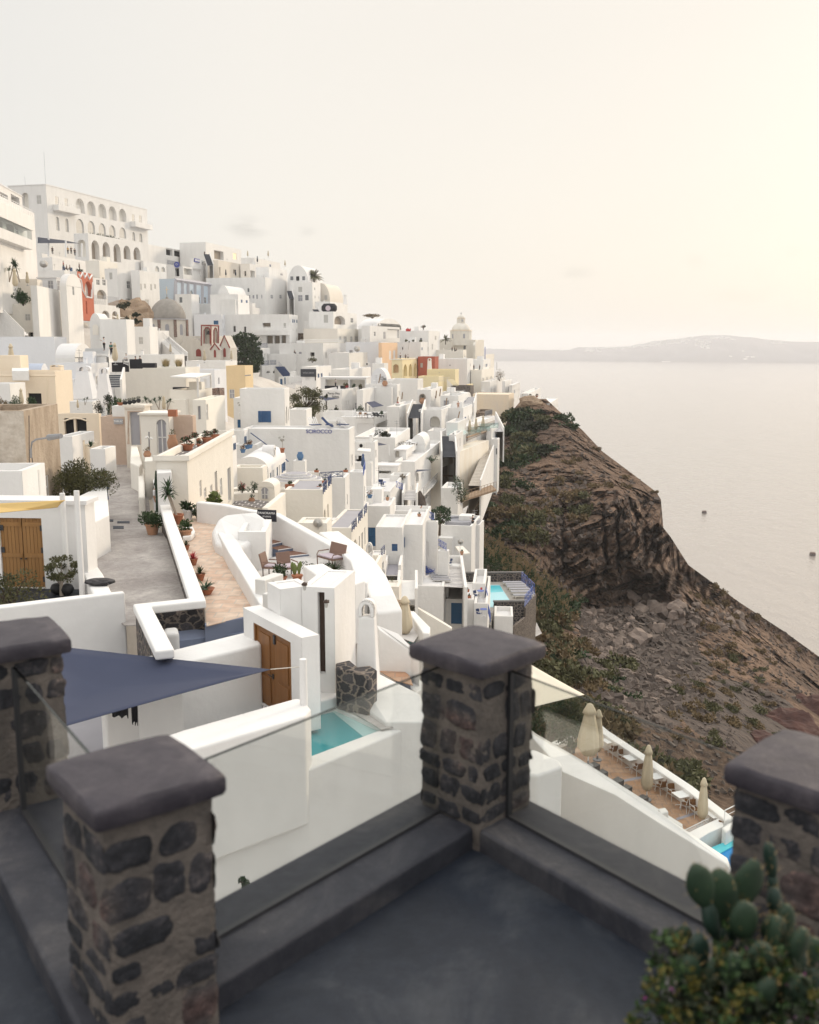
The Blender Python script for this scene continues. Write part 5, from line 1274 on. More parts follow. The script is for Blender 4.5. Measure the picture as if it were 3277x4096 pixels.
hot=H('huge white hotel with rows of arches on the hilltop',105,475,1455,212,1010,330,14.5,trim='white',name='hotel',cat='hotel',
 f=[('p',360,322,410,408),('V',212,297,288,460)],
 s=arch3('V',(745,355,838,497),(858,383,945,522),(967,408,1052,545),(1070,433,1152,568),(1170,457,1250,583))+arch3('A',(748,557,832,700),(863,578,940,700),(972,600,1045,715),(1075,620,1142,725),(1175,641,1245,745),(550,535,590,670),(642,553,682,685),(1303,685,1335,770),(1372,700,1405,785))+[('p',543,335,585,432),('p',637,355,675,450),('p',1300,510,1330,598),('p',1370,523,1400,605)])
ledge(hot,'s',520,440,740,495,2.2,rail=1);ledge(hot,'s',1283,600,1455,650,2.2,rail=1)
wing=H('arcaded lower wing of the hilltop hotel with planted terrace',735,875,1408,697,1012,316,14.5,name='hotel_wing',cat='hotel',ph=.8,s=arch3('a',(900,768,985,955),(1010,785,1090,965),(1117,803,1195,980),(1217,820,1290,955),(1315,836,1388,960)),f=[('V',762,760,850,930)])
bush('hedge','flowering green hedge along the hotel wing terrace','hedge',wing.world(-.6,wing.l*.35,wing.h-.8),.5,wing.l*.33,1.5,'leaf',500,.5,16,31);bpy.data.objects['hedge'].rotation_euler=(0,0,-R(14.5))
rod('antenna','thin tall antenna mast on the hotel roof','antenna',hot.world(-4,6,hot.h),hot.world(-4,6,hot.h+11),.04,'steel',4)
rod('antenna','short antenna at the back left of the hotel roof','antenna',hot.world(-13,8,hot.h),hot.world(-13,8,hot.h+4),.04,'steel',4)
H('cream cube below the left end of the hotel arcade',845,985,1165,965,1290,300,13,'cream_l')
H('blank white house with one small window under the hotel',1040,1165,1385,1045,1430,292,12,s=[('w',1250,1170,1287,1240),('p',1240,1340,1290,1400),('w',1080,1085,1110,1150)],f=[('p',1078,1085,1110,1152)])
H('white house with a row of four small windows beneath the hotel',1300,1385,1575,1062,1500,296,12,s=[('p',1430,1350,1470,1420),('p',1383,1195,1400,1255),('p',1420,1195,1440,1240),('p',1480,1200,1500,1258),('p',1520,1200,1538,1245)])
H('low white house with two blind arches right of the hotel',1405,1415,1640,968,1080,345,13,s=[('X',1530,1022,1572,1075),('X',1590,1030,1630,1078)])
u1=H('white hotel with terraces and glass balconies at the left edge',-700,-250,345,185,1050,150,-7,name='hotel',cat='hotel',s=[('V',263,610,322,825),('i',-60,545,30,700),('w',150,640,185,700),('i',60,560,140,690)],skirt=6)
u2=H('upper pergola storey of the left-edge hotel',-700,-300,212,46,440,156,-7,roof='flat',name='hotel_storey',cat='hotel',s=[('i',-30,300,85,440),('i',108,330,195,412)])
ledge(u1,'s',-230,430,232,575,1.6,rail=1,railh=1.1);ledge(u1,'s',-100,700,238,800,1.4,rail=1,glass=True,railh=1.6)
rest=H('white terrace restaurant under a black awning below the hotel',300,420,845,895,1130,248,7,ph=.9)
sail('black awning over the hillside restaurant terrace',[at(372,735,240),at(372,795,236),at(640,795,246),at(790,798,252),at(640,768,252)],'canvas_dk',.2,.01,name='awning',cat='awning')
for px in (480,650,808):rod('awning_post',{480:'white awning post nearest the left hotel',650:'middle white post of the black awning',808:'rightmost thin white post of the black awning'}[px],'post',at(px,930,243),at(px,745 if px<500 else 765 if px<700 else 798,243),.22,'white_metal',6,group='awning posts')
for px,py,lb,cl in ((520,905,'diner standing at the left of the awning terrace','cloth_dk'),(672,905,'person in yellow under the black awning','cloth_yel'),(705,905,'person in black reaching out under the awning','cloth_dk'),(740,920,'seated guest at the right of the awning terrace','cloth_dk')):person(lb,at(px,py,246),R(40),1.75,cl,'cloth_dk',arm=.3 if px==705 else 0)
H('white house topped by a terrace wall below the awning restaurant',300,520,845,960-25,1130,236,7)
H('small white terrace house with satellite dish and guests',310,640,800,1062,1230,222,5,ph=.3)
for px,py,lb,cl,po in ((628,1045,'man in a red shirt standing on the upper terrace','cloth_red','stand'),(660,1062,'dark-haired guest seated beside the man in red','cloth_dk','sit'),(692,1064,'second seated guest on the upper terrace','cloth_dk','sit'),(785,1062,'person in black with long hair on the terrace edge','cloth_dk','stand')):person(lb,at(px,py+6,226),R(-60),1.72,cl,'cloth_dk',po)
put('dish',mk_dish(.7),at(435,1050,222),R(20),'big pale satellite dish on the upper left terrace',None,1.25)
h=H('white vaulted house with a dark window slit at the left',600,665,815,1085,1720,176,2,roof='vs',rise=2.2,s=[('w',713,1222,735,1305)])
h=H('narrow orange-red house with white scalloped parapet',700,772,922,1072,1500,186,4,'orange',skirt=1,s=[('V',832,1170,912,1335),('A',846,1365,864,1490)],ph=.6,fcol='white')
deco(h,'s',[(775,1100),(790,1130),(812,1085),(835,1135),(855,1095),(880,1150),(905,1110)],.22,'white_paint');deco(h,'s',[(775,1145),(800,1160),(815,1260),(850,1325),(905,1335),(912,1180)],.18,'white_paint')
bush('hedge','dark hanging plants on the orange house parapet','plants',h.world(-.5,h.l*.4,h.h-.3),.5,h.l*.4,.9,'leaf_dk',200,.25,8,33)
H('white house with an arched loggia and folded parasol',880,925,1060,1135,1370,236,8,s=[('a',955,1255,1050,1345),('w',950,1155,985,1205),('w',1010,1155,1045,1210)])
h=H('white house with two balconies over small arches',900,925,1185,1395,1620,226,8,s=[('a',1005,1460,1080,1530),('a',1105,1465,1165,1545)],ph=.2)
railing('grey patterned balcony railing right of the orange house',h.world(-.2,.5,h.h),h.world(-.2,h.l*.5,h.h),2.0,'letter_grey','x');railing('grey balcony railing nearest the brown rock',h.world(-.2,h.l*.55,h.h),h.world(-.2,h.l,h.h),2.0,'letter_grey','x')
H('cream garden terrace wall at the far left',-300,378,None,1395,1760,168,-4,'cream_l',L=8)
h=H('big rough white bastion wall at the left',376,380,650,1212,1760,166,-6,'white',L=22,skirt=8)
H('white block with grey awning roof on the bastion',370,560,660,1140,1320,180,-2,'white_b',roof='flat',f=[('g',470,1165,530,1255)],s=[('g',565,1165,610,1275)])
H('beige walled terrace with yuccas at the left edge',-300,375,None,1150,1400,172,-4,'beige',L=3)
for k,(px,py,sc,lb) in enumerate(((95,1200,1.7,'tall branching yucca on the far left terrace'),(200,1200,1.5,'second yucca right of the folded cream parasol'))):put('yuc0',mk_yucca(2.0,3,.75,None,14),at(px,py,164),k*2,lb,'terrace yuccas',sc)
bush('shrub','dense dark green shrubs on the left terrace edge','shrub',at(230,1395,163),1.9,1.0,2.2,'leaf_grn',1500,.3,14,34)
put('par',mk_parasol(2.9,.34),at(155,1260,162),0,'folded cream parasol among yuccas at the far left',None,1.2);put('par',None,at(275,1215,168),1,'folded cream parasol beside the beige terrace wall',None,.8)
view(0,1200,700)
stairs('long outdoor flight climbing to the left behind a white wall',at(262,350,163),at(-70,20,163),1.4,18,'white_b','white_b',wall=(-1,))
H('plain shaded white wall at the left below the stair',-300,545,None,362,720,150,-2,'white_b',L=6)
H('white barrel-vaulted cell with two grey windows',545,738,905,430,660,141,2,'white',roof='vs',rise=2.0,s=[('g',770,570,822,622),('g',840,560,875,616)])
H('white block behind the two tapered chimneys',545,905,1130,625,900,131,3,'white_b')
h=H('white landing beside the railed steps',905,1045,1125,560,760,137,4)
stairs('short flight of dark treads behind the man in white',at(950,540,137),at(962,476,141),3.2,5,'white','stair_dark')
railing('white railing sloping down beside the folded parasol',at(1048,560,136),at(1265,650,133),1.6,'white_paint','p')
person('man in a white shirt by the top of the railed steps',at(1030,500,136),R(-80),1.8,'cloth_w','cloth_dk',arm=.2)
person('person with a green backpack on the railed steps',at(1100,545,134),R(160),1.7,'cloth_grn','cloth_dk')
put('par',None,at(1140,640,132),.4,'folded cream parasol in front of the white railing',None,1.02)
h=H('white chapel with a lit arched niche under a gable',885,998,None,130,380,160,3,roof='vf',rise=2.2,f=[('V',912,240,975,345)])
rod('lamp','small lit lamp in the arched niche','lamp',at(932,335,160.4),at(932,320,160.4),.35,'lamp_lit',8)
H('white stepped wall right of the niche chapel',990,1250,1330,190,480,158,6)
H('white block wall in front of the grey dome',1330,1478,1560,262,560,170,6,s=[])
H('low white wall behind the seated guests',1200,1725,None,540,700,150,4,L=5)
sail('small grey shade awning beside folded parasols',[at(1085,150,190),at(1250,180,192),at(1150,180,184)],'canvas_w',.1,.02)
for px,py,lb in ((1163,240,'folded parasol beneath the grey awning'),(1287,248,'folded parasol beside the dark shrubs on the rock')):put('par',None,at(px,py,186),0,lb,None,.65)
rock('rock_outcrop','bare tan rock between the white houses',at(1285,195,262),(6.3,4,6.0),'rock_tan',5,'structure')
for px,py,s,lb in ((1230,60,1.5,'dark bush hanging on top of the tan rock'),(1350,135,.8,'small round dark bush high on the tan rock'),(1255,195,1.1,'dark bush at the foot of the tan rock, left'),(1350,205,1.0,'dark bush at the foot of the tan rock, right')):bush('bush',lb,'bush',at(px,py+25,192),s,s,s*.9,'leaf_dk',420,.35,9,int(px),group='bushes on the tan rock')
view(600,900,700)
bh=H('long beige terrace house with grasses on its parapet',-254,358,None,1408,1820,138,4,'cream_l',L=7,ph=.25)
b2=H('low beige terrace wall in front of the white pergola',200,486,634,1628,1860,124,6,'cream_l',ph=.8)
pergola('white pergola roof over the beige terrace',[(200,1490),(455,1500),(606,1462),(400,1455)],at(470,1497,123).z,[(470,1497),(598,1464)],b2.zroof)
MB().box(-2,-.4,0,2,.4,.7).build('sofa','cloth_dk',loc=on(b2,380,1650));tag(bpy.data.objects['sofa'],'black bench under the white pergola','bench')
for k,(px,lb) in enumerate(((160,'pale feather grass clump, left of the pair'),(285,'pale feather grass clump, right of the pair'))):
 rd=random.Random(k);mb=MB()
 for _ in range(420):
  a=rd.uniform(0,6.28);q=rd.uniform(.1,.9);hgt=rd.uniform(1.2,2.3);d=Vector((math.cos(a)*q,math.sin(a)*q,hgt));s=Vector((-math.sin(a),math.cos(a),0))*.02;b=Vector((math.cos(a),math.sin(a),0))*.25;mb.add([b-s,b+s,b+d*.6+s,b+d],[(0,1,2),(0,2,3)])
 E=thing('feather_grass',lb,'grass',gnd(px,1405,bh.zroof+.1),0,'feather grass clumps');E.scale=(.75,.75,.62);mb.build('blades','grass_pale',E)
 m2=MB()
 for _ in range(160):a=rd.uniform(0,6.28);q=rd.uniform(0,.45);s=.02;x,y=math.cos(a)*q,math.sin(a)*q;m2.add([(x-s,y,.1),(x+s,y,.1),(x*2,y*2,1.0)],[(0,1,2)])
 m2.build('blades','leaf_olive',E)
view(0,1200,700)
for px,py,rz,lb,k in ((1190,700,.3,'dark wicker sofa back at the terrace edge',0),(1345,668,.2,'dark wicker armchair of the guest in red',1),(1445,660,0,'long dark wicker table of the terrace lounge',2)):
 E=thing('lounge_sofa',lb,'seat',at(px,py+8,134),rz);w=(2.2,1.6,2.6)[k]
 MB().box(-w/2,-.5,0,w/2,.5,.62).build('base','cloth_dk',E,bevel=.03)
 if k<2:MB().box(-w/2,-.56,.3,w/2,-.36,1.25).build('backrest','cloth_dk',E,bevel=.03)
person('guest in a dark red top seated on the lounge terrace',at(1340,655,134.6),R(120),1.75,'cloth_red','cloth_dk','sit');person('woman with long dark hair seated on the lounge terrace',at(1385,650,135),R(-100),1.75,'cloth_dk','cloth_dk','sit');person('waiter in white seated by a black backpack',at(1250,625,136),R(-50),1.8,'cloth_w','cloth_dk','sit')
stairs('steep dark steps beside the beige terrace house',at(1115,860,118),at(1150,735,124),1.6,6,'stair_dark','white',wall=(-1,1))
chimney('larger tapered white chimney with two arched hoods',735,945,648,885,112,.58,'white_b',yaw=4);chimney('narrower tapered white chimney behind the climbing vine',960,1108,665,930,106,.5,'white_b',yaw=4)
ch=H('cream house with a dark doorway at the left',-260,553,722,702,1130,92,3,'cream',ph=.35,f=[('N',278,920,416,1052,'dark')],trim=None,roofcol='beige')
deco(ch,'f',[(470,775),(470,1050)],.06,'cream','drainpipe');deco(ch,'f',[(-200,745),(553,745)],.08,'cream','cornice')
h=H('pale blue vaulted roof house behind the cream house',-260,400,480,628,720,110,2,'white_b',roof='vs',rise=1.6,roofcol='roof_blue')
E=chimney('little cream arched chimney on the cream house roof',505,625,640,712,97,.9,'cream',yaw=3)
put('par',None,at(122,700,100),0,'tall folded cream parasol on the cream house roof',None,.95)
for px,lb in ((155,'spiky agave in a white trough, left'),(268,'spiky agave in a white trough, right')):put('agA',mk_agave(.75,26,None,'leaf_grn',.2,.2,5,.05),at(px,672,98),px,lb,'agaves in the white trough',.62)
slab('trough','long white planter trough on the cream house roof','planter',[(118,700),(285,700),(285,668),(118,668)],at(200,690,98).z+.3,at(200,690,98).z-.5,'white')
H('blank pinkish white wall at the left edge',-260,104,None,826,1080,80,2,'white',L=3)
put('par',None,at(217,1060,74),0,'folded cream parasol before the dark doorway',None,.5)
for px,py,s,lb in ((150,1050,.5,'dark clipped bush left of the folded parasol'),(305,1055,.5,'dark clipped bush right of the folded parasol'),(30,1060,.5,'wispy dry shrub on the old brown building')):bush('bush',lb,'bush',at(px,py+6,72),s,s,s*1.6,'leaf_grn' if px>100 else 'leaf_dry',900,.09,12,px)
hb=H('white house with a pale blue sloping roof',690,915,988,1000,1140,84,3,'white',roofcol='roof_blue',ph=.08,L=16)
view(0,1600,900)
ob=H('old stained brown plaster building at the left',-300,205,466,84,830,46,-3,'old_plaster',fcol='old_white',ph=.55,pt=.35,s=[('d',318,580,388,790,'old_white')])
H('white annex wall against the old brown building',-300,178,None,545,830,42.5,-2,'white_near',L=3)
mb=MB();p=at(268,725,44.6);mb.box(-.26,-.1,0,.26,.1,1.15);tag(mb.build('meter_box','ac_white',loc=p,bevel=.03),'white meter box on the old brown wall','meter box')
E=thing('street_lamp','grey street lamp bracket on the old brown building','street lamp',at(240,440,44));c=at(240,440,44)
MB().tube([at(x,y,44-(x-240)*.006)-c for x,y in ((240,445),(238,380),(246,325),(280,302),(360,290),(380,287))],.045,6).build('arm','steel',E);MB().tube([at(375,287,43)-c,at(470,275,42.4)-c],.14,8,.10).build('lamp_head','steel',E)
deco(ob,'s',[(222,120),(226,640),(235,800)],.03,'iron','cable');deco(ob,'s',[(245,440),(262,560),(265,800)],.03,'iron','cable')
view(0,1200,700)
co2=H('cream garage with a wide dark arched opening',582,985,1002,1122,1500,76,3,'cream',f=[('k',632,1165,862,1380)],ph=.3)
deco(co2,'f',[(630,1195),(690,1172),(745,1165),(800,1170),(862,1192)],.06,'cream')
mb=MB();q=co2.loc(hitplane(735,1200,co2.c,co2.fw));mb.box(-.08,-.05,-2,.08,1,2);o=mb.build('door_post','cream',co2.E);o.location=(q[0],.1,q[2]-1.6)
H('little cream wall with an arched grill in front of the garage',716,866,None,1425,1560,68,3,'cream',L=2);chimney('tiny cream arched oven on the low garden wall',760,835,1378,1435,68,.95,'cream',yaw=3)
H('white garden block beside the spiky agave',940,1042,None,1468,1720,64,3,'white_near',L=2);H('white stepped garden wall below the garage',610,718,None,1345,1600,66,3,'white_near',L=4)
put('agA',None,at(895,1470,67),1,'large blue-green agave beside the white garden block',None,.72);put('agA',None,at(740,1410,68),2,'small agave behind the arched oven',None,.4)
pk=H('worn pink plaster wall with a painted name board',1002,1250,None,1152,1530,73,4,'pink_plaster',L=3,ph=.2)
MB().box(-.34,-.05,-.2,.34,0,.2).build('sign_board','letter_grey',pk.E).location=tuple(Vector(pk.loc(hitplane(1172,1197,pk.c,pk.fw)))+Vector((0,-.03,0)))
text('lettering','TABLAZ','letter_w',.19,wallM(pk,1172,1195,'f',.11),pk.E,bold=.004)
gt=H('carved stone portal with a grey panelled door',1238,1425,None,1055,1500,71,3,'beige',roof='flat',L=1.6,f=[('G',1278,1105,1388,1430)])
deco(gt,'f',[(1268,1420),(1268,1098),(1398,1098),(1398,1420)],.10,'pink_plaster','door_frame');deco(gt,'f',[(1235,1062),(1430,1062)],.12,'beige','cornice')
H('white block topped with potted succulents beside the portal',1146,1238,None,1045,1165,73.3,3,'white',L=2,skirt=.2)
cg=H('cream arched gateway with a narrow grey door',1392,1672,None,1135,1600,63,3,'cream_l',roof='flat',L=2.2,f=[('x',1540,1178,1652,1510)])
for px,py,lb in ((1235,1030,'round black pot on the white block, nearest the agave'),(1280,1022,'round black pot on the portal roof, left'),(1322,1015,'round black pot on the portal roof, middle'),(1368,1005,'round black pot on the portal roof, right')):
 put('bpot',lambda:(lambda E:(MB().lathe([(.1,0),(.26,.14),(.3,.3),(.2,.48),(.12,.5)],12).build('pot','black_pot',E,smooth=True),leaves(60,clumps([(Vector((0,0,.6)),(.25,.25,.15))]),.15,random.Random(2)).build('foliage','leaf',E),E)[-1])(thing('potted_plant','x','plant')),at(px,py+8,71.5),0,lb,'black pots on the portal',.6)
put('agP',mk_agave(.7,26,'terracotta','succulent',.4,.38,8,.05),at(1190,1040,71.5),0,'agave in a terracotta bowl on the white block',None,.6)
for px,py,s,lb in ((970,1100,.5,'dark climbing vine on the white chimney house, left'),(1070,1010,.42,'dark climbing vine on the narrow chimney'),(1140,1030,.4,'dark vine behind the agave bowl'),(1100,1140,.62,'dense planting behind the pink wall')):bush('vine',lb,'vine',at(px,py+20,79),s,.4,s*2.1,'leaf_dk' if px<1100 else 'leaf_grn',700,.10,14,px,group='vines')
for px,py,sc,lb in ((840,1050,.5,'spiky yucca head in front of the blue roof'),(1090,1140,.75,'spiky yucca behind the pink wall'),(1490,1130,.95,'tall thin yucca behind the portal'),(1570,1100,.8,'slim yucca beside a folded parasol'),(1650,1110,.75,'yucca with drooping leaves by the clay box')):put('yuc1',mk_yucca(1.5,2,.5,None,16),at(px,py,76),px,lb,'yuccas behind the portal',sc)
put('par',None,at(1620,1105,78),0,'folded cream parasol among yuccas behind the gateway',None,.45);put('par',None,at(770,1080,80),0,'small folded parasol before the blue roof',None,.28)
slab('curved_wall','cream curved wall sweeping along the alley','wall',[(1290,1420),(1320,1372),(1370,1345),(1450,1340),(1455,1360),(1390,1370),(1350,1420),(1405,1610),(1375,1640),(1285,1600)],-7.4,-10,'cream_l',.08)
E=thing('camera_pole','metal pole carrying two security cameras on the gatepost','camera pole',at(1475,1600,60.5));c=at(1475,1600,60.5)
MB().tube([(0,0,0),at(1470,1300,60.5)-c],.05,6).build('pole','steel',E)
for x in (1450,1492):MB().tube([at(x-15,1360,60)-c,at(x+15,1372 if x>1460 else 1350,60)-c],.07,8).build('camera','ac_white',E)
put('jar',mk_potted('clay','leaf_olive',.4,.42,1.5,90,.12,51,jar=True),at(1705,1500,62),0,'tall slim clay amphora on the cream roof terrace',None,.72)
put('jar2',mk_potted('clay','leaf_dry',.35,.36,.7,90,.12,52,jar=True),at(1455,1555,60),0,'squat clay jar with dry plant by the curved wall',None,.6)
view(600,900,700)
h=H('restaurant with dark open windows and a patterned parapet on the ridge',-260,-60,415,180,420,400,14,s=[('k',158,215,224,300),('k',238,228,316,312),('i',328,240,408,322),('g',446,375,460,400)],name='restaurant',cat='restaurant',fcol='letter_faint')
railing('dark patterned balustrade under the ridge restaurant windows',h.world(.15,h.l*.45,h.h*.30),h.world(.15,h.l*.98,h.h*.30),1.5,'navy_rail','x')
H('plain white cube house topping the ridge with a lit window',295,552,900,168,400,425,14,s=[('i',633,255,727,340),('l',818,278,855,340)])
H('beige house with black folded parasols on its terrace',560,678,905,345,540,412,14,'beige',s=[('k',682,415,698,500),('k',822,440,848,480)])
h=H('white restaurant entrance with a round sign over a dark door',165,328,525,405,545,386,13,f=[('k',248,425,290,505)],s=[('Q',335,430,415,490),('Q',425,432,510,494),('k',575,455,600,500)],name='restaurant',cat='restaurant')
mb=MB();mb.lathe([(1.1,0),(1.1,.3)],18);o=mb.build('round_sign','letter_blue',h.E);o.matrix_local=wallM(h,273,392,'f',.5);text('lettering','O','letter_w',1.0,wallM(h,273,390,'f',.9),h.E)
h2=H('white wall with a blue name board left of the ridge stair',400,420,540,330,420,396,14,s=[('k',512,360,528,395)])
MB().box(-2.2,-.3,-.7,2.2,0,.7).build('sign_board','letter_blue',h2.E).matrix_local=wallM(h2,458,350,'s',.1) @ Matrix.Rotation(R(-90),4,'X');text('lettering','NAOUSSA','letter_w',.95,wallM(h2,458,350,'s',.45),h2.E,bold=.03)
stairs('dark flight of steps climbing to the ridge house',at(595,400,400),at(556,290,410),2.2,9,'stair_dark','stair_grey',wall=(1,))
person('person in dark clothes at the top of the ridge stair',at(540,305,408),0,1.8);person('walker in white shirt and dark trousers by the sign house',at(546,408,392),2,1.75,'cloth_w','cloth_dk')
hc=H('pale blue church with grey pilasters',85,246,597,530,830,345,13,'paleblue',s=[('A',392,645,428,765),('w',472,710,496,768),('w',533,712,558,770)],name='blue_church',cat='church',ph=.3)
for x,y in ((250,545),(316,555),(372,560),(440,568),(512,578),(580,585)):deco(hc,'s',[(x,y),(x,y+230)],.75,'grey_trim','pilaster',4)
deco(hc,'s',[(246,540),(597,590)],.7,'grey_trim','cornice',4)
H('white porch block left of the blue church door',250,410,None,680,800,338,13,L=6,f=[('w',290,712,320,765)])
H('white barrel-vaulted house with a small framed window',655,795,None,595,740,352,13,roof='vf',rise=8,L=16,f=[('g',708,655,733,712)])
H('low white wall house below the vaulted house',595,868,None,683,800,340,13,L=10);H('long white parapet wall under the blue church',455,1010,None,770,830,354,13,L=3)
H('white flat house high on the ridge behind umbrellas',900,1032,1285,322,460,432,14);H('stepped white house below the ridge umbrellas',895,985,1145,380,540,402,14,fcol='beige',f=[('k',930,455,950,505)],s=[('Q',990,450,1035,520)])
H('white house with a tiny window left of the triple-window vault',1045,1172,1352,415,560,388,14,s=[('g',1285,478,1310,496)])
H('very long blank white wall house with scattered small windows',560,1140,1350,515,830,374,13,L=40,f=[('w',812,617,833,653),('w',962,623,981,660),('g',917,690,934,724),('g',958,692,990,724),('g',1011,692,1030,724),('g',1048,686,1064,728),('g',1098,688,1108,724)],s=[('g',1190,688,1215,724),('g',1278,688,1300,724)])
H('white vault-fronted house with three dark upper windows',1348,1572,None,395,600,392,13,roof='vf',rise=9,L=18,f=[('w',1385,505,1414,544),('k',1442,506,1474,552),('w',1502,506,1530,545),('g',1445,455,1465,493)])
h=H('white house storey beneath the triple-window vault',1378,1602,None,562,800,384,13,L=10,f=[('p',1462,610,1502,660),('g',1460,690,1505,750),('w',1530,690,1565,742)])
railing('white cross-barred balustrade under the three windows',at(1385,572,383),at(1560,572,382),1.0,'white_paint','x')
H('beige vault-fronted house beside the palm',1604,1776,None,572,800,396,13,'beige',roof='vf',rise=7,L=18,f=[('p',1655,605,1688,650),('k',1648,692,1672,772),('p',1722,692,1750,736)])
palm('palm','date palm standing above the white ridge houses',at(1618,590,398),3.2,4.2,40)
stairs('narrow dark stair left of the vaulted white house',at(1395,728,380),at(1372,650,386),1.8,9,'stair_dark','stair_grey',wall=(1,))
for px,py,lb,m_ in ((965,318,'pale folded parasol on the ridge, left',0),(1167,318,'pale folded parasol on the ridge, tallest',0),(1333,412,'pale folded parasol low on the ridge, right',0)):put('par',None,at(px,py,425),0,lb,'ridge parasols',.95)
for px,py,lb in ((750,510,'black folded parasol on the beige terrace, left'),(846,512,'black folded parasol on the beige terrace, right'),(1060,378,'black folded parasol standing on the ridge house')):put('parb',mk_parasol(2.9,.30,'canvas_dk'),at(px,py,406),0,lb,'black parasols',1.0)
H('white roof terrace storey set back on the small hotel',470,705,1015,815,960,358,5,L=12);H('upper left white storey with lamps on the small hotel',690,1012,1372,812,900,356,5,L=12)
hb=H('white hotel with dark upright windows and a long balcony',702,1378,None,880,1240,336,5,name='hotel',cat='hotel',L=14,f=[('k',822,996,846,1054),('k',927,1002,949,1058),('D',820,1102,848,1168),('D',928,1102,953,1166),('g',776,1102,795,1165),('D',977,1102,997,1160),('i',1112,965,1190,1008),('i',1150,1092,1212,1168),('p',1318,966,1342,1012),('i',1226,1092,1281,1168),('i',1296,1088,1342,1168)])
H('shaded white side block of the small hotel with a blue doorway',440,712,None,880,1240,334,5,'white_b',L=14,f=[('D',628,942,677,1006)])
ledge(hb,'f',1020,1040,1378,1085,2.4,rail=1,railh=1.2)
H('square white house at the right of the long hotel',1318,1592,None,790,970,418,13,L=10,f=[('X',1425,885,1480,950)]);H('rough rubble wall under the white square house',1378,1522,None,968,1180,402,13,'rubble_brown',L=6)
H('white wall with a man behind its dark plant',900,1180,1440,1235,1420,345,12);h=H('blank white house with sloping yard and one window',1172,1440,1600,1272,1600,322,12,s=[('p',1475,1375,1495,1430)])
person('man in black leaning over the white roof edge',at(1425,1272,323),1.2,1.8,pose='sit');put('par',None,at(1330,1262,342),0,'pale folded parasol on the terrace above the blank house',None,1.2)
H('white house with navy shutters behind the dark tree',960,1102,1182,1212,1430,318,12,s=[('b',1110,1275,1116,1335,'plain'),('k',1127,1268,1138,1338),('k',1153,1266,1163,1335)])
h=H('white terrace house with navy balustrades and two low arches',1060,1105,1278,1388,1560,310,12,s=[('K',1213,1432,1258,1462),('K',1150,1437,1185,1460)],ph=.2)
railing('navy patterned balustrade on the terrace behind the tree, left',h.world(-.2,.5,h.h),h.world(-.2,h.l*.42,h.h),1.5,'navy_rail','x');railing('navy patterned balustrade on the terrace behind the tree, right',h.world(-.2,h.l*.5,h.h),h.world(-.2,h.l*.97,h.h),1.5,'navy_rail','x');railing('upper navy patterned balustrade beside the small hotel',at(1020,1215,322),at(1160,1210,332),1.5,'navy_rail','x')
H('white balcony block of the upper navy balustrade',960,1020,1165,1212,1300,324,12,ph=.2)
stairs('dark blue steps beside the navy balustrade terrace',at(1360,1500,302),at(1275,1395,310),3,10,'navy_rail','stair_dark');railing('navy handrail of the dark blue steps',at(1352,1490,300),at(1272,1395,307),1.4,'navy_rail','h')
H('white block with a blue doorway under the navy steps',1270,1365,1500,1500,1620,292,12,f=[('D',1284,1518,1308,1580),('D',1325,1500,1338,1570)])
person('man with a black backpack walking behind the white wall',at(1238,1612,285),.5,1.8,'cloth_dk','cloth_dk');person('child in white beside the man with the backpack',at(1256,1612,285),.5,1.4,'cloth_w','cloth_dk')
sheet('hill_path','grey hillside path by the dark tree',[(940,1620),(1110,1490),(1225,1495),(1180,1560),(1060,1640)],at(1080,1560,290).z,'path_pale')
sheet('hill_path','grey path before the blue doorway',[(1300,1600),(1500,1520),(1600,1545),(1400,1620)],at(1400,1580,280).z,'path_pale')
tree('dark_tree','large dark pine leaning over the white terraces',at(940,1530,306),14.0,5.8,'leaf',4600,.85,77,.18,nc=44,asp=1.6)
E=thing('domed_church','old church with a weathered grey dome and red-trimmed bell gable','church',at(188,1190,300),-R(12));c0=at(188,1190,300)
px2m=300/9811.0;rr=200*px2m
def dome_prof(r,h,n=12,z=0):return [(r*math.cos(math.pi/2*k/n),z+h*math.sin(math.pi/2*k/n)) for k in range(n)]+[(.02,z+h)]
zd=at(188,930,300).z-c0.z;zt=at(188,725,300).z-c0.z
MB().lathe(dome_prof(172*px2m,zt-zd,14,zd),40).build('dome','dome_grey',E,smooth=True)
MB().lathe([(rr*.98,-6),(rr*.98,zd-.15)],8).build('drum','church_wall',E);MB().lathe([(rr*1.04,zd-.15),(rr*1.04,zd+.12)],8).build('cornice','grey_trim',E)
MB().lathe([(.5,zt-.1),(.4,zt+.3),(.12,zt+.5),(.1,zt+1.0),(.03,zt+1.6)],10).build('finial','dome_grey',E)
cx=MB();cx.box(-.06,-.06,zt+1.4,.06,.06,zt+3.4);cx.box(-.5,-.05,zt+2.5,.5,.05,zt+2.62);cx.build('cross','ochre',E)
for k in range(8):
 a=math.pi/4*k;q=MB();q.box(rr*.95,-.42,zd-5.2,rr*1.0,.42,zd-.2,Matrix.Rotation(a,4,'Z'));q.build('quoin','brick_pier',E)
 a+=math.pi/8;Mx=Matrix.Rotation(a,4,'Z');q=MB();ap=rr*.98*math.cos(math.pi/8);pts=[(-.55,zd-4.6),*arcpts(-.55,.55,zd-2.0,.55,.55,8),(.55,zd-4.6)]
 q.add([Mx @ Vector((ap+.03,u,z)) for u,z in pts],[tuple(range(len(pts)))]);q.build('window','shut_grey',E)
ch=H('church nave with grey vaulted roofs and arched red window',330,610,800,1095,1350,288,12,'church_wall',name='church_nave',cat='church',roofcol='dome_grey',ph=.1,f=[('x',455,1222,505,1296,'red_trim')])
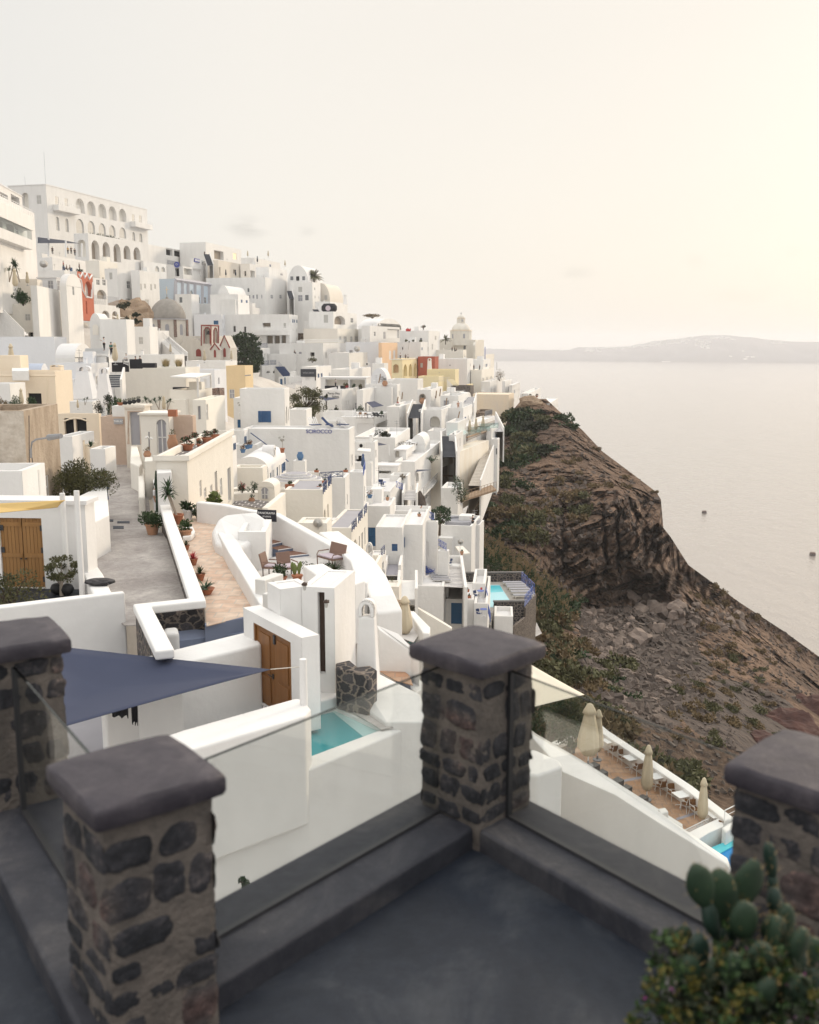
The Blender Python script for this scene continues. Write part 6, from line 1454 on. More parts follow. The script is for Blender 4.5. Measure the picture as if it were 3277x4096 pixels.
H('rounded church apse vault in front of the dome',275,560,None,1115,1340,284,12,'church_wall',roof='vf',rise=5,L=14,roofcol='dome_grey',name='church_apse',cat='church',f=[('x',453,1222,507,1296,'red_trim')])
bt=H('open church bell tower with red arches and a bell',506,606,676,985,1200,280,12,'church_wall',name='bell_tower',cat='tower',roof='flat',f=[('V',535,1010,596,1170,'church_pale')],s=[('V',628,1012,660,1160,'church_pale')])
for pth in ([(508,1190),(508,990)],[(604,1190),(604,990)],[(506,990),(606,990)],[(535,1170),(535,1040),(548,1016),(566,1010),(584,1016),(596,1040),(596,1170)]):deco(bt,'f',pth,.16,'red_trim',out=.1)
for pth in ([(606,990),(676,994)],[(674,1180),(674,994)],[(628,1165),(628,1040),(642,1014),(655,1025),(660,1060),(660,1165)]):deco(bt,'s',pth,.16,'red_trim',out=.1)
q=bt.loc(hitplane(567,1060,bt.c,bt.fw));MB().lathe([(.62,-.55),(.5,-.35),(.36,.2),(.2,.42),(.03,.5)],12,(q[0],.7,q[2])).build('bell','iron',bt.E,smooth=True)
for x0,x1,yt,yb,Y,lb in ((600,698,1168,1330,276,'small red-edged church gable with lancet window, left'),(690,800,1090,1330,278,'taller red-edged church gable with stepped finial, right')):
 p0,p1=at(x0,yb,Y),at(x1,yb,Y);w=(p1-p0).length;E=thing('church_gable',lb,'church',p0,-R(12));hp=at((x0+x1)/2,yt,Y).z-p0.z;he=hp*(.62 if x0<650 else .5)
 mb=MB();mb.prism([Vector(v) for v in ((0,0,0),)],[Vector((0,0,0))]) if 0 else None
 pr=[(0,-3),(w,-3),(w,he),(w/2,hp),(0,he)];mb.add([(x,0,z) for x,z in pr]+[(x,5,z) for x,z in pr],[(0,1,2,3,4),(9,8,7,6,5)]+[(i,i+5,(i+1)%5+5,(i+1)%5) for i in range(5)]);mb.build('wall','church_wall',E)
 t=MB();t.tube([(0,-.1,he),(w/2,-.1,hp),(w,-.1,he)],.22,5);t.build('trim','red_trim',E);q=MB();pts=[(w*.36,he*.25),*arcpts(w*.36,w*.60,he*.8,w*.12,w*.2,6),(w*.60,he*.25)];q.add([(u,-.06,z) for u,z in pts],[tuple(range(len(pts)))]);q.build('window','red_trim',E)
H('long white picket-topped terrace wall below the church',355,745,None,1340,1440,240,10,L=8)
railing('white picket fence in front of the church',at(362,1405,236),at(745,1400,234),1.2,'white_paint','p')
for px,py,sc,lb in ((205,1270,.8,'grey folded parasol at the foot of the white stair'),(540,1360,1.05,'tall grey-pink folded parasol before the church'),(805,1340,.85,'pale folded parasol right of the church gable')):put('par',None,at(px,py,232),px,lb,None,sc)
stairs('white railed stair descending left of the church nave',at(310,1290,262),at(75,1080,285),3,14,'white','white',wall=(1,));railing('thin handrail of the stair beside the dome',at(310,1275,258),at(75,1065,281),1.4,'steel','h')
H('white stair landing left of the grey dome',-150,76,None,1040,1340,272,10,L=8)
H('white house with grey roof stripes behind the pergola',355,640,757,1428,1760,164,8,'white_b',f=[('d',530,1520,560,1600)],ph=.3,L=9)
oh=H('ochre house wall with a lamp bracket and barred window',756,942,None,1388,1800,185,8,'ochre',L=5,f=[('g',782,1620,836,1708)])
deco(oh,'f',[(942,1485),(1000,1478)],.10,'steel','lamp_bracket',5,.3)
H('brick pier with chipped plaster beside the pergola',636,694,None,1612,1900,126,6,'brick_pier',L=2)
view(1200,1100,700)
H('white house with a small chimney below the beige vault',150,300,470,262,400,372,13,s=[('p',320,300,345,335)]);chimney('slim white chimney on the skyline',428,470,195,262,374,.7,yaw=13)
E=thing('hot_tub','round black wicker cave chair on a white terrace','cave chair',at(290,370,352));MB().lathe([(2.0,0),(2.7,.9),(2.7,2.1),(1.9,3.0),(.05,3.1)],18).build('shell','cloth_dk',E,smooth=True);q=MB();q.lathe([(.02,0),(.9,.05)],12);o=q.build('opening','cushion',E);o.matrix_local=Matrix.Translation((-.2,-2.75,1.4)) @ Matrix.Rotation(R(90),4,'X')
H('white cave house with a wide shallow arch',90,330,560,360,510,345,13,s=[('a',340,402,447,488),('w',500,425,527,468),('p',290,410,300,440)],f=[('p',235,393,278,470)])
stairs('dark stepped stair beside the black cave chair',at(180,385,350),at(145,340,354),2,5,'stair_dark','stair_grey',wall=(1,))
H('blank beige wall house left of the long balustrade',35,372,608,528,700,344,13,'cream_l',fcol='beige',s=[('p',388,605,410,640),('p',432,605,462,668),('p',497,605,520,660),('p',543,605,573,645)])
H('white house with small green doors above the beige wall',38,132,330,458,540,352,13,s=[('p',165,475,190,520),('p',205,475,228,522),('k',268,480,292,520)])
H('white vault house with a grassy roof on the skyline',575,760,1000,418,560,362,13,roof='vs',rise=4,s=[('g',722,470,735,492),('g',780,475,795,497)])
bush('roof_grass','dry brown grass on the vaulted roof','grass',at(715,418,364),3.8,2,1.3,'leaf_dry',500,.5,12,61)
H('white house with open porch below the grassy vault',610,690,985,500,690,350,13,s=[('w',730,560,747,600),('Q',862,535,980,620),('g',822,560,845,628)])
h=H('white terrace house with people on the roof near the cathedral',985,1268,1378,548,800,362,14,s=[('p',1300,680,1312,735),('p',1330,600,1345,640)],f=[('w',1183,622,1205,660),('p',1258,708,1290,752),('g',1232,710,1245,752)])
person('person in black standing on the white roof by the cathedral',at(1218,548,363),0,1.9);bush('shrub','row of potted shrubs on the roof by the cathedral','shrubs',at(1215,520,370),1.4,.7,.9,'leaf',160,.35,6,62)
bush('shrub','green and red plants above the white porch','plants',at(1068,545,360),1.0,.7,.8,'flower',120,.35,5,63);rod('table','long red table edge on the white roof','table',at(1045,545,359),at(1092,545,359),.45,'red_ext',6)
for px,lb in ((1045,'thin potted palm on the lower white roof, left'),(1118,'leafy potted plant on the lower white roof, middle'),(1195,'dark planter hedge on the lower white roof, right')):bush('plant',lb,'plant',at(px,660,350),.7,.6,.9,'leaf_olive',140,.35,6,px)
H('white house with a rooftop railing below the cathedral terrace',925,1190,1260,660,820,345,13,f=[('k',1008,710,1018,735)])
palm('palm','short palm left of the cathedral dome',at(1435,660,385),1.0,2.6,24,8)
put('yuc2',mk_yucca(2.4,1,.6,None,18),at(1068,745,335),0,'slender yucca tree on the white terrace',None,1.3)
h=H('long white house with a patterned rooftop balustrade',-200,228,452,672,900,322,13,f=[('k',100,763,144,798),('g',-10,758,18,778)],s=[('p',250,762,268,820),('p',304,757,322,808),('p',365,757,380,790),('p',412,755,428,775)])
railing('white patterned balustrade along the long white roof',at(0,668,322),at(440,660,345),1.0,'white_paint','x');bush('vine','green climbing plant under the dark window','plant',at(125,855,315),1.8,.8,1.6,'leaf_olive',260,.4,9,64)
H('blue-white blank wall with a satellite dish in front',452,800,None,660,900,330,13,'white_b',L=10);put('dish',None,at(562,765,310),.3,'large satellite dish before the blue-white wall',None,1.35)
pe=H('peach house with two tall white shutters',800,806,962,668,960,322,13,'peach',s=[('W',880,745,900,835),('W',921,742,941,825)])
ye=H('yellow house with three tall arches on its sea side',905,1010,1168,828,1010,300,13,'yellow',f=[('a',918,880,974,965,'peach')],s=[('a',1022,880,1057,1000,'yellow'),('a',1073,876,1106,1000,'yellow'),('a',1122,870,1155,1000,'yellow')],trim='cream_l',ph=.7)
for px,lb,cl,po in ((990,'woman in white standing on the yellow house terrace','cloth_w','stand'),(1042,'seated guest in black on the yellow terrace','cloth_dk','sit'),(1066,'seated guest in white on the yellow terrace','cloth_w','sit')):person(lb,at(px,826,303),0,1.8,cl,'cloth_dk',po)
H('dark red wall behind a white chimney',1164,1330,None,805,930,318,13,'red_wall',L=6,f=[('p',1188,868,1212,912)]);chimney('white chimney against the dark red wall',1255,1300,818,935,310,.75,yaw=13)
H('white wall house with a tiny vent right of the red wall',1262,1648,None,828,1050,330,13,L=12,f=[('g',1472,884,1486,896)])
yh=H('pale yellow house with an outdoor iron stair',1165,1368,1420,1000,1210,290,13,'yellow',f=[('Q',1325,1085,1350,1100)]);H('pale yellow upper terrace house with rooftop wall',1253,1530,1568,932,1120,300,13,'yellow',f=[('g',1370,960,1378,965)])
railing('beige iron stair railing on the pale yellow house',at(1372,1050,288),at(1480,1050,290),1.2,'beige','p');stairs('yellow outdoor stair going down right',at(1535,1090,289),at(1478,1025,292),2,8,'yellow','beige')
H('dark rubble stone ground floor with grey door',1490,1680,None,1095,1240,284,13,'rubble_wall',L=6,f=[('g',1592,1135,1630,1190)]);H('white balcony house with wooden chairs',1400,1570,None,1155,1260,268,13,L=7,ph=.9,f=[('i',1412,1175,1550,1250)])
H('white house with a shop board and dark slot windows',285,485,832,768,1010,300,12,s=[('p',753,812,768,870),('p',778,808,792,866),('p',803,805,818,862)],f=[('X',345,890,470,892)],L=22);rod('vent','round metal roof vent on the white house','vent',at(505,765,302),at(505,740,302),.5,'steel',8)
for px,lb in ((543,'air conditioner unit with dark fan on the white roof'),(665,'pair of air conditioners at the right of the white roof')):put('ac',mk_ac,at(px,890,280),0,lb,'rooftop air conditioners',1.2)
h=H('white shop house with a dark lettered board',20,160,310,905,1090,235,10,f=[('d',52,1000,95,1040),('N',145,990,162,1040)]);MB().box(-1.9,-.08,-.9,1.9,0,.9).build('sign_board','sign_dk',h.E).location=tuple(Vector(h.loc(hitplane(85,965,h.c,h.fw)))+Vector((0,-.03,0)))
text('lettering','VOLCANO','letter_grey',.55,wallM(h,85,965,'f',.14),h.E)
H('white wall behind the long terrace awning',300,490,700,930,1060,250,10,f=[('g',500,980,520,1010)])
H('white vaulted chapel room with grey door',690,865,903,918,1060,238,10,'white_b',roof='vf',rise=4,f=[('g',790,970,828,1050)],L=10)
H('white panel fence block above the vaulted room',710,830,870,872,940,262,10)
bar=H('open terrace bar under a flat white awning',205,655,700,1015,1150,222,9,f=[('Q',250,1030,478,1112),('Q',490,1030,640,1112)],roof='flat',L=6,name='terrace_bar',cat='bar')
E=thing('bar_counter','dark bar counter under the terrace awning','counter',at(350,1120,220.5));MB().box(-2.3,-.3,0,2.3,.3,.62).build('counter','cloth_dk',E)
for px,py,lb,cl,po in ((352,1105,'barman in grey behind the dark counter','letter_grey','stand'),(607,1138,'woman with dark hair at the terrace bar table','cloth_dk','sit'),(688,1130,'guest in white at the terrace bar edge','cloth_w','sit')):person(lb,at(px,py,219),-2,1.75,cl,'cloth_dk',po)
for px,s,m_,lb in ((435,.9,'leaf_olive','wall plant behind the bar counter'),(465,.5,'flower','purple bougainvillea by the bar post'),(525,.65,'leaf_grn','dark green fern in the terrace bar'),(592,.55,'leaf_olive','leafy plant at the right of the terrace bar')):bush('plant',lb,'plant',at(px,1110,218),s,.6,s*1.5,m_,200,.28,7,px)
pf=H('white suites building with dark wall lettering',195,415,620,1135,1370,206,10,s=[('d',442,1240,485,1318),('g',545,1258,580,1320)],f=[('k',252,1240,268,1340)],skirt=6)
for t_,x,y in (('Porto Fira',333,1168),('Suites',352,1200)):text('lettering',t_,'letter_dk',.62,wallM(pf,x,y,'f',.08),pf.E,bold=.004)
H('white corner house right of the lettered suites',560,620,920,1135,1400,200,9,s=[('k',642,1262,660,1372),('g',680,1290,695,1340)],skirt=6)
sail('small navy sail over the lettered suites terrace',[at(140,1185,198),at(390,1218,200),at(255,1240,194)],'sail_blue',.3,.05);sail('navy awning over a lounge balcony',[at(652,1255,190),at(735,1242,196),at(830,1288,194),at(718,1308,188)],'sail_blue',.3,.04)
lb_=H('white lounge balcony block with louvred ground floor',400,728,872,1402,1600,182,9,f=[('W',560,1462,728,1560)],s=[('Q',752,1450,860,1560)],ph=.15)
railing('thin metal railing of the lounge balcony',at(555,1415,181),at(720,1418,179.5),1.3,'steel','h')
for px,py,lb in ((590,1405,'orange wooden armchair on the lounge balcony, left'),(640,1408,'orange wooden armchair on the lounge balcony, right')):put('chw',mk_chair('wood_lt','wood_lt'),at(px,py,181.5),px,lb,'lounge armchairs',1.1)
for px,lb in ((750,'dark sun lounger on the lounge balcony, left'),(782,'dark sun lounger on the lounge balcony, right')):put('lgd',mk_lounger('cloth_dk','iron',.7),at(px,1402,182),.8,lb,'balcony loungers')
put('tbd',mk_table(1.2,.8,'iron','iron'),at(670,1415,180.5),0,'black table on the lounge balcony')
for px,py,s,lb,m_ in ((368,1340,.85,'dark green palm bush below the lettered wall','leaf_dk'),(545,1335,.45,'small yucca before the white doors, left','leaf_grn'),(592,1330,.9,'small yucca before the white doors, right','leaf_grn'),(805,1370,.6,'pot plant on the lounge balcony corner','leaf_grn'),(300,1340,.4,'low plant at the foot of the lettered house','leaf'),(255,1200,.5,'dark plant above the small navy sail','leaf_dk')):bush('plant',lb,'plant',at(px,py+10,190),s,.7,s*1.4,m_,200,.24,7,px)
H('white terrace wall below the lettered suites',228,520,552,1345,1480,186,9,ph=.9);H('white garden terrace with dark shrubs along its rim',540,930,1085,1600,1760,150,8,ph=.6)
for px,s,lb in ((790,1.15,'dark shrub mass on the white rim, left'),(850,.9,'dark shrub mass on the white rim, right')):bush('shrub',lb,'shrub',at(px,1610,152),s,.9,s*1.2,'leaf_dk',600,.2,12,px)
put('parb',None,at(236,1340,189),0,'black folded parasol below the small navy sail',None,.35)
t=tree('feathery_tree','broad feathery olive-green tree left of the suites',at(60,1450,140),4.9,2.7,'leaf_olive',5200,.30,88,.1,nc=44,asp=3)
H('large blank white gable wall below the terrace bar',740,905,940,1110,1300,212,9,skirt=5)
H('tall plain white house with rooftop loungers',870,1160,1215,1030,1300,232,11,ph=.3)
put('jar3',mk_potted('clay','leaf_dk',.6,.7,1.5,160,.18,53,jar=True),at(838,1095,214),0,'big clay jar with clipped plant on the white terrace',None,.78);put('jar3',None,at(1208,1270,206),0,'big clay jar with plant beside the dark stair',None,.8)
for k,px in enumerate((745,775,895)):put('tbw',mk_table(.9,.8,'white_paint','white_metal'),at(px,1085,215),k,('white table on the white terrace, leftmost','white table on the white terrace, middle','white table right of the clay jar')[k],'terrace tables',1.2)
H('white terrace house under the clay jar tables',640,958,990,1080,1240,214,10,ph=.4)
H('white retaining house left of the dark straight stair',860,980,1145,1300,1560,184,10,s=[('d',990,1400,1000,1450)],skirt=5)
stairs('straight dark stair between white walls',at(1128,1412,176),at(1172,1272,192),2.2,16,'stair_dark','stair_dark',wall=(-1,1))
H('white cave suite with two pale arches',1170,1395,1460,1330,1560,182,11,f=[('V',1178,1385,1212,1470),('V',1280,1392,1380,1500)],skirt=5)
H('curving white terrace house with a big jar',1160,1290,1405,1130,1330,206,11,'white',f=[('X',1175,1170,1240,1250)]);H('white cave house with grey-framed window',1385,1560,1640,1190,1380,204,12,f=[('g',1415,1235,1470,1295),('d',1556,1230,1585,1290)])
H('white vaulted hut with a closed white door',1560,1625,1690,1165,1330,214,12,roof='vs',rise=2,f=[('d',1560,1225,1585,1295)]);stairs('white stone steps between the cave houses',at(1650,1300,206),at(1680,1200,220),2.4,9,'stair_grey','white',wall=(-1,1))
H('white lettered pool wall of the cave hotel',1440,1555,1640,1455,1600,170,12);H('white terrace with rounded end above the pool',1380,1610,1700,1310,1460,190,12,ph=.7)
for k,(x0,y0,x1,y1) in enumerate(((778,1065,795,975),(955,1280,968,1200),(1005,1225,1012,1155),(1340,1215,1347,1140),(1378,1195,1388,1120),(1440,1280,1450,1210),(1552,1445,1575,1345),(1402,1660,1412,1595))):rod('wooden_pole',('leaning wooden pole before the vaulted room','wooden pole on the white curved terrace, left','wooden pole on the white curved terrace, right','wooden pole beside the balcony house, left','wooden pole beside the balcony house, right','wooden pole over the grey window','pair of wooden poles over the rounded terrace','wooden pole near the lower dark stair')[k],'pole',at(x0,y0,180+4*(y0<1100)),at(x1,y1,180+4*(y0<1100)),.11,'wood_rail',6,group='parasol poles')
for px,lb in ((965,'low white tub with orange flowers on the curved terrace'),):put('tub',mk_potted('white_paint','flower',.3,.5,.4,60,.14,54),at(px,1290,178),0,lb)
sheet('cave_pool_water','pale pool of the cave hotel',[(1450,1555),(1640,1530),(1660,1560),(1540,1590),(1455,1580)],at(1550,1560,172).z,'pool_mint')
person('bather with bare back beside the rounded terrace',at(1560,1312,188),0,1.7,'skin','skin','sit')
view(800,1600,700)
cr=H('cream house with a flowerpot roof terrace and tall recessed doors',-429,-120,332,552,1010,50,-1,'cream_l',s=[('G',145,700,178,978),('G',270,665,312,1000),('p',196,770,224,940),('p',100,835,128,985),('p',38,865,66,960),('p',-5,790,20,950)],ph=.35,skirt=4,trim='cream_l')
sheet('roof_tiles','slate grid roof terrace floor',[(-300,560),(-100,520),(230,330),(60,300)],cr.zroof+.02,'slate_grid')
for k,(px,py,lb) in enumerate(((70,425,'terracotta bowl of green leaves on the cream roof, large'),(150,385,'terracotta bowl of green leaves on the cream roof, furthest'),(-40,430,'red-flowered terracotta pot on the cream roof'),(-120,500,'wide bowl of green plants on the cream roof edge'),(0,470,'small terracotta pot on the cream roof'))):put('bowl',mk_potted('terracotta','leaf',.36,.3,.34,190,.12,55,flower='flower'),on(cr,px,py),k,lb,'pots on the cream roof',(1,.85,.9,1.1,.6)[k])
H('pink-washed wall beside the cream gateway',-260,-70,None,158,300,64,0,'pink_plaster',L=1);H('white house with two doors behind the clay box',-70,60,250,0,260,92,2,'cream_l',f=[('G',-20,60,10,190),('p',55,40,78,190)],s=[('p',60,40,85,195)])
E=thing('trough','terracotta box planter with yucca behind the gateway','planter',at(-266,162,62));MB().box(-.26,-.2,0,.26,.2,.42).build('box','terracotta',E)
bs=H('white vaulted house with a row of blue shutters',328,676,850,560,830,80,2,'white',roof='vf',rise=1.1,fcol='cream_l',s=[('D',692,715,706,800),('d',715,690,728,790),('D',757,660,772,755),('d',780,640,792,755),('b',812,620,832,705)])
for px0,px1,y0,y1,lb in ((650,682,500,640,'little arched dormer on the blue-shutter house, front'),(716,744,448,560,'little arched dormer on the blue-shutter house, rear')):H(lb,px0-60,px0+14,px1+6,y0,y1+20,84,2,roof='vs',rise=.45,s=[('X',px0+16,y0+25,px1-2,y1-15)],name='dormer',cat='dormer',skirt=.4)
H('cream sloped side wall of the blue-shutter house',328,620,678,668,860,76,2,'cream_l',L=2)
H('white flat-roofed link with blue pots in front of the big blank wall',330,560,690,440,600,93,3,L=10,f=[('b',425,365,450,440)])
H('white house with open blue shutters left of the blue pots',285,440,480,300,480,95,3,s=[('b',425,362,452,438),]);H('white wall with blue shutters above the cream roof',290,318,360,370,520,74,1,s=[('b',333,425,345,490)])
for px,py,lb in ((425,520,'low blue bowl of red flowers on the white vault'),(470,482,'blue pot of dry flowers on the white vault, left'),(495,475,'blue pot of dry flowers on the white vault, right')):put('bluepot',mk_potted('blue_pot','leaf_dry',.34,.26,.34,120,.12,56,flower='flower'),at(px,py,84),px,lb,'blue pots on the vault',.9)
put('ltree',mk_little_tree(1.5,'terracotta'),at(813,520,80),0,'little bare tree in a terracotta pot at the roof corner',None,.82)
put('ltree2',mk_little_tree(1.5,'white_paint'),at(408,170,104),0,'little grey tree in a square white pot by the blue hatch',None,1.0)
up=H('tall white house with a blue barred window',400,838,886,-110,470,102,4,f=[('b',603,108,674,220,'blue')],s=[('N',849,65,862,232),('N',868,85,876,200),('N',840,110,845,220)],skirt=4)
sc=H('big white house with SCIROCCO in blue letters',430,1474,1527,290,780,96,5,'white',ph=.15,s=[('d',1488,540,1506,650)],skirt=5)
text('lettering','SCIROCCO','letter_blue',.50,wallM(sc,1175,312,'f',.04),sc.E,bold=.004)
H('white gate wall with a blue hatch door',335,446,None,-20,320,106,3,f=[('D',370,193,441,273)],L=4);H('white stepped wall right of the tall house',880,1050,1105,95,300,118,5,ph=.4)
rod('handrail','dark handrail on the big blank white wall','handrail',at(502,325,93),at(662,443,91),.05,'navy_rail',6);rod('handrail','dark handrail between the dormers and the blue jar','handrail',at(848,585,84),at(870,605,83),.05,'navy_rail',6)
for k,(x0,y0,x1,y1) in enumerate(((1090,285,1180,240),(1200,285,1330,235),(1340,285,1470,240))):
 E=thing('lounge_chair',('white and navy striped lounge chair on the lettered roof, left','white and navy striped lounge chair on the lettered roof, middle','white and navy striped lounge chair on the lettered roof, right')[k],'chair',on(sc,(x0+x1)/2,280)+Vector((0,0,.1)),.5+k,'striped roof chairs');a=MB()
 for q in range(5):a.tube([(-.5+q*.2,-.5,.1),(-.5+q*.2,.1,.45),(-.5+q*.2,.6,1.0)],.05,4)
 a.build('slats','white_paint' if k !=1 else 'navy_rail',E);MB().box(-.55,-.4,.25,.55,.2,.33).build('seat','navy_rail',E)
p=at(990,598,84);MB().lathe([(.14,0),(.28,.28),(.30,.48),(.18,.68),(.22,.74),(.15,.74)],16).build('blue_jar','blue_pot',loc=p,smooth=True);tag(bpy.data.objects['blue_jar'],'blue amphora jar on a white pedestal','jar');H('white pedestal stack carrying the blue jar',960,1035,None,600,720,83.5,3,L=1)
tz=at(960,850,76).z
tw=H('cream house under the round-stepped terrace with navy railings',840,1212,1305,885,1260,68,3,'cream_l',ph=.06,roofcol='floor_grey',s=[('A',1222,1075,1240,1230),('A',1256,1020,1270,1200)],skirt=3,L=8)
E=thing('round_steps','semicircular white steps on the grey terrace','steps',at(950,790,76))
for k in range(4):q=MB();r_=2.0-k*.38;q.lathe([(r_,-.3 if k==0 else .14*k),(r_,.14*(k+1))],28);q.build('step','white',E);q=MB();q.lathe([(r_-.06,.14*(k+1)),(r_-.06,.14*(k+1)+.006)],28);q.build('tread','floor_grey',E)
for a,b,lb in (((1216,930),(1250,886),'navy railing section over the cream house, near'),((1264,868),(1296,830),'navy railing section over the cream house, far')):railing(lb,*lv(a,b,67),.75,'navy_rail','x')
railing('navy cross-barred railing at the back of the grey terrace',at(1182,782,82),at(1410,765,82),.55,'navy_rail','x')
for k,(px,py,w,lb) in enumerate(((885,868,1.0,'long terracotta box planter at the terrace edge'),(1183,875,.7,'terracotta box planter at the terrace corner'),(1230,815,.6,'terracotta box planter beside the navy railing'),(1150,710,.6,'terracotta box planter on the white post, left'),(1437,708,.6,'terracotta box planter on the white post, right'))):put('boxp',mk_potted('terracotta','leaf',.2,.2,.28,60,.13,57,square=True),at(px,py+2,70 if k<3 else 82),0,lb,'terracotta box planters',w)
H('white post carrying a terracotta box',1126,1176,None,712,810,82.5,3,L=.6)
mh=H('plain white house block right of the cream terrace house',1285,1432,1478,765,1220,84,4,skirt=3,s=[('w',1450,930,1458,1030)]);H('white annex with a small roof terrace and navy chair',1470,1612,1640,712,1040,92,5,skirt=4,ph=.2,s=[('d',1618,850,1628,1000)])
railing('blue railing of the small roof terrace',*lv((1612,745),(1630,690),91),.8,'blue_rail','p')
sheet('slate_terrace','dark slate grid terrace',[(270,1000),(560,985),(690,1000),(620,1065),(300,1030)],at(480,1020,64).z,'slate_grid')
slab('flower_bed','cream flower bed wall with red flowers','flower bed',[(325,905),(575,890),(575,915),(330,930)],at(450,905,70).z,at(450,1000,68).z-.6,'cream_l')
for px,py,s,m_,lb in ((415,895,.36,'leaf','red flowering shrub in the cream bed'),(525,900,.46,'leaf_grn','dense dark green shrub in the cream bed')):bush('shrub',lb,'shrub',at(px,py+12,69.5),s,s*.6,s*1.8,m_,700,.08,14,px)
leaves(46,clumps([(at(415,840,69),(.3,.2,.3))]),.09,random.Random(4)).build('flowers','flower',bpy.data.objects['shrub.003'] if 0 else None);tag(bpy.data.objects['flowers.%03d'%0] if 0 else bpy.data.objects[[o.name for o in bpy.data.objects if o.name.startswith('flowers') and not o.parent][0]],'red bougainvillea flowers over the shrub','flowers',kind='stuff')
H('little cream vaulted niche with grey arched shutters',570,735,None,805,1018,66,4,'cream_l',roof='vf',rise=.42,f=[('x',605,860,678,972)],L=2)
put('jar4',mk_potted('clay','leaf_grn',.2,.2,.3,70,.10,58,jar=True),at(512,1008,65),0,'small round clay pot by the niche');H('cream garden wall above the slate terrace',320,850,None,880,1080,71.5,3,'cream_l',L=1)
strip('garden_wall','cream coping wall running up to the niche','wall',[(640,1060),(820,910)],.35,at(730,985,62).z,at(730,985,62).z-4,'cream_l')
ZP=-8.75
pw=[(-10,1000,-7.75),(240,1028,-7.75),(510,1085,-7.8),(760,1120,-7.9),(950,1225,-8.2),(1250,1392,-8.75),(1430,1490,-8.9),(1530,1580,-8.9),(1575,1700,-8.9),(1600,1800,-8.9)]
strip('panorama_wall','long curving white wall with a black sign above the brick steps','wall',pw,.42,-8.5,-13,'white_near',.06)
sp=at(661,1140,44.6);E=thing('sign','small black sign with white lettering on the curving wall','sign',sp,R(-12));MB().box(-.45,-.03,-.27,.45,.03,.27).build('board','sign_black',E)
for t_,z,s_ in (('PANORAMA',.12,.15),('STUDIOS',-.04,.10),('>',-.17,.14)):text('lettering',t_,'letter_w',s_,Matrix.Translation((0,-.04,z)) @ Matrix.Rotation(R(90),4,'X'),E,ext=.004)
slab('white_hump','big smooth rounded white block between patio and lounge','wall',[(118,1290,-8.2),(175,1180,-7.9),(250,1125,-7.7),(420,1110,-7.6),(560,1098,-7.5),(648,1160,-7.6),(655,1270,-7.9),(560,1330,-8.2),(470,1420,-8.3),(300,1480,-8.3),(150,1400,-8.3)],-8,-11,'white_near',.22)
sheet('lounge_floor','pale grey lounge terrace floor',[(560,1725),(620,1560),(1100,1500),(1330,1520),(1520,1620),(1560,1900),(1100,1900),(700,2000)],-9.5,'floor_pale')
H('white inner wall face beneath the rounded block',380,652,None,1300,1660,41,-3,'white_near',L=3,skirt=1)
E=thing('brick_steps','curving brick steps with blue-grey risers','staircase',at(740,1400,44))
for k,(x0,y0,x1,y1,dpy) in enumerate(((640,1310,695,1270,45),(640,1355,812,1315,45),(700,1425,905,1380,45),(770,1480,998,1445,42),(840,1545,1090,1515,36))):
 z=-8.83-.145*k;a,b=gnd(x0,y0,z),gnd(x1,y1,z);d=(b-a).normalized();n=Vector((-d.y,d.x,0));c=Vector(E.location)
 top=[a,b,b+n*1.4,a+n*1.4];m=MB();m.prism([v-c for v in top],[Vector((v.x-c.x,v.y-c.y,-10-c.z)) for v in top]);m.build('riser','grey_blue',E)
 m=MB();m.prism([v-c+Vector((0,0,.012)) for v in top],[v-c for v in top]);m.build('tread','brick_tread',E);m=MB();m.tube([a-c-n*.01,b-c-n*.01],.02,4);m.build('nosing','white_paint',E)
def arm_seat(lb,px,py,rz,w):
 E=thing('wicker_armchair',lb,'armchair',gnd(px,py,-9.5),rz);MB().box(-w/2,-.3,.36,w/2,.3,.42).build('seat','rattan',E);MB().box(-w/2+.03,-.29,.42,w/2-.03,.26,.5).build('cushion','cushion',E,bevel=.03)
 Mx=Matrix.Translation((0,.28,.36)) @ Matrix.Rotation(R(-14),4,'X');b=MB();b.box(-w/2,0,0,w/2,.07,.62,Mx);b.build('backrest','rattan',E,bevel=.02)
 for x in (-1,1):
  MB().tube([(x*w/2,-.30,0),(x*w/2,-.32,.5),(x*w/2,-.24,.62),(x*w/2,.3,.62)],.025,6).build('arm','rattan',E);MB().tube([(x*w/2,.3,0),(x*w/2,.3,.4)],.025,6).build('leg','wood_dk',E)
arm_seat('two-seat wicker sofa by the curving white wall',1290,1640,R(-50),1.1);arm_seat('wicker armchair seen from behind the succulents',720,1735,R(75),.62);arm_seat('second wicker armchair with a lilac cushion',870,1740,R(35),.62)
put('jade',mk_potted('terracotta','leaf',.4,.24,.3,420,.10,59),gnd(800,1810,-9.4),0,'bushy jade plant in a terracotta pot on the lounge edge',None,.95)
E=thing('cactus','potted prickly pear with pale green pads on the lounge edge','cactus',gnd(960,1790,-9.4));MB().lathe([(.15,0),(.2,.22),(.23,.22),(.23,.28)],14).build('pot','terracotta',E)
for k,(x,z,h_,w) in enumerate(((-.1,.25,.5,.11),(.08,.3,.45,.08),(-.18,.5,.3,.08),(.14,.55,.28,.07))):q=MB();q.lathe([(.03,0),(w,h_*.45),(w*.8,h_*.8),(.02,h_)],10);o=q.build('pad','succulent',E,smooth=True);o.location=(x,0,z);o.scale=(1,.25,1)
put('agL',mk_agave(.36,40,'terracotta','leaf',.2,.2,10,.02),gnd(1330,1760,-9.4),0,'dark spiky aloe beside the white gateway block',None,1.5);bush('shrub','low green succulents behind the gateway block','shrub',gnd(1130,1680,-9.5),.9,.3,.5,'leaf',260,.09,8,71)
view(500,2100,800)
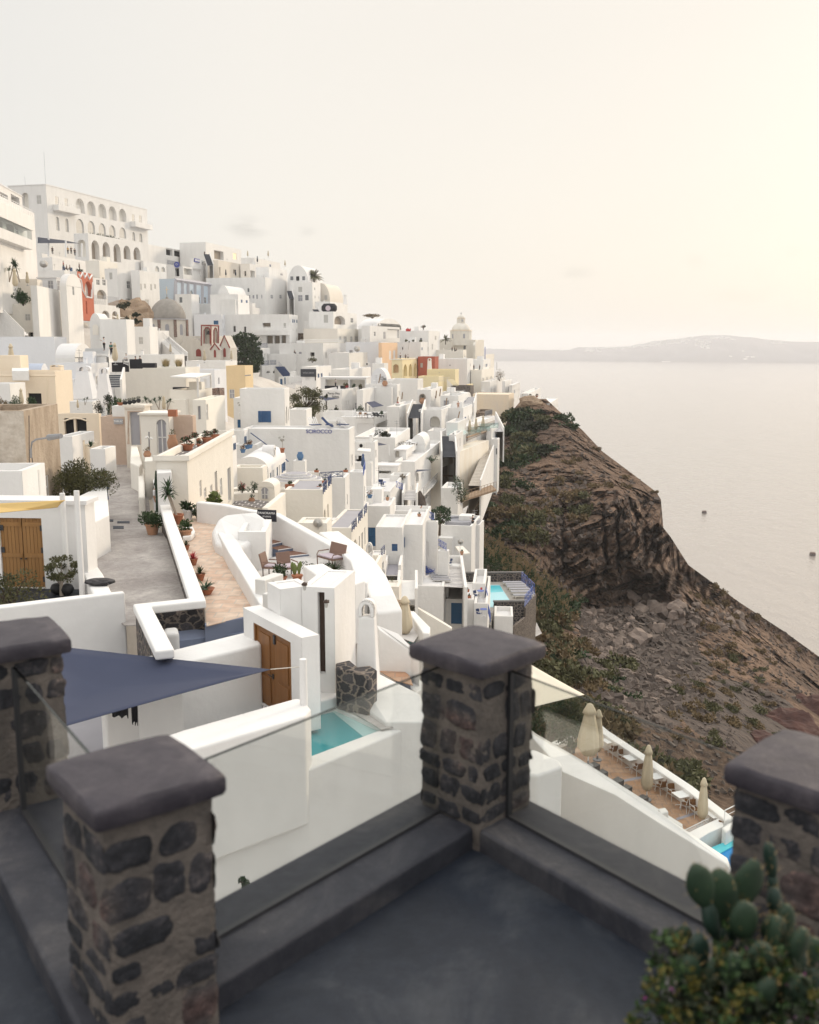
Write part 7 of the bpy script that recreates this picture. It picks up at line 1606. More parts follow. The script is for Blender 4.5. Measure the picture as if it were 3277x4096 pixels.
strip('patio_wall','broad low white wall along the right of the tiled patio','wall',[(860,60,-8.1),(960,230,-8.1),(1060,380,-8.1),(1190,590,-8.15),(1260,700,-8.2)],.6,-8.1,-11,'white_near',.05)
for px,py,lb in ((1250,640,'white air conditioner behind the patio wall, rear'),(1320,770,'white air conditioner with dark grille beside the gate wall')):put('ac',None,at(px,py,32 if px<1300 else 30.5),R(62),lb,'air conditioners by the gate',1.25)
slab('lounge_ledge','white lounge ledge behind the air conditioners','wall',[(1240,640),(1270,520),(1540,470),(1560,900),(1500,930)],-9.55,-12.5,'white_near',.04)
E=thing('easel','dark folding easel leaning by the white gateway','easel',at(1525,870,29));MB().tube([(-.2,0,-.3),(.02,0,1.05),(.16,.1,-.2)],.04,5).build('frame','wood_dk',E)
view(1200,2100,800)
gw=H('tall white gateway block with a narrow dark doorway',28,302,480,545,1400,28.2,12,'white_near',ph=.02,skirt=.5,f=[('N',152,580,222,1280,'wood_dk')])
gw2=H('thin white gate pier left of the dark doorway',25,108,None,520,1290,28.6,-30,'white_near',ph=.02,L=1)
for px,py,lb in ((40,525,'brass bulkhead lamp left of the dark doorway'),(228,675,'brass bulkhead lamp right of the dark doorway')):
 E=thing('wall_lamp',lb,'lamp',at(px,py,27.9),0,'brass lamps');MB().lathe([(.09,.02),(.08,.07),(.03,.11)],10).build('hood','wood_dk',E);MB().lathe([(.03,-.13),(.055,-.06),(.055,.02)],10).build('bulb_cage','pane_pale',E);MB().tube([(0,0,.08),(.08,.05,.08)],.015,5).build('bracket','wood_dk',E)
chimney('white chimney with a double arched hood beside the dark doorway',480,690,640,1260,28.5,.66,'white_near',yaw=10)
strip('curved_parapet','broad curved white parapet sweeping down past the chimney','wall',[(160,60,-8.9),(330,190,-8.95),(440,300,-9.0),(530,440,-9.15),(600,620,-9.4),(665,760,-9.8)],1.0,-9,-14,'white_near',.08,1)
slab('gateway_side','white top of the thick wall between gateway and parapet','wall',[(200,330),(360,420),(530,420),(560,480),(480,510),(300,540),(28,350)],-8.72,-11,'white_near',.05)
slab('dark_plinth','dark grey stone buttress under the white chimney','buttress',[(308,1190),(430,1163),(500,1222),(605,1208),(668,1250),(590,1292),(320,1238)],-9.3,-10.55,'rubble_wall',.05)
tp=[(690,1110),(945,1295),(975,1380),(820,1335),(690,1260)]
sheet('terracotta_path','terracotta tiled path beside the chimney',tp,-10.6,'terra_tile');slab('path_step','blue-grey step at the end of the terracotta path','step',[(830,1330),(945,1300),(955,1375),(870,1350)],-10.75,-11.5,'grey_blue')
slab('path_wall','sloping white wall right of the terracotta path','wall',[(660,860,-9.1),(850,935,-9.4),(1030,1120,-10.0),(1030,1160,-10.0),(960,1090,-9.9),(680,900,-9.2)],-9.5,-13,'white_near',.03)
slab('ramp_wall','low pale wall below the stone buttress','wall',[(665,1255,-10.9),(1035,1450,-11.1),(1035,1490,-11.1),(640,1300,-10.9)],-11,-14,'white_near',.03);slab('white_slab','white wall end piece beside the corner pillar','wall',[(920,1380),(1035,1330),(1100,1380),(1000,1450)],-10.9,-14,'white_near',.04)
sheet('pool_path','grey path between pool and stone buttress',[(345,1500),(400,1380),(640,1380),(900,1725),(700,1760),(345,1545)],-10.52,'path_pale')
slab('lower_wall','pale wall in the courtyard right of the stone buttress','wall',[(575,1430,-10.1),(660,1270,-10.1),(1040,1460,-10.2),(1100,1700,-10.3),(740,1700,-10.4),(580,1590,-10.4)],-10.2,-13,'white_near',.04)
view(1300,1700,700)
H('white house with an air conditioner beside the lettered wall',250,492,524,168,420,122,6,s=[('p',497,245,508,318)],ph=.5);put('ac',None,at(364,228,118),0,'air conditioner on the house beside the lettered wall',None,1.0)
H('white terrace step below the air conditioner',290,460,474,372,800,112,5,f=[('d',318,600,358,760)]);put('parn',mk_parasol(2.6,.3,'cloth_blue'),at(378,440,108),0,'navy and white folded parasol beside the lettered wall',None,.7)
pergola('white flat awning below the air conditioner',[(315,250),(450,262),(455,232),(330,228)],at(400,245,114).z,[(450,262),(320,250)],at(400,330,114).z)
H('white house wall with a navy sail hung before it',470,692,830,128,470,146,7,f=[],ph=.5);sail('navy triangular sail over a white lane',[at(522,172,132),at(612,192,136),at(524,205,130)],'sail_blue',.2,.05)
rod('post','thin white post holding the navy lane sail','post',at(636,300,132),at(630,195,132),.06,'white_metal',6)
H('white gable house with a small window beside the vine pergola',850,985,1036,98,360,152,9,roof='vf',rise=1.5,s=[('p',985,175,992,205)])
pg=H('white alcove house under the vine-covered pergola',686,800,946,250,420,142,9,roof='flat',s=[('Q',812,255,936,340)],f=[('X',692,245,735,320)])
E=thing('vine','bare twisting vine lying on the white pergola','vine',at(820,200,140));rd=random.Random(9);m=MB()
for k in range(16):x=rd.uniform(-1.6,1.5);m.tube([(x,0,rd.uniform(0,.3)),(x+rd.uniform(-.4,.4),.2,rd.uniform(.1,.5)),(x+rd.uniform(-.7,.7),.1,rd.uniform(0,.5))],.035,4,.015)
m.build('stems','bark',E);leaves(60,clumps([(Vector((-.3,0,.3)),(1.4,.4,.25))]),.12,rd).build('foliage','leaf_olive',E)
H('white rounded parapet house above the lower dark stair',1010,1165,1215,60,330,174,11,s=[('Q',1172,120,1200,190)]);sail('pale awning over a white breakfast terrace',[at(945,215,164),at(1060,195,167),at(1100,225,161)],'canvas_w',.1,.03)
H('white breakfast terrace with bistro furniture',940,1105,1212,232,400,166,10,ph=.5,f=[('g',978,215,1015,270)]);stairs('lower dark stair between white walls',at(1225,318,148),at(1212,110,162),2.0,18,'stair_dark','stair_dark',wall=(-1,1))
H('white lettered booth with a closed white door',1222,1290,1362,95,320,158,12,s=[('d',1285,140,1335,225)])
rw=H('long stained cream retaining wall along the cliff stair',1010,1150,1612,336,640,152,18,'stain_wall',s=[('k',1158,392,1278,610,'old_plaster')],ph=.1,skirt=5)
deco(rw,'s',[(1158,500),(1278,505)],.12,'wood_rail','beam')
tr=[at(1395,185,168),at(1672,40,205)];railing('weathered wooden balustrade on top of the stained wall',tr[0]+Vector((0,0,.4)),tr[1],1.8,'wood_rail','h');rod('beam','long wooden beam under the glass pool guard','beam',at(1400,122,168),at(1680,30,205),.16,'wood_rail',6)
stairs('long stone stair climbing beside the stained wall',at(1470,600,150),at(1640,170,196),1.7,34,'stair_stone','stair_stone',wall=(1,))
H('white gate pier at the head of the cliff stair',1600,1640,1700,30,330,192,14);H('white stair wall with a little lattice window',1640,1702,None,140,330,186,12,L=3,f=[('w',1706-20,230,1700,290)])
ah=H('white house with arched cave doors and an iron balcony',690,885,1150,362,790,136,9,s=[('a',1046,612,1084,715),('a',984,630,1014,725),('p',925,650,946,700),('a',898,470,925,565),('d',948,470,972,530),('p',1045,450,1068,515)],skirt=5)
ledge(ah,'s',900,605,1058,625,1.1,rail=1,railm='steel',railh=1.0);sail('small navy sail above the iron balcony',[at(900,462,134),at(905,440,138),at(1055,440,140)],'sail_blue',.15,.04)
bush('cactus_bush','column cacti and dark shrub on the white terrace edge','cactus',at(1050,355,134),.9,.5,.8,'leaf_grn',300,.16,9,81);rod('lamp','small lit wall lantern on the arched house','lamp',at(831,486,133),at(831,470,133),.11,'lamp_lit',8)
H('white awning house below the navy lane sail',500,718,745,408,600,128,7,roof='flat',f=[('Q',530,452,650,560)],s=[('k',722,455,736,520)]);H('white curved terrace wall with a grey bush',640,815,None,500,640,124,7,L=3);bush('bush','round grey bush on the curved white terrace','bush',at(768,520,124),.5,.4,.5,'leaf_dry',320,.1,8,82)
stairs('white stone steps with an iron rail below the awning house',at(835,740,118),at(850,640,124),1.4,7,'stair_grey','floor_pale',wall=(-1,1))
th=H('white house with a blue-railed bistro terrace and a wide arch',245,640,786,655,930,112,6,ph=.55,f=[('V',520,840,600,890)],skirt=5);railing('bright blue railing of the bistro terrace',*lv((766,645),(703,617),113),.75,'blue_rail','x')
for k,(px,py,lb) in enumerate(((550,610,'dark blue bistro chair on the blue-railed terrace, left'),(575,640,'dark blue bistro chair on the blue-railed terrace, right'))):put('chn',mk_chair('navy_rail','white_metal'),at(px,py,114),k,lb,'bistro chairs')
put('tbb',mk_table(.7,.74,'blue_rail','white_metal',True),at(572,628,115),0,'round blue bistro table on the blue-railed terrace',None,1.1)
H('white block with a sun-umbrella base beside the bistro house',240,470,540,690,990,104,5,skirt=4)
for px,py,lb in ((383,760,'blue pot with a small plant on the white ledge, left'),(443,720,'blue pot with a small plant on the white ledge, right'),(1095,1268,'blue pot plant beside the white panelled door'),(972,1475,'blue pot at the edge of the marble terrace')):put('bluepot',None,at(px,py,100),px,lb,'blue pots on white ledges',1.0)
put('urn',mk_agave(.3,14,'clay','leaf_grn',.2,.35,11,.03),at(617,745,104),0,'agave in a clay urn on the white pillar',None,1.0);put('urn',None,at(930,910,98),1,'clay urn on the white roof pillar',None,1.0);put('urn',None,at(1350,1280,98),1,'agave in a clay urn at the terrace corner',None,1.0)
rock('tall_rock','tall dark upright rock between white houses',at(935,800,121),(.75,.6,1.9),'rubble',7,None,'rock',.15,3)
tree('yucca_tree','large dark green yucca tree below the cliff houses',at(1130,1040,112),2.9,1.35,'leaf_grn',1500,.32,91,.25,nc=22,asp=4,sx=1.1)
H('white roof terrace with a seated reader and blue rail',640,1012,1046,852,1000,106,7,ph=.6);railing('blue railing of the reader roof terrace',*lv((1073,946),(1003,905),104),.75,'blue_rail','x');person('reader in a white cap seated on the roof terrace',at(950,905,104),2,1.75,'cloth_w','cloth_dk','sit',hat='cloth_dk')
H('tall plain white house front with two narrow bays',755,962,None,985,1470,92,5,L=9,skirt=4,ph=.25);dh=H('white house with a white panelled fanlight door',950,1110,1116,955,1330,97,6,f=[('d',968,1150,1024,1290)],ph=.3);railing('blue stair railing right of the fanlight door',at(1195,1238,95),at(1113,1190,98),.7,'blue_rail','x');H('low white wall beside the fanlight door',1112,1220,None,1245,1320,95,6,L=1)
H('white house with a small blue-framed square window',500,762,None,1010,1420,90,5,L=7,ph=.2,f=[('b',660,1172,716,1242,'plain')],skirt=4);H('white house with a bright blue panelled door',380,640,None,800,1220,101,5,L=6,f=[('D',426,1010,504,1195)],ph=.3,skirt=3)
lc=H('cream house with navy-railed terraces and a white arch',10,262,425,1018,1420,63,6,'cream_l',roofcol='floor_grey',ph=.06,s=[('V',275,1130,315,1260),('G',335,1095,346,1240),('G',360,1060,376,1250),('d',388,1010,400,1180)],skirt=4)
for a,b,lb in (((268,1055),(312,1004),'navy railing of the lower cream house, near'),((332,970),(370,918),'navy railing of the lower cream house, middle'),((388,900),(411,864),'navy railing of the lower cream house, far')):railing(lb,*lv(a,b,62.5),.6,'navy_rail','x')
put('ac',None,at(82,1012,66),R(70),'air conditioner on the grey cream-house terrace',None,1.0);put('dish',None,at(560,1500,64),R(-25),'satellite dish below the slim white chimney',None,.4);view(800,1600,700);put('dish',None,at(1165,1265,58),0,'satellite dish on the cream wall above the brick steps',None,.4);bush('vine','dry climbing vine on the cream wall by the dish','vine',at(1300,1400,57),.45,.2,.55,'leaf_olive',130,.1,8,83);H('cream wall with pipes below the satellite dish',960,1252,None,1215,1500,58,4,'cream_l',L=2,ph=.1)
view(1300,1700,700)
H('slim cream wall under the white chimney',355,508,None,1380,1680,60,5,'cream_l',L=3);chimney('tall slim white chimney with a rounded top',412,474,1158,1640,58.5,1.0,yaw=4);h=H('white corner house with navy-railed steps',470,512,604,1385,1640,64,6,ph=.1,s=[('G',565,1350,580,1480)])
for a,b,lb in (((512,1400),(540,1362),'navy railing above the satellite dish, near'),((556,1310),(588,1270),'navy railing above the satellite dish, far')):railing(lb,*lv(a,b,63.5),.6,'navy_rail','x')
bush('shrub','reddish-green shrub on the white curved balcony','shrub',at(660,1600,74),.36,.3,.85,'leaf_olive',420,.09,12,84);H('curved cream balcony wall with a shrub',510,730,None,1595,1760,72,5,'cream_l',L=2,ph=.1);H('rubble stub wall under the clay pot',455,530,None,1640,1760,66,5,'rubble_small',L=2)
stairs('white stair with grey treads beside the square window',at(660,1480,84),at(685,1375,90),1.1,5,'white','stair_grey',wall=(-1,1));stairs('white stair with grey risers below the tall white house',at(812,1720,76),at(818,1530,83),1.2,9,'stair_grey','white',wall=(-1,1))
view(1200,2100,800)
sheet('marble_terrace','pale striped marble terrace',[(1050,275),(1385,275),(1420,540),(1230,530),(1040,450)],at(1230,400,98).z,'marble_strip')
zt_=at(1230,400,98).z
strip('terrace_wall','low white wall round the marble terrace','wall',[(1050,265),(1392,265),(1432,535)],.3,zt_+.7,zt_-6,'white',.04);H('blank white house under the marble terrace',990,1240,None,530,760,91,5,L=6,ph=.1,skirt=4)
put('tbr',mk_table(1.3,.74,'white_paint','white_metal',True),gnd(1215,372,zt_),0,'round white table on the marble terrace')
for k,(px,py,lb) in enumerate(((1150,360,'navy chair left of the round white table'),(1228,330,'navy chair behind the round white table'),(1290,365,'navy chair right of the round white table'),(1218,395,'navy chair in front of the round white table'))):put('chn',None,gnd(px,py,zt_),(1.6,3.1,-1.6,0)[k],lb,'navy terrace chairs',1.05)
for k,(px,py,lb) in enumerate(((1100,430,'blue slatted deck chair on the marble terrace, front'),(1130,425,'blue slatted deck chair on the marble terrace, behind'))):put('dck',mk_deckchair,gnd(px,py,zt_),2.2,lb,'blue deck chairs',1.0)
for k,(px,py,lb) in enumerate(((1195,455,'grey sun lounger on the marble terrace, first'),(1210,475,'grey sun lounger on the marble terrace, second'),(1225,495,'grey sun lounger on the marble terrace, third'))):put('lgg',mk_lounger('shut_grey','ac_white'),gnd(px,py,zt_),1.5,lb,'grey terrace loungers',.9)
rod('fire_extinguisher','red fire extinguisher on the marble terrace wall','fire extinguisher',at(1080,330,100),at(1080,296,100),.10,'red_ext',8);rod('fire_extinguisher','red fire extinguisher by the pool terrace','fire extinguisher',at(1565,575,97),at(1565,540,97),.10,'red_ext',8)
dh2=H('white house with a blue double door',1240,1500,None,642,880,94,5,L=7,ph=.1,f=[('D',1305,672,1397,853)],skirt=5)
for k,(px,py,lb) in enumerate(((1448,575,'terracotta box plant on the blue-door roof, rear'),(1462,628,'terracotta box plant on the blue-door roof, front'),(1217,650,'terracotta box plant left of the blue-door house, rear'),(1220,710,'terracotta box plant left of the blue-door house, front'))):put('boxp',None,at(px,py,95),1.5,lb,'boxes by the blue door',.75)
H('white patio with blue railing beside the pool, upper',1488,1598,1612,505,680,98,6,ph=.7);H('white patio with blue railing beside the pool, lower',1500,1618,1640,678,860,93,6,ph=.7)
for k,(px,py,lb) in enumerate(((1520,640,'navy chair on the upper pool patio'),(1545,800,'navy chair on the lower pool patio'))):put('chn',None,at(px,py,96-4*k),1.2,lb,'pool patio chairs',1.0);put('tbb',None,at(px+38,py-12,96-4*k),0,('round blue table on the upper pool patio','round blue table on the lower pool patio')[k],None,1.0);railing(('blue railing of the upper pool patio','blue railing of the lower pool patio')[k],*lv((1618+25*k,670+165*k),(1588+25*k,560+165*k),96-4*k),.9,'blue_rail','p')
strip('sloping_wall','cream wall sloping down to the right of the folded parasol','wall',[(640,690,-21.0),(980,690,-22.2),(1100,760,-22.8),(1310,885,-24)],.5,-22,-28,'cream_l',.04);H('cream wall face behind the tall folded parasol',820,1310,None,700,1000,66,3,'cream_l',L=2,roof='flat') if 0 else None
p=at(905,1000,52);zc=p.z
sheet('sunbed_terrace','grey sunbed terrace',[(660,740),(960,740),(1060,900),(980,1010),(660,900)],zc+.4,'floor_pale');slab('seat_wall','long white seat wall behind the folded parasol','wall',[(935,745),(985,740),(1125,880),(1120,935),(1060,930)],zc+.95,zc-3,'white',.06);slab('back_wall','low curved white wall left of the folded parasol','wall',[(660,715),(850,718),(870,735),(680,735)],zc+.9,zc-3,'white',.05);sheet('small_pool_water','teal pool water at the foot of the folded parasol',[(900,980),(980,985),(1060,1030),(980,1060)],zc-.2,'pool_teal')
put('parL',mk_parasol(2.7,.42),p,0,'cream folded parasol standing behind the corner pillar',None,.95)
rock('rubble_heap','brown rocks under the curved white parapet',at(740,690,62),(1.4,.8,.5),'rock_tan',8,None,'rocks',.3,3)
view(1600,1900,700)
PZ=at(1000,1180,112).z
slab('pool_terrace','grey stone pool terrace',None,[(660,1055),(1210,1050),(1335,1165),(1222,1292),(930,1300),(900,1480),(720,1400)],PZ,PZ-3,'pool_deck',kind='structure',base=True)
slab('swimming_pool','bright blue swimming pool water',None,[(836,1085),(983,1083),(1090,1245),(1080,1282),(1000,1304),(872,1302)],PZ+.02,PZ-.2,'pool_pale',kind='structure');slab('pool_back_band','turquoise band across the back of the swimming pool',None,[(836,1092),(986,1090),(1020,1150),(846,1160)],PZ+.03,PZ,'pool_cyan',kind='structure')  # second slab: darker turquoise band laid over the back of the pool water
for pth,zt2,zb2,lb in (([(650,1048),(1215,1042)],1.0,-6,'rubble stone wall at the back of the pool terrace'),([(925,1300),(1222,1296)],.55,-7,'rubble stone wall at the front of the pool terrace')):
 q=[gnd(x,y,PZ) for x,y in pth];d=q[1]-q[0];E=thing('stone_wall',lb,'wall',q[0],math.atan2(d.y,d.x));MB().box(0,-.2,zb2,d.length,.2,zt2).build('masonry','rubble_wall',E);MB().box(-.05,-.28,zt2,d.length+.05,.28,zt2+.14).build('coping','ledge_grey',E)
slab('stone_tower_wall','tall rubble retaining wall at the sea end of the pool terrace','wall',[(1222,1300),(1335,1172),(1345,1180),(1240,1312)],PZ+.02,PZ-11,'rubble_small');slab('stone_tower_wall','small stone buttress under the pool terrace corner','wall',[(1105,1490),(1215,1400),(1240,1400),(1120,1500)],PZ-.5,PZ-11,'rubble_small')
for a,b,lb in (((1200,1058),(1255,1108),'blue pool railing, back section'),((1268,1125),(1325,1180),'blue pool railing, middle section'),((1310,1200),(1230,1300),'blue pool railing, front section')):railing(lb,gnd(*a,PZ),gnd(*b,PZ),1.3,'blue_rail','x')
for k,(px,py) in enumerate(((1110,1085),(1140,1106),(1150,1128),(1180,1152),(1190,1178),(1215,1212))):put('lgp',mk_lounger('shut_grey','beige'),gnd(px,py,PZ),1.62,('grey poolside lounger, furthest','grey poolside lounger, second from the back wall','grey poolside lounger, third from the back wall','grey poolside lounger, fourth from the back wall','grey poolside lounger, fifth from the back wall','grey poolside lounger, nearest the front railing')[k],'poolside loungers',1.15)
H('white open room with a sloping wall below the pool',930,1115,1195,1395,1500,100,5,ph=1.0);sheet('cliff_path','pale path under the pool terrace',[(1280,1620),(1400,1560),(1345,1450),(1330,1560)],PZ-8,'path_pale')
for x,y0,y1,lb in ((835,1085,975,'thin white lamp pole at the corner of the pool'),(593,790,700,'thin white pole by the terrace corner'),(910,1460,1340,'thin white pole below the pool'),(275,345,285,'thin white pole before the yucca tree'),(342,430,372,'second thin white pole before the yucca tree')):rod('pole',lb,'pole',at(x,y0,104),at(x,y1,104),.06,'white_paint',6)
jh=H('white terrace house with a round sofa above the reeds',380,705,790,505,720,124,12,ph=1.1,skirt=5);H('white lower terrace wall with a photographer',690,786,828,492,640,128,13,ph=.3,L=6)
E=thing('sofa','round grey sofa on the white terrace','sofa',at(600,470,130));MB().lathe([(2.6,0),(2.6,.5),(2.0,.5),(2.0,.25),(.05,.25)],20).build('base','shut_grey',E)
person('person in black photographing from the white terrace',at(718,525,126),R(-70),1.72,'cloth_dk','cloth_dk',arm=.3);put('dish',None,at(598,690,118),0,'satellite dish below the round sofa terrace',None,.5);slab('slab_roof','pale tilted roof slab beside the dish','roof',[(545,705),(620,698),(690,770),(600,778)],at(600,740,112).z,at(600,740,112).z-.15,'cream_l')
H('white wall block above the round sofa terrace',405,570,None,130,400,138,10,L=6)
for a,b,lb in (((575,270),(950,150),'weathered wooden fence of the cliff deck'),):railing(lb,at(*a,138),at(*b,150),1.3,'wood_rail','h')
slab('wooden_deck','small wooden deck above the cliff','deck',[(600,250),(660,190),(900,95),(950,140)],at(780,190,146).z,at(780,190,146).z-.3,'wood_rail')
for px,py,s,lb,m_ in ((580,150,1.0,'dark cypress-like shrub by the stained wall','leaf_grn'),(610,230,1.1,'bright green shrub under the wooden deck','leaf_grn')):bush('shrub',lb,'shrub',at(px,py+25,136),s,.8,s*2.4,m_,700,.18,13,px)
view(1800,1200,700)
ct=H('cathedral body with rounded buttress',-220,250,335,392,640,388,12,'church_pale',f=[('w',134,450,156,487)],ph=.1,name='cathedral',cat='church');E=thing('cathedral_dome','pale two-tiered cathedral dome with a small cross','dome',at(108,395,392));u=392/9811.0;c=Vector(E.location)
zz=lambda y:at(108,y,392).z-c.z
MB().lathe([(105*u,-2),(105*u,zz(302))],16).build('drum','church_pale',E);MB().lathe([(109*u,zz(304)),(109*u,zz(299))],16).build('cornice','peach_wall',E);MB().lathe(dome_prof(90*u,zz(222)-zz(300),12,zz(300)),32).build('dome','church_pale',E,smooth=True);MB().lathe([(40*u,zz(240)),(40*u,zz(180))],10).build('lantern','church_pale',E);MB().lathe([(43*u,zz(181)),(43*u,zz(177))],16).build('cornice','peach_wall',E);MB().lathe(dome_prof(34*u,zz(148)-zz(178),8,zz(178)),20).build('lantern_dome','church_pale',E,smooth=True)
q=MB();q.box(-.07,-.07,zz(150),.07,.07,zz(122));q.box(-.35,-.06,zz(133),.35,.06,zz(131));q.build('cross','iron',E)
for a,r_,y0,y1,w in ((.25,105,378,335,.36),(-.9,105,378,335,.3),(.25,40,214,194,.22)):Mx=Matrix.Rotation(a,4,'Z');r_ *=u*.97;q=MB();q.box(-w,-r_-.12,zz(y0),w,-r_+.3,zz(y1),Mx);q.build('window','shut_grey',E)
H('cathedral apse with a half-round top',240,252,322,392,520,386,12,'church_pale',roof='vs',rise=2.2)
H('cream terrace with three dark figures by the cathedral',-200,130,None,492,620,372,12,'cream_l',L=8)
for px,lb in ((22,'dark figure standing at the left of the cathedral terrace'),(46,'tallest dark figure on the cathedral terrace'),(62,'dark figure sitting at the right of the cathedral terrace')):person(lb,at(px,508,370),px,1.75,pose='sit' if px==62 else 'stand')
H('plain white house face with a vent below the cathedral',-60,138,208,582,860,346,12,s=[('x',152,648,168,690)],f=[]);H('white terraced house with people by a railing',190,330,402,588,720,352,12);tz2=H('cream and white sunlit house with small windows',205,312,432,690,940,335,12,'cream_l',f=[('w',336,888,362,922)],s=[('p',322,768,332,815),('p',360,758,371,815),('p',400,750,412,815),('k',337,888,362,920)])
for px,lb in ((236,'dark figure on the sunlit terrace railing, left'),(293,'dark figure on the sunlit terrace, right')):person(lb,at(px,690,336),px,1.75)
H('white wall with a striped flagpole behind the cathedral',335,350,436,540,720,372,12,'cream_l');rod('flagpole','striped flagpole beside the cathedral','flagpole',at(347,585,370),at(347,462,370),.12,'letter_blue',5);rod('flagpole','thin pole right of the cathedral houses','pole',at(463,690,360),at(463,612,360),.08,'steel',4)
bush('bare_bush','leafless brown bush on the skyline','bush',at(490,790,345),2.2,1.2,3.6,'leaf_dry',420,.3,16,92)
H('white railed balcony house at the edge of town',310,392,545,805,960,325,12,ph=.6,s=[('p',404,868,414,925),('p',432,865,446,915)]);H('white tall house with railed top over the sea',520,545,605,800,960,330,12,ph=.5,s=[('g',575,855,588,895)]);H('white sea-edge house with overhanging terrace',600,612,692,845,1000,322,12,roof='flat');railing('white railing of the overhanging terrace',at(612,840,320),at(692,838,330),1.2,'white_paint','h')
H('yellow narrow house beside the rubble ground floor',160,190,228,835,940,318,12,'yellow',s=[('p',205,900,215,930)]);pw2=H('peach retaining wall with weather stains',225,578,628,932,1260,274,14,'peach_wall',L=14,ph=.1,skirt=6)
railing('white balustrade on the peach retaining wall',at(465,955,276),at(600,948,282),1.0,'white_paint','h');rock('rock_outcrop','pale rough rock beside the peach wall',at(800,1030,262),(3.2,2,2.2),'rock_tan',9,'structure')
H('small white house with potted plants near the sea edge',700,770,890,922,1120,276,13);H('low white house on the seaward rim',870,985,1065,1020,1130,268,13,ph=.2)
for px,lb in ((790,'potted plant on the rim house, left'),(857,'potted plant on the rim house, right')):put('bowl',None,at(px,958,272),0,lb,'rim house pots',1.2)
bush('bare_tree','leafless pale tree beside the peach wall','tree',at(705,1010,268),1.6,.8,3.6,'leaf_dry',60,.2,16,93,stem='bark_pale')
H('rubble house with dark window under the iron railing',215,345,418,1110,1250,215,13,'rubble_brown',f=[('k',268,1062,340,1100)],s=[('k',300,1070,330,1100)]);railing('iron railing on the rubble house',at(345,1150,214),at(418,1130,222),1.2,'steel','p');stairs('dark-edged stair right of the rubble house',at(480,1300,196),at(405,1140,216),1.8,16,'stair_grey','white',wall=(1,))
H('white cave hotel terrace with glass guards',-20,130,440,1260,1420,178,16,ph=.3);pz2=at(100,1310,176).z
for px,lb in ((195,'folded parasol on the cave hotel deck, left'),(257,'folded parasol on the cave hotel deck, middle'),(327,'folded parasol on the cave hotel deck, right')):put('par',None,at(px,1325-(px-195)*.35,182),px,lb,'cave hotel parasols',.92)
for px,lb in ((225,'dark sunbed on the cave hotel deck, left'),(262,'dark sunbed on the cave hotel deck, right')):put('lgd',None,at(px,1262,188),1.4,lb,'cave hotel sunbeds')
for k in range(3):MB().box(-2.2,-.02,0,2.2,.02,.95).build('glass_guard','glass_far',loc=at(215+85*k,1330-32*k,180));o=[q for q in bpy.data.objects if q.name.startswith('glass_guard') and not q.parent][-1];o.rotation_euler=(0,0,.6);tag(o,('glass guard panel by the left cave-hotel parasol','glass guard panel by the middle cave-hotel parasol','glass guard panel by the right cave-hotel parasol')[k],'glass guard','glass guards')
view(2000,2600,1000)
RZ=-25.8
sheet('restaurant_floor','worn terracotta tiled restaurant terrace',[(330,640),(690,560),(1640,1190),(1500,1290),(1230,1280),(1000,1120),(560,860)],RZ,'rest_tile',th=.5)
for k,pts in enumerate(([(825,915),(985,885),(975,870),(820,900)],[(1225,1175),(1360,1130),(1350,1115),(1215,1160)])):sheet('paving_strip','dark grey paving strip across the terrace',pts,RZ+.01,'stair_grey',th=.02)
strip('terrace_parapet','long white outer parapet beside the row of white tables','wall',[(640,490),(720,560),(1000,745),(1300,945),(1590,1170)],.62,RZ+.95,RZ-7,'white_near',.06)
slab('white_roof','broad white sloping roof wall below the glass on the right','wall',[(150,520,-19.6),(250,590,-19.4),(560,775,-19),(1095,1112,-19.2),(1255,1225,-19.4),(1570,1432,-19.6),(1620,1560,-19.6),(1560,1475,-19.5),(1095,1190,-19.1),(800,1000,-18.9),(435,838,-19)],-19,-36,'white_near',.05)
slab('roof_parapet','white inner parapet edge along the tiled terrace','wall',[(150,500,-21.4),(250,575,-21.4),(560,755,-21.4),(1000,1035,-21.5),(1260,1200,-21.6),(1262,1225,-21.6),(990,1060,-21.5),(550,775,-21.4),(230,600,-21.4)],-21,-30,'white',.03)
slab('white_cube','tall white cube beside the corner pillar glass','block',[(140,690),(245,685),(418,765),(432,800),(262,862),(120,850)],-16.9,-36,'white_near',.12)
slab('roof_block','small white block on the inner parapet','block',[(1090,1095),(1140,1085),(1165,1115),(1110,1130)],-20.9,-24,'white',.05)
slab('end_wall','white end block with railing at the pool corner','wall',[(1270,1272),(1385,1215),(1530,1150),(1545,1215),(1440,1262),(1330,1330)],RZ+.75,RZ-6,'white_near',.04)
slab('end_pier','white pier between pool and terrace corner','wall',[(1530,1225),(1625,1165),(1650,1200),(1560,1255)],RZ+.9,RZ-6,'white',.08)
sheet('lap_pool_water','deep blue pool at the end of the terrace',[(1400,1400),(1640,1290),(1700,1500),(1560,1560)],RZ+.1,'pool_blue',th=2);slab('pool_shelf','pale blue shelf of the deep blue pool','pool shelf',[(1430,1375),(1640,1285),(1650,1330),(1500,1412)],RZ+.16,RZ-2,'pool_cyan')
railing('white handrail at the terrace corner, lower',at(1275,1280,48.5),gnd(1515,1160,at(1275,1280,48.5).z),.3,'white_paint','h');railing('white handrail at the terrace corner, upper',gnd(1545,1230,RZ+.6),gnd(1660,1170,RZ+.6),1.0,'white_paint','h')
put('parX',mk_parasol(3.55,.52),at(608,800,49.5),0,'largest folded cream parasol, nearest the corner pillar',None,1.0)
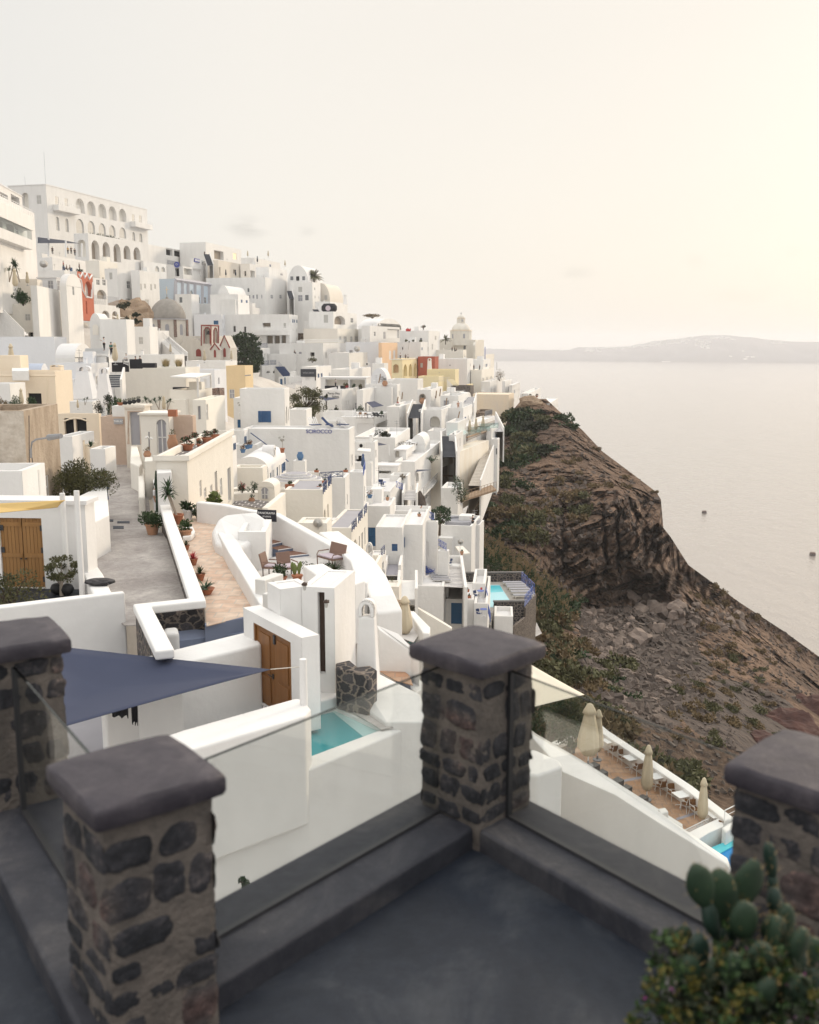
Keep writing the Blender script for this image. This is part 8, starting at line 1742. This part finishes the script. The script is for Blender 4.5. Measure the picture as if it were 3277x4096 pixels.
put('parS',mk_parasol(3.4,.34,full=.9),gnd(1012,1035,RZ),0,'slim folded cream parasol in the middle of the white tables',None,1.0);put('parS',None,gnd(1392,1225,RZ),1,'slim folded cream parasol nearest the blue pool',None,.86);put('parS',None,gnd(672,760,RZ),2,'folded cream parasol half hidden behind the largest one',None,1.0)
wv=gnd(1480,1150,RZ)-gnd(755,650,RZ);wd=math.atan2(wv.y,wv.x)
for k,(px,py) in enumerate(((752,700),(902,820),(1076,950),(1248,1080),(1478,1220))):put('tbx',mk_table(.78,.75),gnd(px,py,RZ),wd,('white square table furthest along the parasol terrace','white square table left of the middle slim parasol','white square table right of the middle slim parasol','white square table fourth along the parapet','white square table by the terrace corner')[k],'white tables by the parapet')
for k,(px,py,f_) in enumerate(((785,735,1),(850,785,0),(950,860,1),(1035,905,0),(1112,985,1),(1192,1030,0),(1292,1110,1),(1350,1145,0),(1525,1262,1))):put('chx',mk_chair(),gnd(px,py,RZ),wd+(math.pi/2 if f_ else -math.pi/2)+math.pi,('wicker chair with white frame beside a white table, facing up the terrace','wicker chair with white frame beside a white table, facing down the terrace')[f_],'wicker chairs at the white tables'+(' facing down' if f_ else ' facing up'))
for k,(px,py) in enumerate(((650,790),(705,840),(815,895),(872,945),(985,1015),(1010,1060))):slab('slate_table',('grey slate table behind the largest parasol','second grey slate table behind the largest parasol','grey slate table half hidden by the inner parapet, left','grey slate table half hidden by the inner parapet, right','grey slate table beside the slim parasol foot','lowest grey slate table beside the slim parasol foot')[k],'table',[(px-45,py),(px,py-22),(px+42,py),(px-2,py+24)],RZ+.5,RZ,'ledge_grey')
slab('stone_planter','short rubble wall with white coping beside the largest parasol','wall',[(395,650),(480,620),(520,640),(430,675)],RZ+.7,RZ-2,'rubble_wall');slab('planter_coping','white coping line at the far end of the terrace','wall',[(340,640),(500,588),(520,605),(400,655)],RZ+1.0,RZ+.72,'white')
sail('cream shade sail beside the corner pillar',[at(585,308,52),at(180,80,58),at(170,410,50)],'sail_cream',.3,.03)
rod('sail_rope','thin rope tightening the cream shade sail','rope',at(585,308,52),at(640,340,50),.02,'iron',4)
for px,py,s,m_,lb in ((330,520,2.1,'leaf','dense green bush behind the glass, left'),(430,480,2.0,'leaf_olive','reedy green bush behind the glass, middle'),(510,540,1.6,'leaf','green bush with red flowers beside the largest parasol')):bush('bush',lb,'bush',at(px,py+110,57),s,1.2,s*1.5,m_,1700,.22,16,px)
view(0,0,3277)
for px,py,lb in ((1483,1081,'rusty round mooring buoy nearer the cliff'),(1711,1170,'rusty round mooring buoy at the right edge')):E=thing('mooring_buoy',lb,'buoy',gnd(px,py,SEA));MB().lathe([(2.4,-1),(2.7,-.3),(2.7,2.6),(2.3,3.2),(.1,3.3)],18).build('drum','buoy',E);MB().lathe([(2.85,.9),(2.95,1.2),(2.85,1.5)],18).build('fender','iron',E)
bush('bush','small flowering bush at the foot of the pool wall','bush',at(515,1868,16.5),.14,.1,.2,'leaf',160,.06,6,97,group='small bushes')
from mathutils.bvhtree import BVHTree
view(0,0,3277)
ROWS=[(840,1100,1150,(272,271,270,270,272)),(866,1078,1178,(264,260,256,254,258)),(905,1060,1226,(250,243,238,236,246)),(950,1045,1268,(236,230,224,222,236)),(1000,1025,1335,(208,206,202,202,222)),(1036,1000,1382,(186,190,188,184,204)),(1052,990,1392,(180,186,184,180,200)),(1100,975,1388,(164,174,176,174,190)),(1130,965,1412,(156,168,174,176,192)),(1190,955,1450,(138,158,170,176,196)),
  (1270,960,1560,(118,146,172,180,206)),(1330,1000,1652,(108,136,160,176,214)),(1390,1050,1735,(98,120,142,166,218)),(1450,1060,1815,(88,104,124,152,214)),(1550,1080,1930,(74,86,102,128,190)),(1700,1080,2000,(60,66,80,100,140)),(1850,1080,2050,(50,54,62,78,100)),(2150,1080,2100,(40,42,46,56,70))]
def lerp(a,b,t):return a+(b-a)*t
def cliffpt(u,v):
 f=v*(len(ROWS)-1);i=min(int(f),len(ROWS)-2);t=f-i;A,B=ROWS[i],ROWS[i+1]
 g=u*4;j=min(int(g),3);q=g-j;q=q*q*(3-2*q)
 return lerp(A[0],B[0],t),lerp(lerp(A[1],B[1],t),lerp(A[2],B[2],t),u),lerp(lerp(A[3][j],A[3][j+1],q),lerp(B[3][j],B[3][j+1],q),t)
def ridged(p,o=5):
 a,s,f=0,1,1
 for _ in range(o):a+=s*(1-abs(noise.noise(p*f))*2);s *=.5;f *=2.1
 return a
def crk(p,s):
 d=noise.voronoi(p*s)[0];return max(0,1-(d[1]-d[0])*5)+(d[0]-.4)
def headland():
 NU,NV=300,370;vs=[]
 for r in range(NV):
  v=r/(NV-1)
  for c in range(NU):
   u=c/(NU-1);y,x,d=cliffpt(u,v);p=at(x,y,d);n=p.normalized()
   st=Vector((p.x*.8+p.z*.5,p.y*.8,p.z*2.2-p.x*.9))
   rockf=max(0,min(1,(y-1000)/60))*max(0,min(1,(1330-y)/90))*max(0,min(1,(x-1100)/120))+.25
   e=max(0,min(1,(1-u)*9));big=ridged(p*.035+Vector((3,1,2)),3);mid=ridged(st*.07,4);fi=noise.fractal(p*.42,1,2,4);blk=noise.cell(Vector((st.x*.16,st.y*.16,st.z*.35)))
   dd=(-(big-.9)*5.0-(mid-.9)*4.6*rockf-blk*2.4*rockf-fi*1.1+crk(st,.10)*2.0*rockf+crk(p,.34)*.7)*d/190
   cv=math.exp(-((x-1330)/95)**2-((y-1262-(1330-x)*.25)/30)**2);dd+=9*cv
   for cx,w in ((1357,5),(1272,4),(1185,5),(1300,3)):
    xx=cx+10*noise.noise(Vector((y*.03,cx,0)))+(y-1120)*.05;dd+=4.6*math.exp(-((x-xx)/w)**2)*max(0,min(1,(y-1040)/30))*max(0,min(1,(1235-y)/40))
   vs.append(p+n*dd*(.25+.75*e)*min(1,u*8+.15))
  q=vs[-1]
  for k in range(1,9):t=k/8;vs.append(Vector((q.x+10*t+70*t*t,q.y+24*t+40*t*t,q.z+(SEA-4-q.z)*t**1.3+noise.noise(Vector((q.y*.05,t*4,1)))*4*t*(1-t))))
 W=NU+8;fs=[(r*W+c,(r+1)*W+c,(r+1)*W+c+1,r*W+c+1) for r in range(NV-1) for c in range(W-1)]
 mb=MB();mb.add(vs,fs);o=mb.build('headland','cliff',smooth=False);o.data.materials.append(M['scree'])
 for k,f in enumerate(fs):
  r,c=divmod(k,W-1)
  if c<NU-1:
   y,x,d=cliffpt(c/(NU-1),r/(NV-1));q=vs[f[0]];e=((x-1345-(y-1380)*.25)/150)**2+((y-1395)/125)**2+.5*noise.fractal(q*.06,1,2,4)
   if e<.8 or (((x-1560)/130)**2+((y-1500)/80)**2+.6*noise.fractal(q*.05,1,2,4))<.6:o.data.polygons[k].material_index=1
 tag(o,'brown volcanic headland cliff',kind='structure')
 sh=MB();q=vs[(NV-1)*W+NU //2]
 return BVHTree.FromPolygons([tuple(v) for v in vs],fs)
BV=headland()
def hit(px,py):
 r=ray(px,py).normalized();h=BV.ray_cast(Vector((0,0,0)),r);return (h[0],h[1]) if h[0] is not None else (None,None)
rd=random.Random(19)
def mkb(m,seed,n=260,size=.34,up=.3,asp=2.0):
 def f():
  r2=random.Random(seed);E=thing('shrub','x','shrub');cs=[(Vector((r2.uniform(-.65,.65),r2.uniform(-.65,.65),r2.uniform(.05,.6))),(.42,.42,.34)) for _ in range(9)]
  leaves(n,clumps(cs),size,r2,up,asp).build('foliage',m,E);return E
 return f
zones=[((1075,1145,865,965),26,('leaf_dk','leaf','leaf_olive'),(1.3,2.6),'dark green shrub high on the headland beside the houses'),((1185,1215,872,900),4,('leaf',),(1.2,2.2),'green shrub on the top edge of the headland'),((1050,1110,950,1060),16,('leaf_olive','leaf'),(1.0,2.2),'olive shrub below the white stair on the cliff'),((1020,1130,1060,1150),20,('leaf_olive','leaf_dry','leaf'),(.9,2.0),'mixed shrub above the reed bed'),
  ((1130,1230,1010,1100),16,('leaf_dry','leaf_olive'),(.8,1.6),'dry shrub on the brown scree slope'),((1180,1390,900,1050),22,('leaf_dry',),(.5,1.2),'dry tuft on the upper headland slope'),((1125,1225,1260,1430),60,('leaf_olive','leaf_dry','leaf'),(.8,1.8),'olive shrub on the slope below the pool terrace'),((1150,1310,1400,1640),70,('leaf_olive','leaf_dry'),(.8,1.9),'rounded olive-brown shrub in the gully'),((1270,1330,1430,1520),6,('leaf',),(.6,1.1),'dark shrub in the gully'),
  ((1300,1460,1600,1690),16,('leaf_olive','leaf_dry'),(.8,1.6),'shrub behind the parasol terrace'),((1400,1640,1370,1570),60,('leaf_dry','leaf_dry','leaf_olive'),(.4,1.0),'dark scrub on the lower headland'),((1450,1720,1230,1400),60,('leaf_dry',),(.4,1.0),'dry tuft on the seaward slope')]
for (x0,x1,y0,y1),n,ms,(s0,s1),lb in zones:
 for k in range(n):
  p,nn=hit(rd.uniform(x0,x1),rd.uniform(y0,y1))
  if p is None or p.y>330:continue
  m=rd.choice(ms);s=rd.uniform(s0,s1)*1.45;put('sb'+m,mkb(m,len(m)*3,*((520,.30) if 'dk' in m else (420,.30))),p-Vector((0,0,.15*s)),rd.uniform(0,6),lb,lb+'s',(s,s,s*rd.uniform(.7,1.1)))
def mkr(seed):
 def f():
  E=rock('boulder','x',(0,0,0),(1,.8,.65),'boulder',seed,None,'boulder',.42,2);return E
 return f
for (x0,x1,y0,y1),n,(s0,s1),lb in (((1240,1330,1290,1420),60,(.5,1.9),'angular boulder on the scree under the overhang'),((1330,1450,1250,1350),30,(.9,3.4),'big angular boulder below the cliff nose'),((1290,1400,1400,1520),40,(.5,1.6),'dark boulder in the gully'),((1450,1560,1270,1330),26,(.7,2.0),'pale boulder on the seaward slope')):
 for k in range(n):
  p,nn=hit(rd.uniform(x0,x1),rd.uniform(y0,y1))
  if p:s=s0+(s1-s0)*rd.random()**2.2;o=put('rk%d'%(k%4),mkr(k%4+3),p,rd.uniform(0,6),lb,lb.replace('boulder','boulders'),(s,s*rd.uniform(.6,1),s*rd.uniform(.6,1.1)));o.rotation_euler=(rd.uniform(-.5,.5),rd.uniform(-.5,.5),rd.uniform(0,6))
mb=MB()
for (x0,x1,y0,y1),n,s1 in (((1210,1470,1280,1500),2600,.6),((1060,1230,990,1150),700,.5),((1150,1390,920,1250),600,.5),((1440,1720,1260,1480),900,.4),((1330,1560,1480,1680),300,.35)):
 for k in range(n):
  p,nn=hit(rd.uniform(x0,x1),rd.uniform(y0,y1))
  if p:
   s=s1*(.2+rd.random()**2);Mx=Matrix.Translation(p) @ Matrix.Rotation(rd.uniform(0,6),4,Vector((rd.gauss(0,1),rd.gauss(0,1),rd.gauss(0,1))).normalized());mb.box(-s,-s*.7,-s*.5,s,s*.7,s*.5,Mx)
tag(mb.build('rubble','rubble'),'loose rubble strewn over the headland',kind='stuff')
mb,pl=MB(),MB()
for k in range(900):
 t=rd.random();p,nn=hit(lerp(985,1180,t)+rd.gauss(0,10),lerp(1150,1290,t**1.3)+rd.uniform(-22,26))
 if p is None:continue
 p=p-Vector((0,3,.4));h_=rd.uniform(1.8,3.6);lean=Vector((rd.uniform(-.5,.9),rd.uniform(-.4,.2),0));tip=p+Vector((0,0,h_))+lean;s=Vector((.035,0,0));mb.add([p-s,p+s,tip],[(0,1,2)])
 for q in range(5):a=rd.uniform(0,6.28);b=p.lerp(tip,rd.uniform(.2,.8));e=b+Vector((math.cos(a)*.7,math.sin(a)*.7,rd.uniform(-.1,.6)));w=Vector((0,0,.07));mb.add([b-w,b+w,e],[(0,1,2)])
 if k%3==0:
  for q in range(10):b=tip+Vector((rd.gauss(0,.12),rd.gauss(0,.12),rd.uniform(-.7,.1)));s2=Vector((.07,0,0));pl.add([b-s2,b+s2,b+lean*.2+Vector((0,0,.35))],[(0,1,2)])
tag(mb.build('reed_bed','leaf'),'green reed bed behind the pool terrace',kind='stuff');tag(pl.build('reed_plumes','reed'),'pale feathery reed plumes behind the pool terrace',kind='stuff')
p,nn=hit(1650,1520)
for k,(px,py,s) in enumerate(((1655,1525,6),(1710,1495,6),(1610,1575,5))):
 p,nn=hit(px,py)
 if p:rock('red_rock','rust-red rock spur above the right pillar',p+Vector((0,0,-s*.25)),(s*.8,s*.9,s*.55),'red_rock',k+20,'structure',None,.3,4)
def hillside():
 LIM=[(0,30),(40,5),(60,7),(74,8),(98,9),(112,15),(124,7),(138,6.5),(156,8),(180,11.5),(208,17),(236,21.5),(272,29),(300,27),(400,30),(999,30)]
 def lim(y):
  for (a,p),(b,q) in zip(LIM,LIM[1:]):
   if a<=y<=b:return p+(q-p)*(y-a)/(b-a)+.5
  return 30
 B=BASES+[(-8,24,-14),(-3,22,-16),(2,28,-15),(-12,36,-10.8),(-20,40,-10.8),(-12,60,-10.8),(5,35,-36),(12,52,-40),(8,40,-40),(16,44,-42),(18,58,-42),(8,58,-38),(12,70,-44),(0,15,-18),(14,20,-34),(20,30,-38),(-14,20,-15),(-24,28,-13),(3,60,-25),(0,46,-16),(-4,36,-12.5),(4,70,-24),(10,80,-28)]
 st=3.0;x0,x1,y0,y1=-140,60,10,440;nx,ny=int((x1-x0)/st),int((y1-y0)/st);cell={}
 for b in B:cell.setdefault((int(b[0] //20),int(b[1] //20)),[]).append(b)
 vs,idx=[],{}
 for j in range(ny):
  for i in range(nx):
   x,y=x0+i*st,y0+j*st;best,dm=1e9,1e9
   for a in (-1,0,1):
    for c in (-1,0,1):
     for b in cell.get((int(x //20)+a,int(y //20)+c),()):
      d=math.hypot(b[0]-x,b[1]-y);dm=min(dm,d);best=min(best,b[2]+.42*d)
   if dm<10 and x<lim(y):
    idx[i,j]=len(vs);vs.append((x,y,min(best-4.5,-18-.55*(x-.1*(y-120))+max(0,y-220)*.05)+noise.noise(Vector((x*.2,y*.2,0)))*.5))
 fs=[(idx[i,j],idx[i+1,j],idx[i+1,j+1],idx[i,j+1]) for j in range(ny-1) for i in range(nx-1) if all(k in idx for k in ((i,j),(i+1,j),(i+1,j+1),(i,j+1)))]
 mb=MB();mb.add(vs,fs);tag(mb.build('hillside','hill_ground',smooth=True),'pale stony hillside under the town',kind='structure')
hillside()
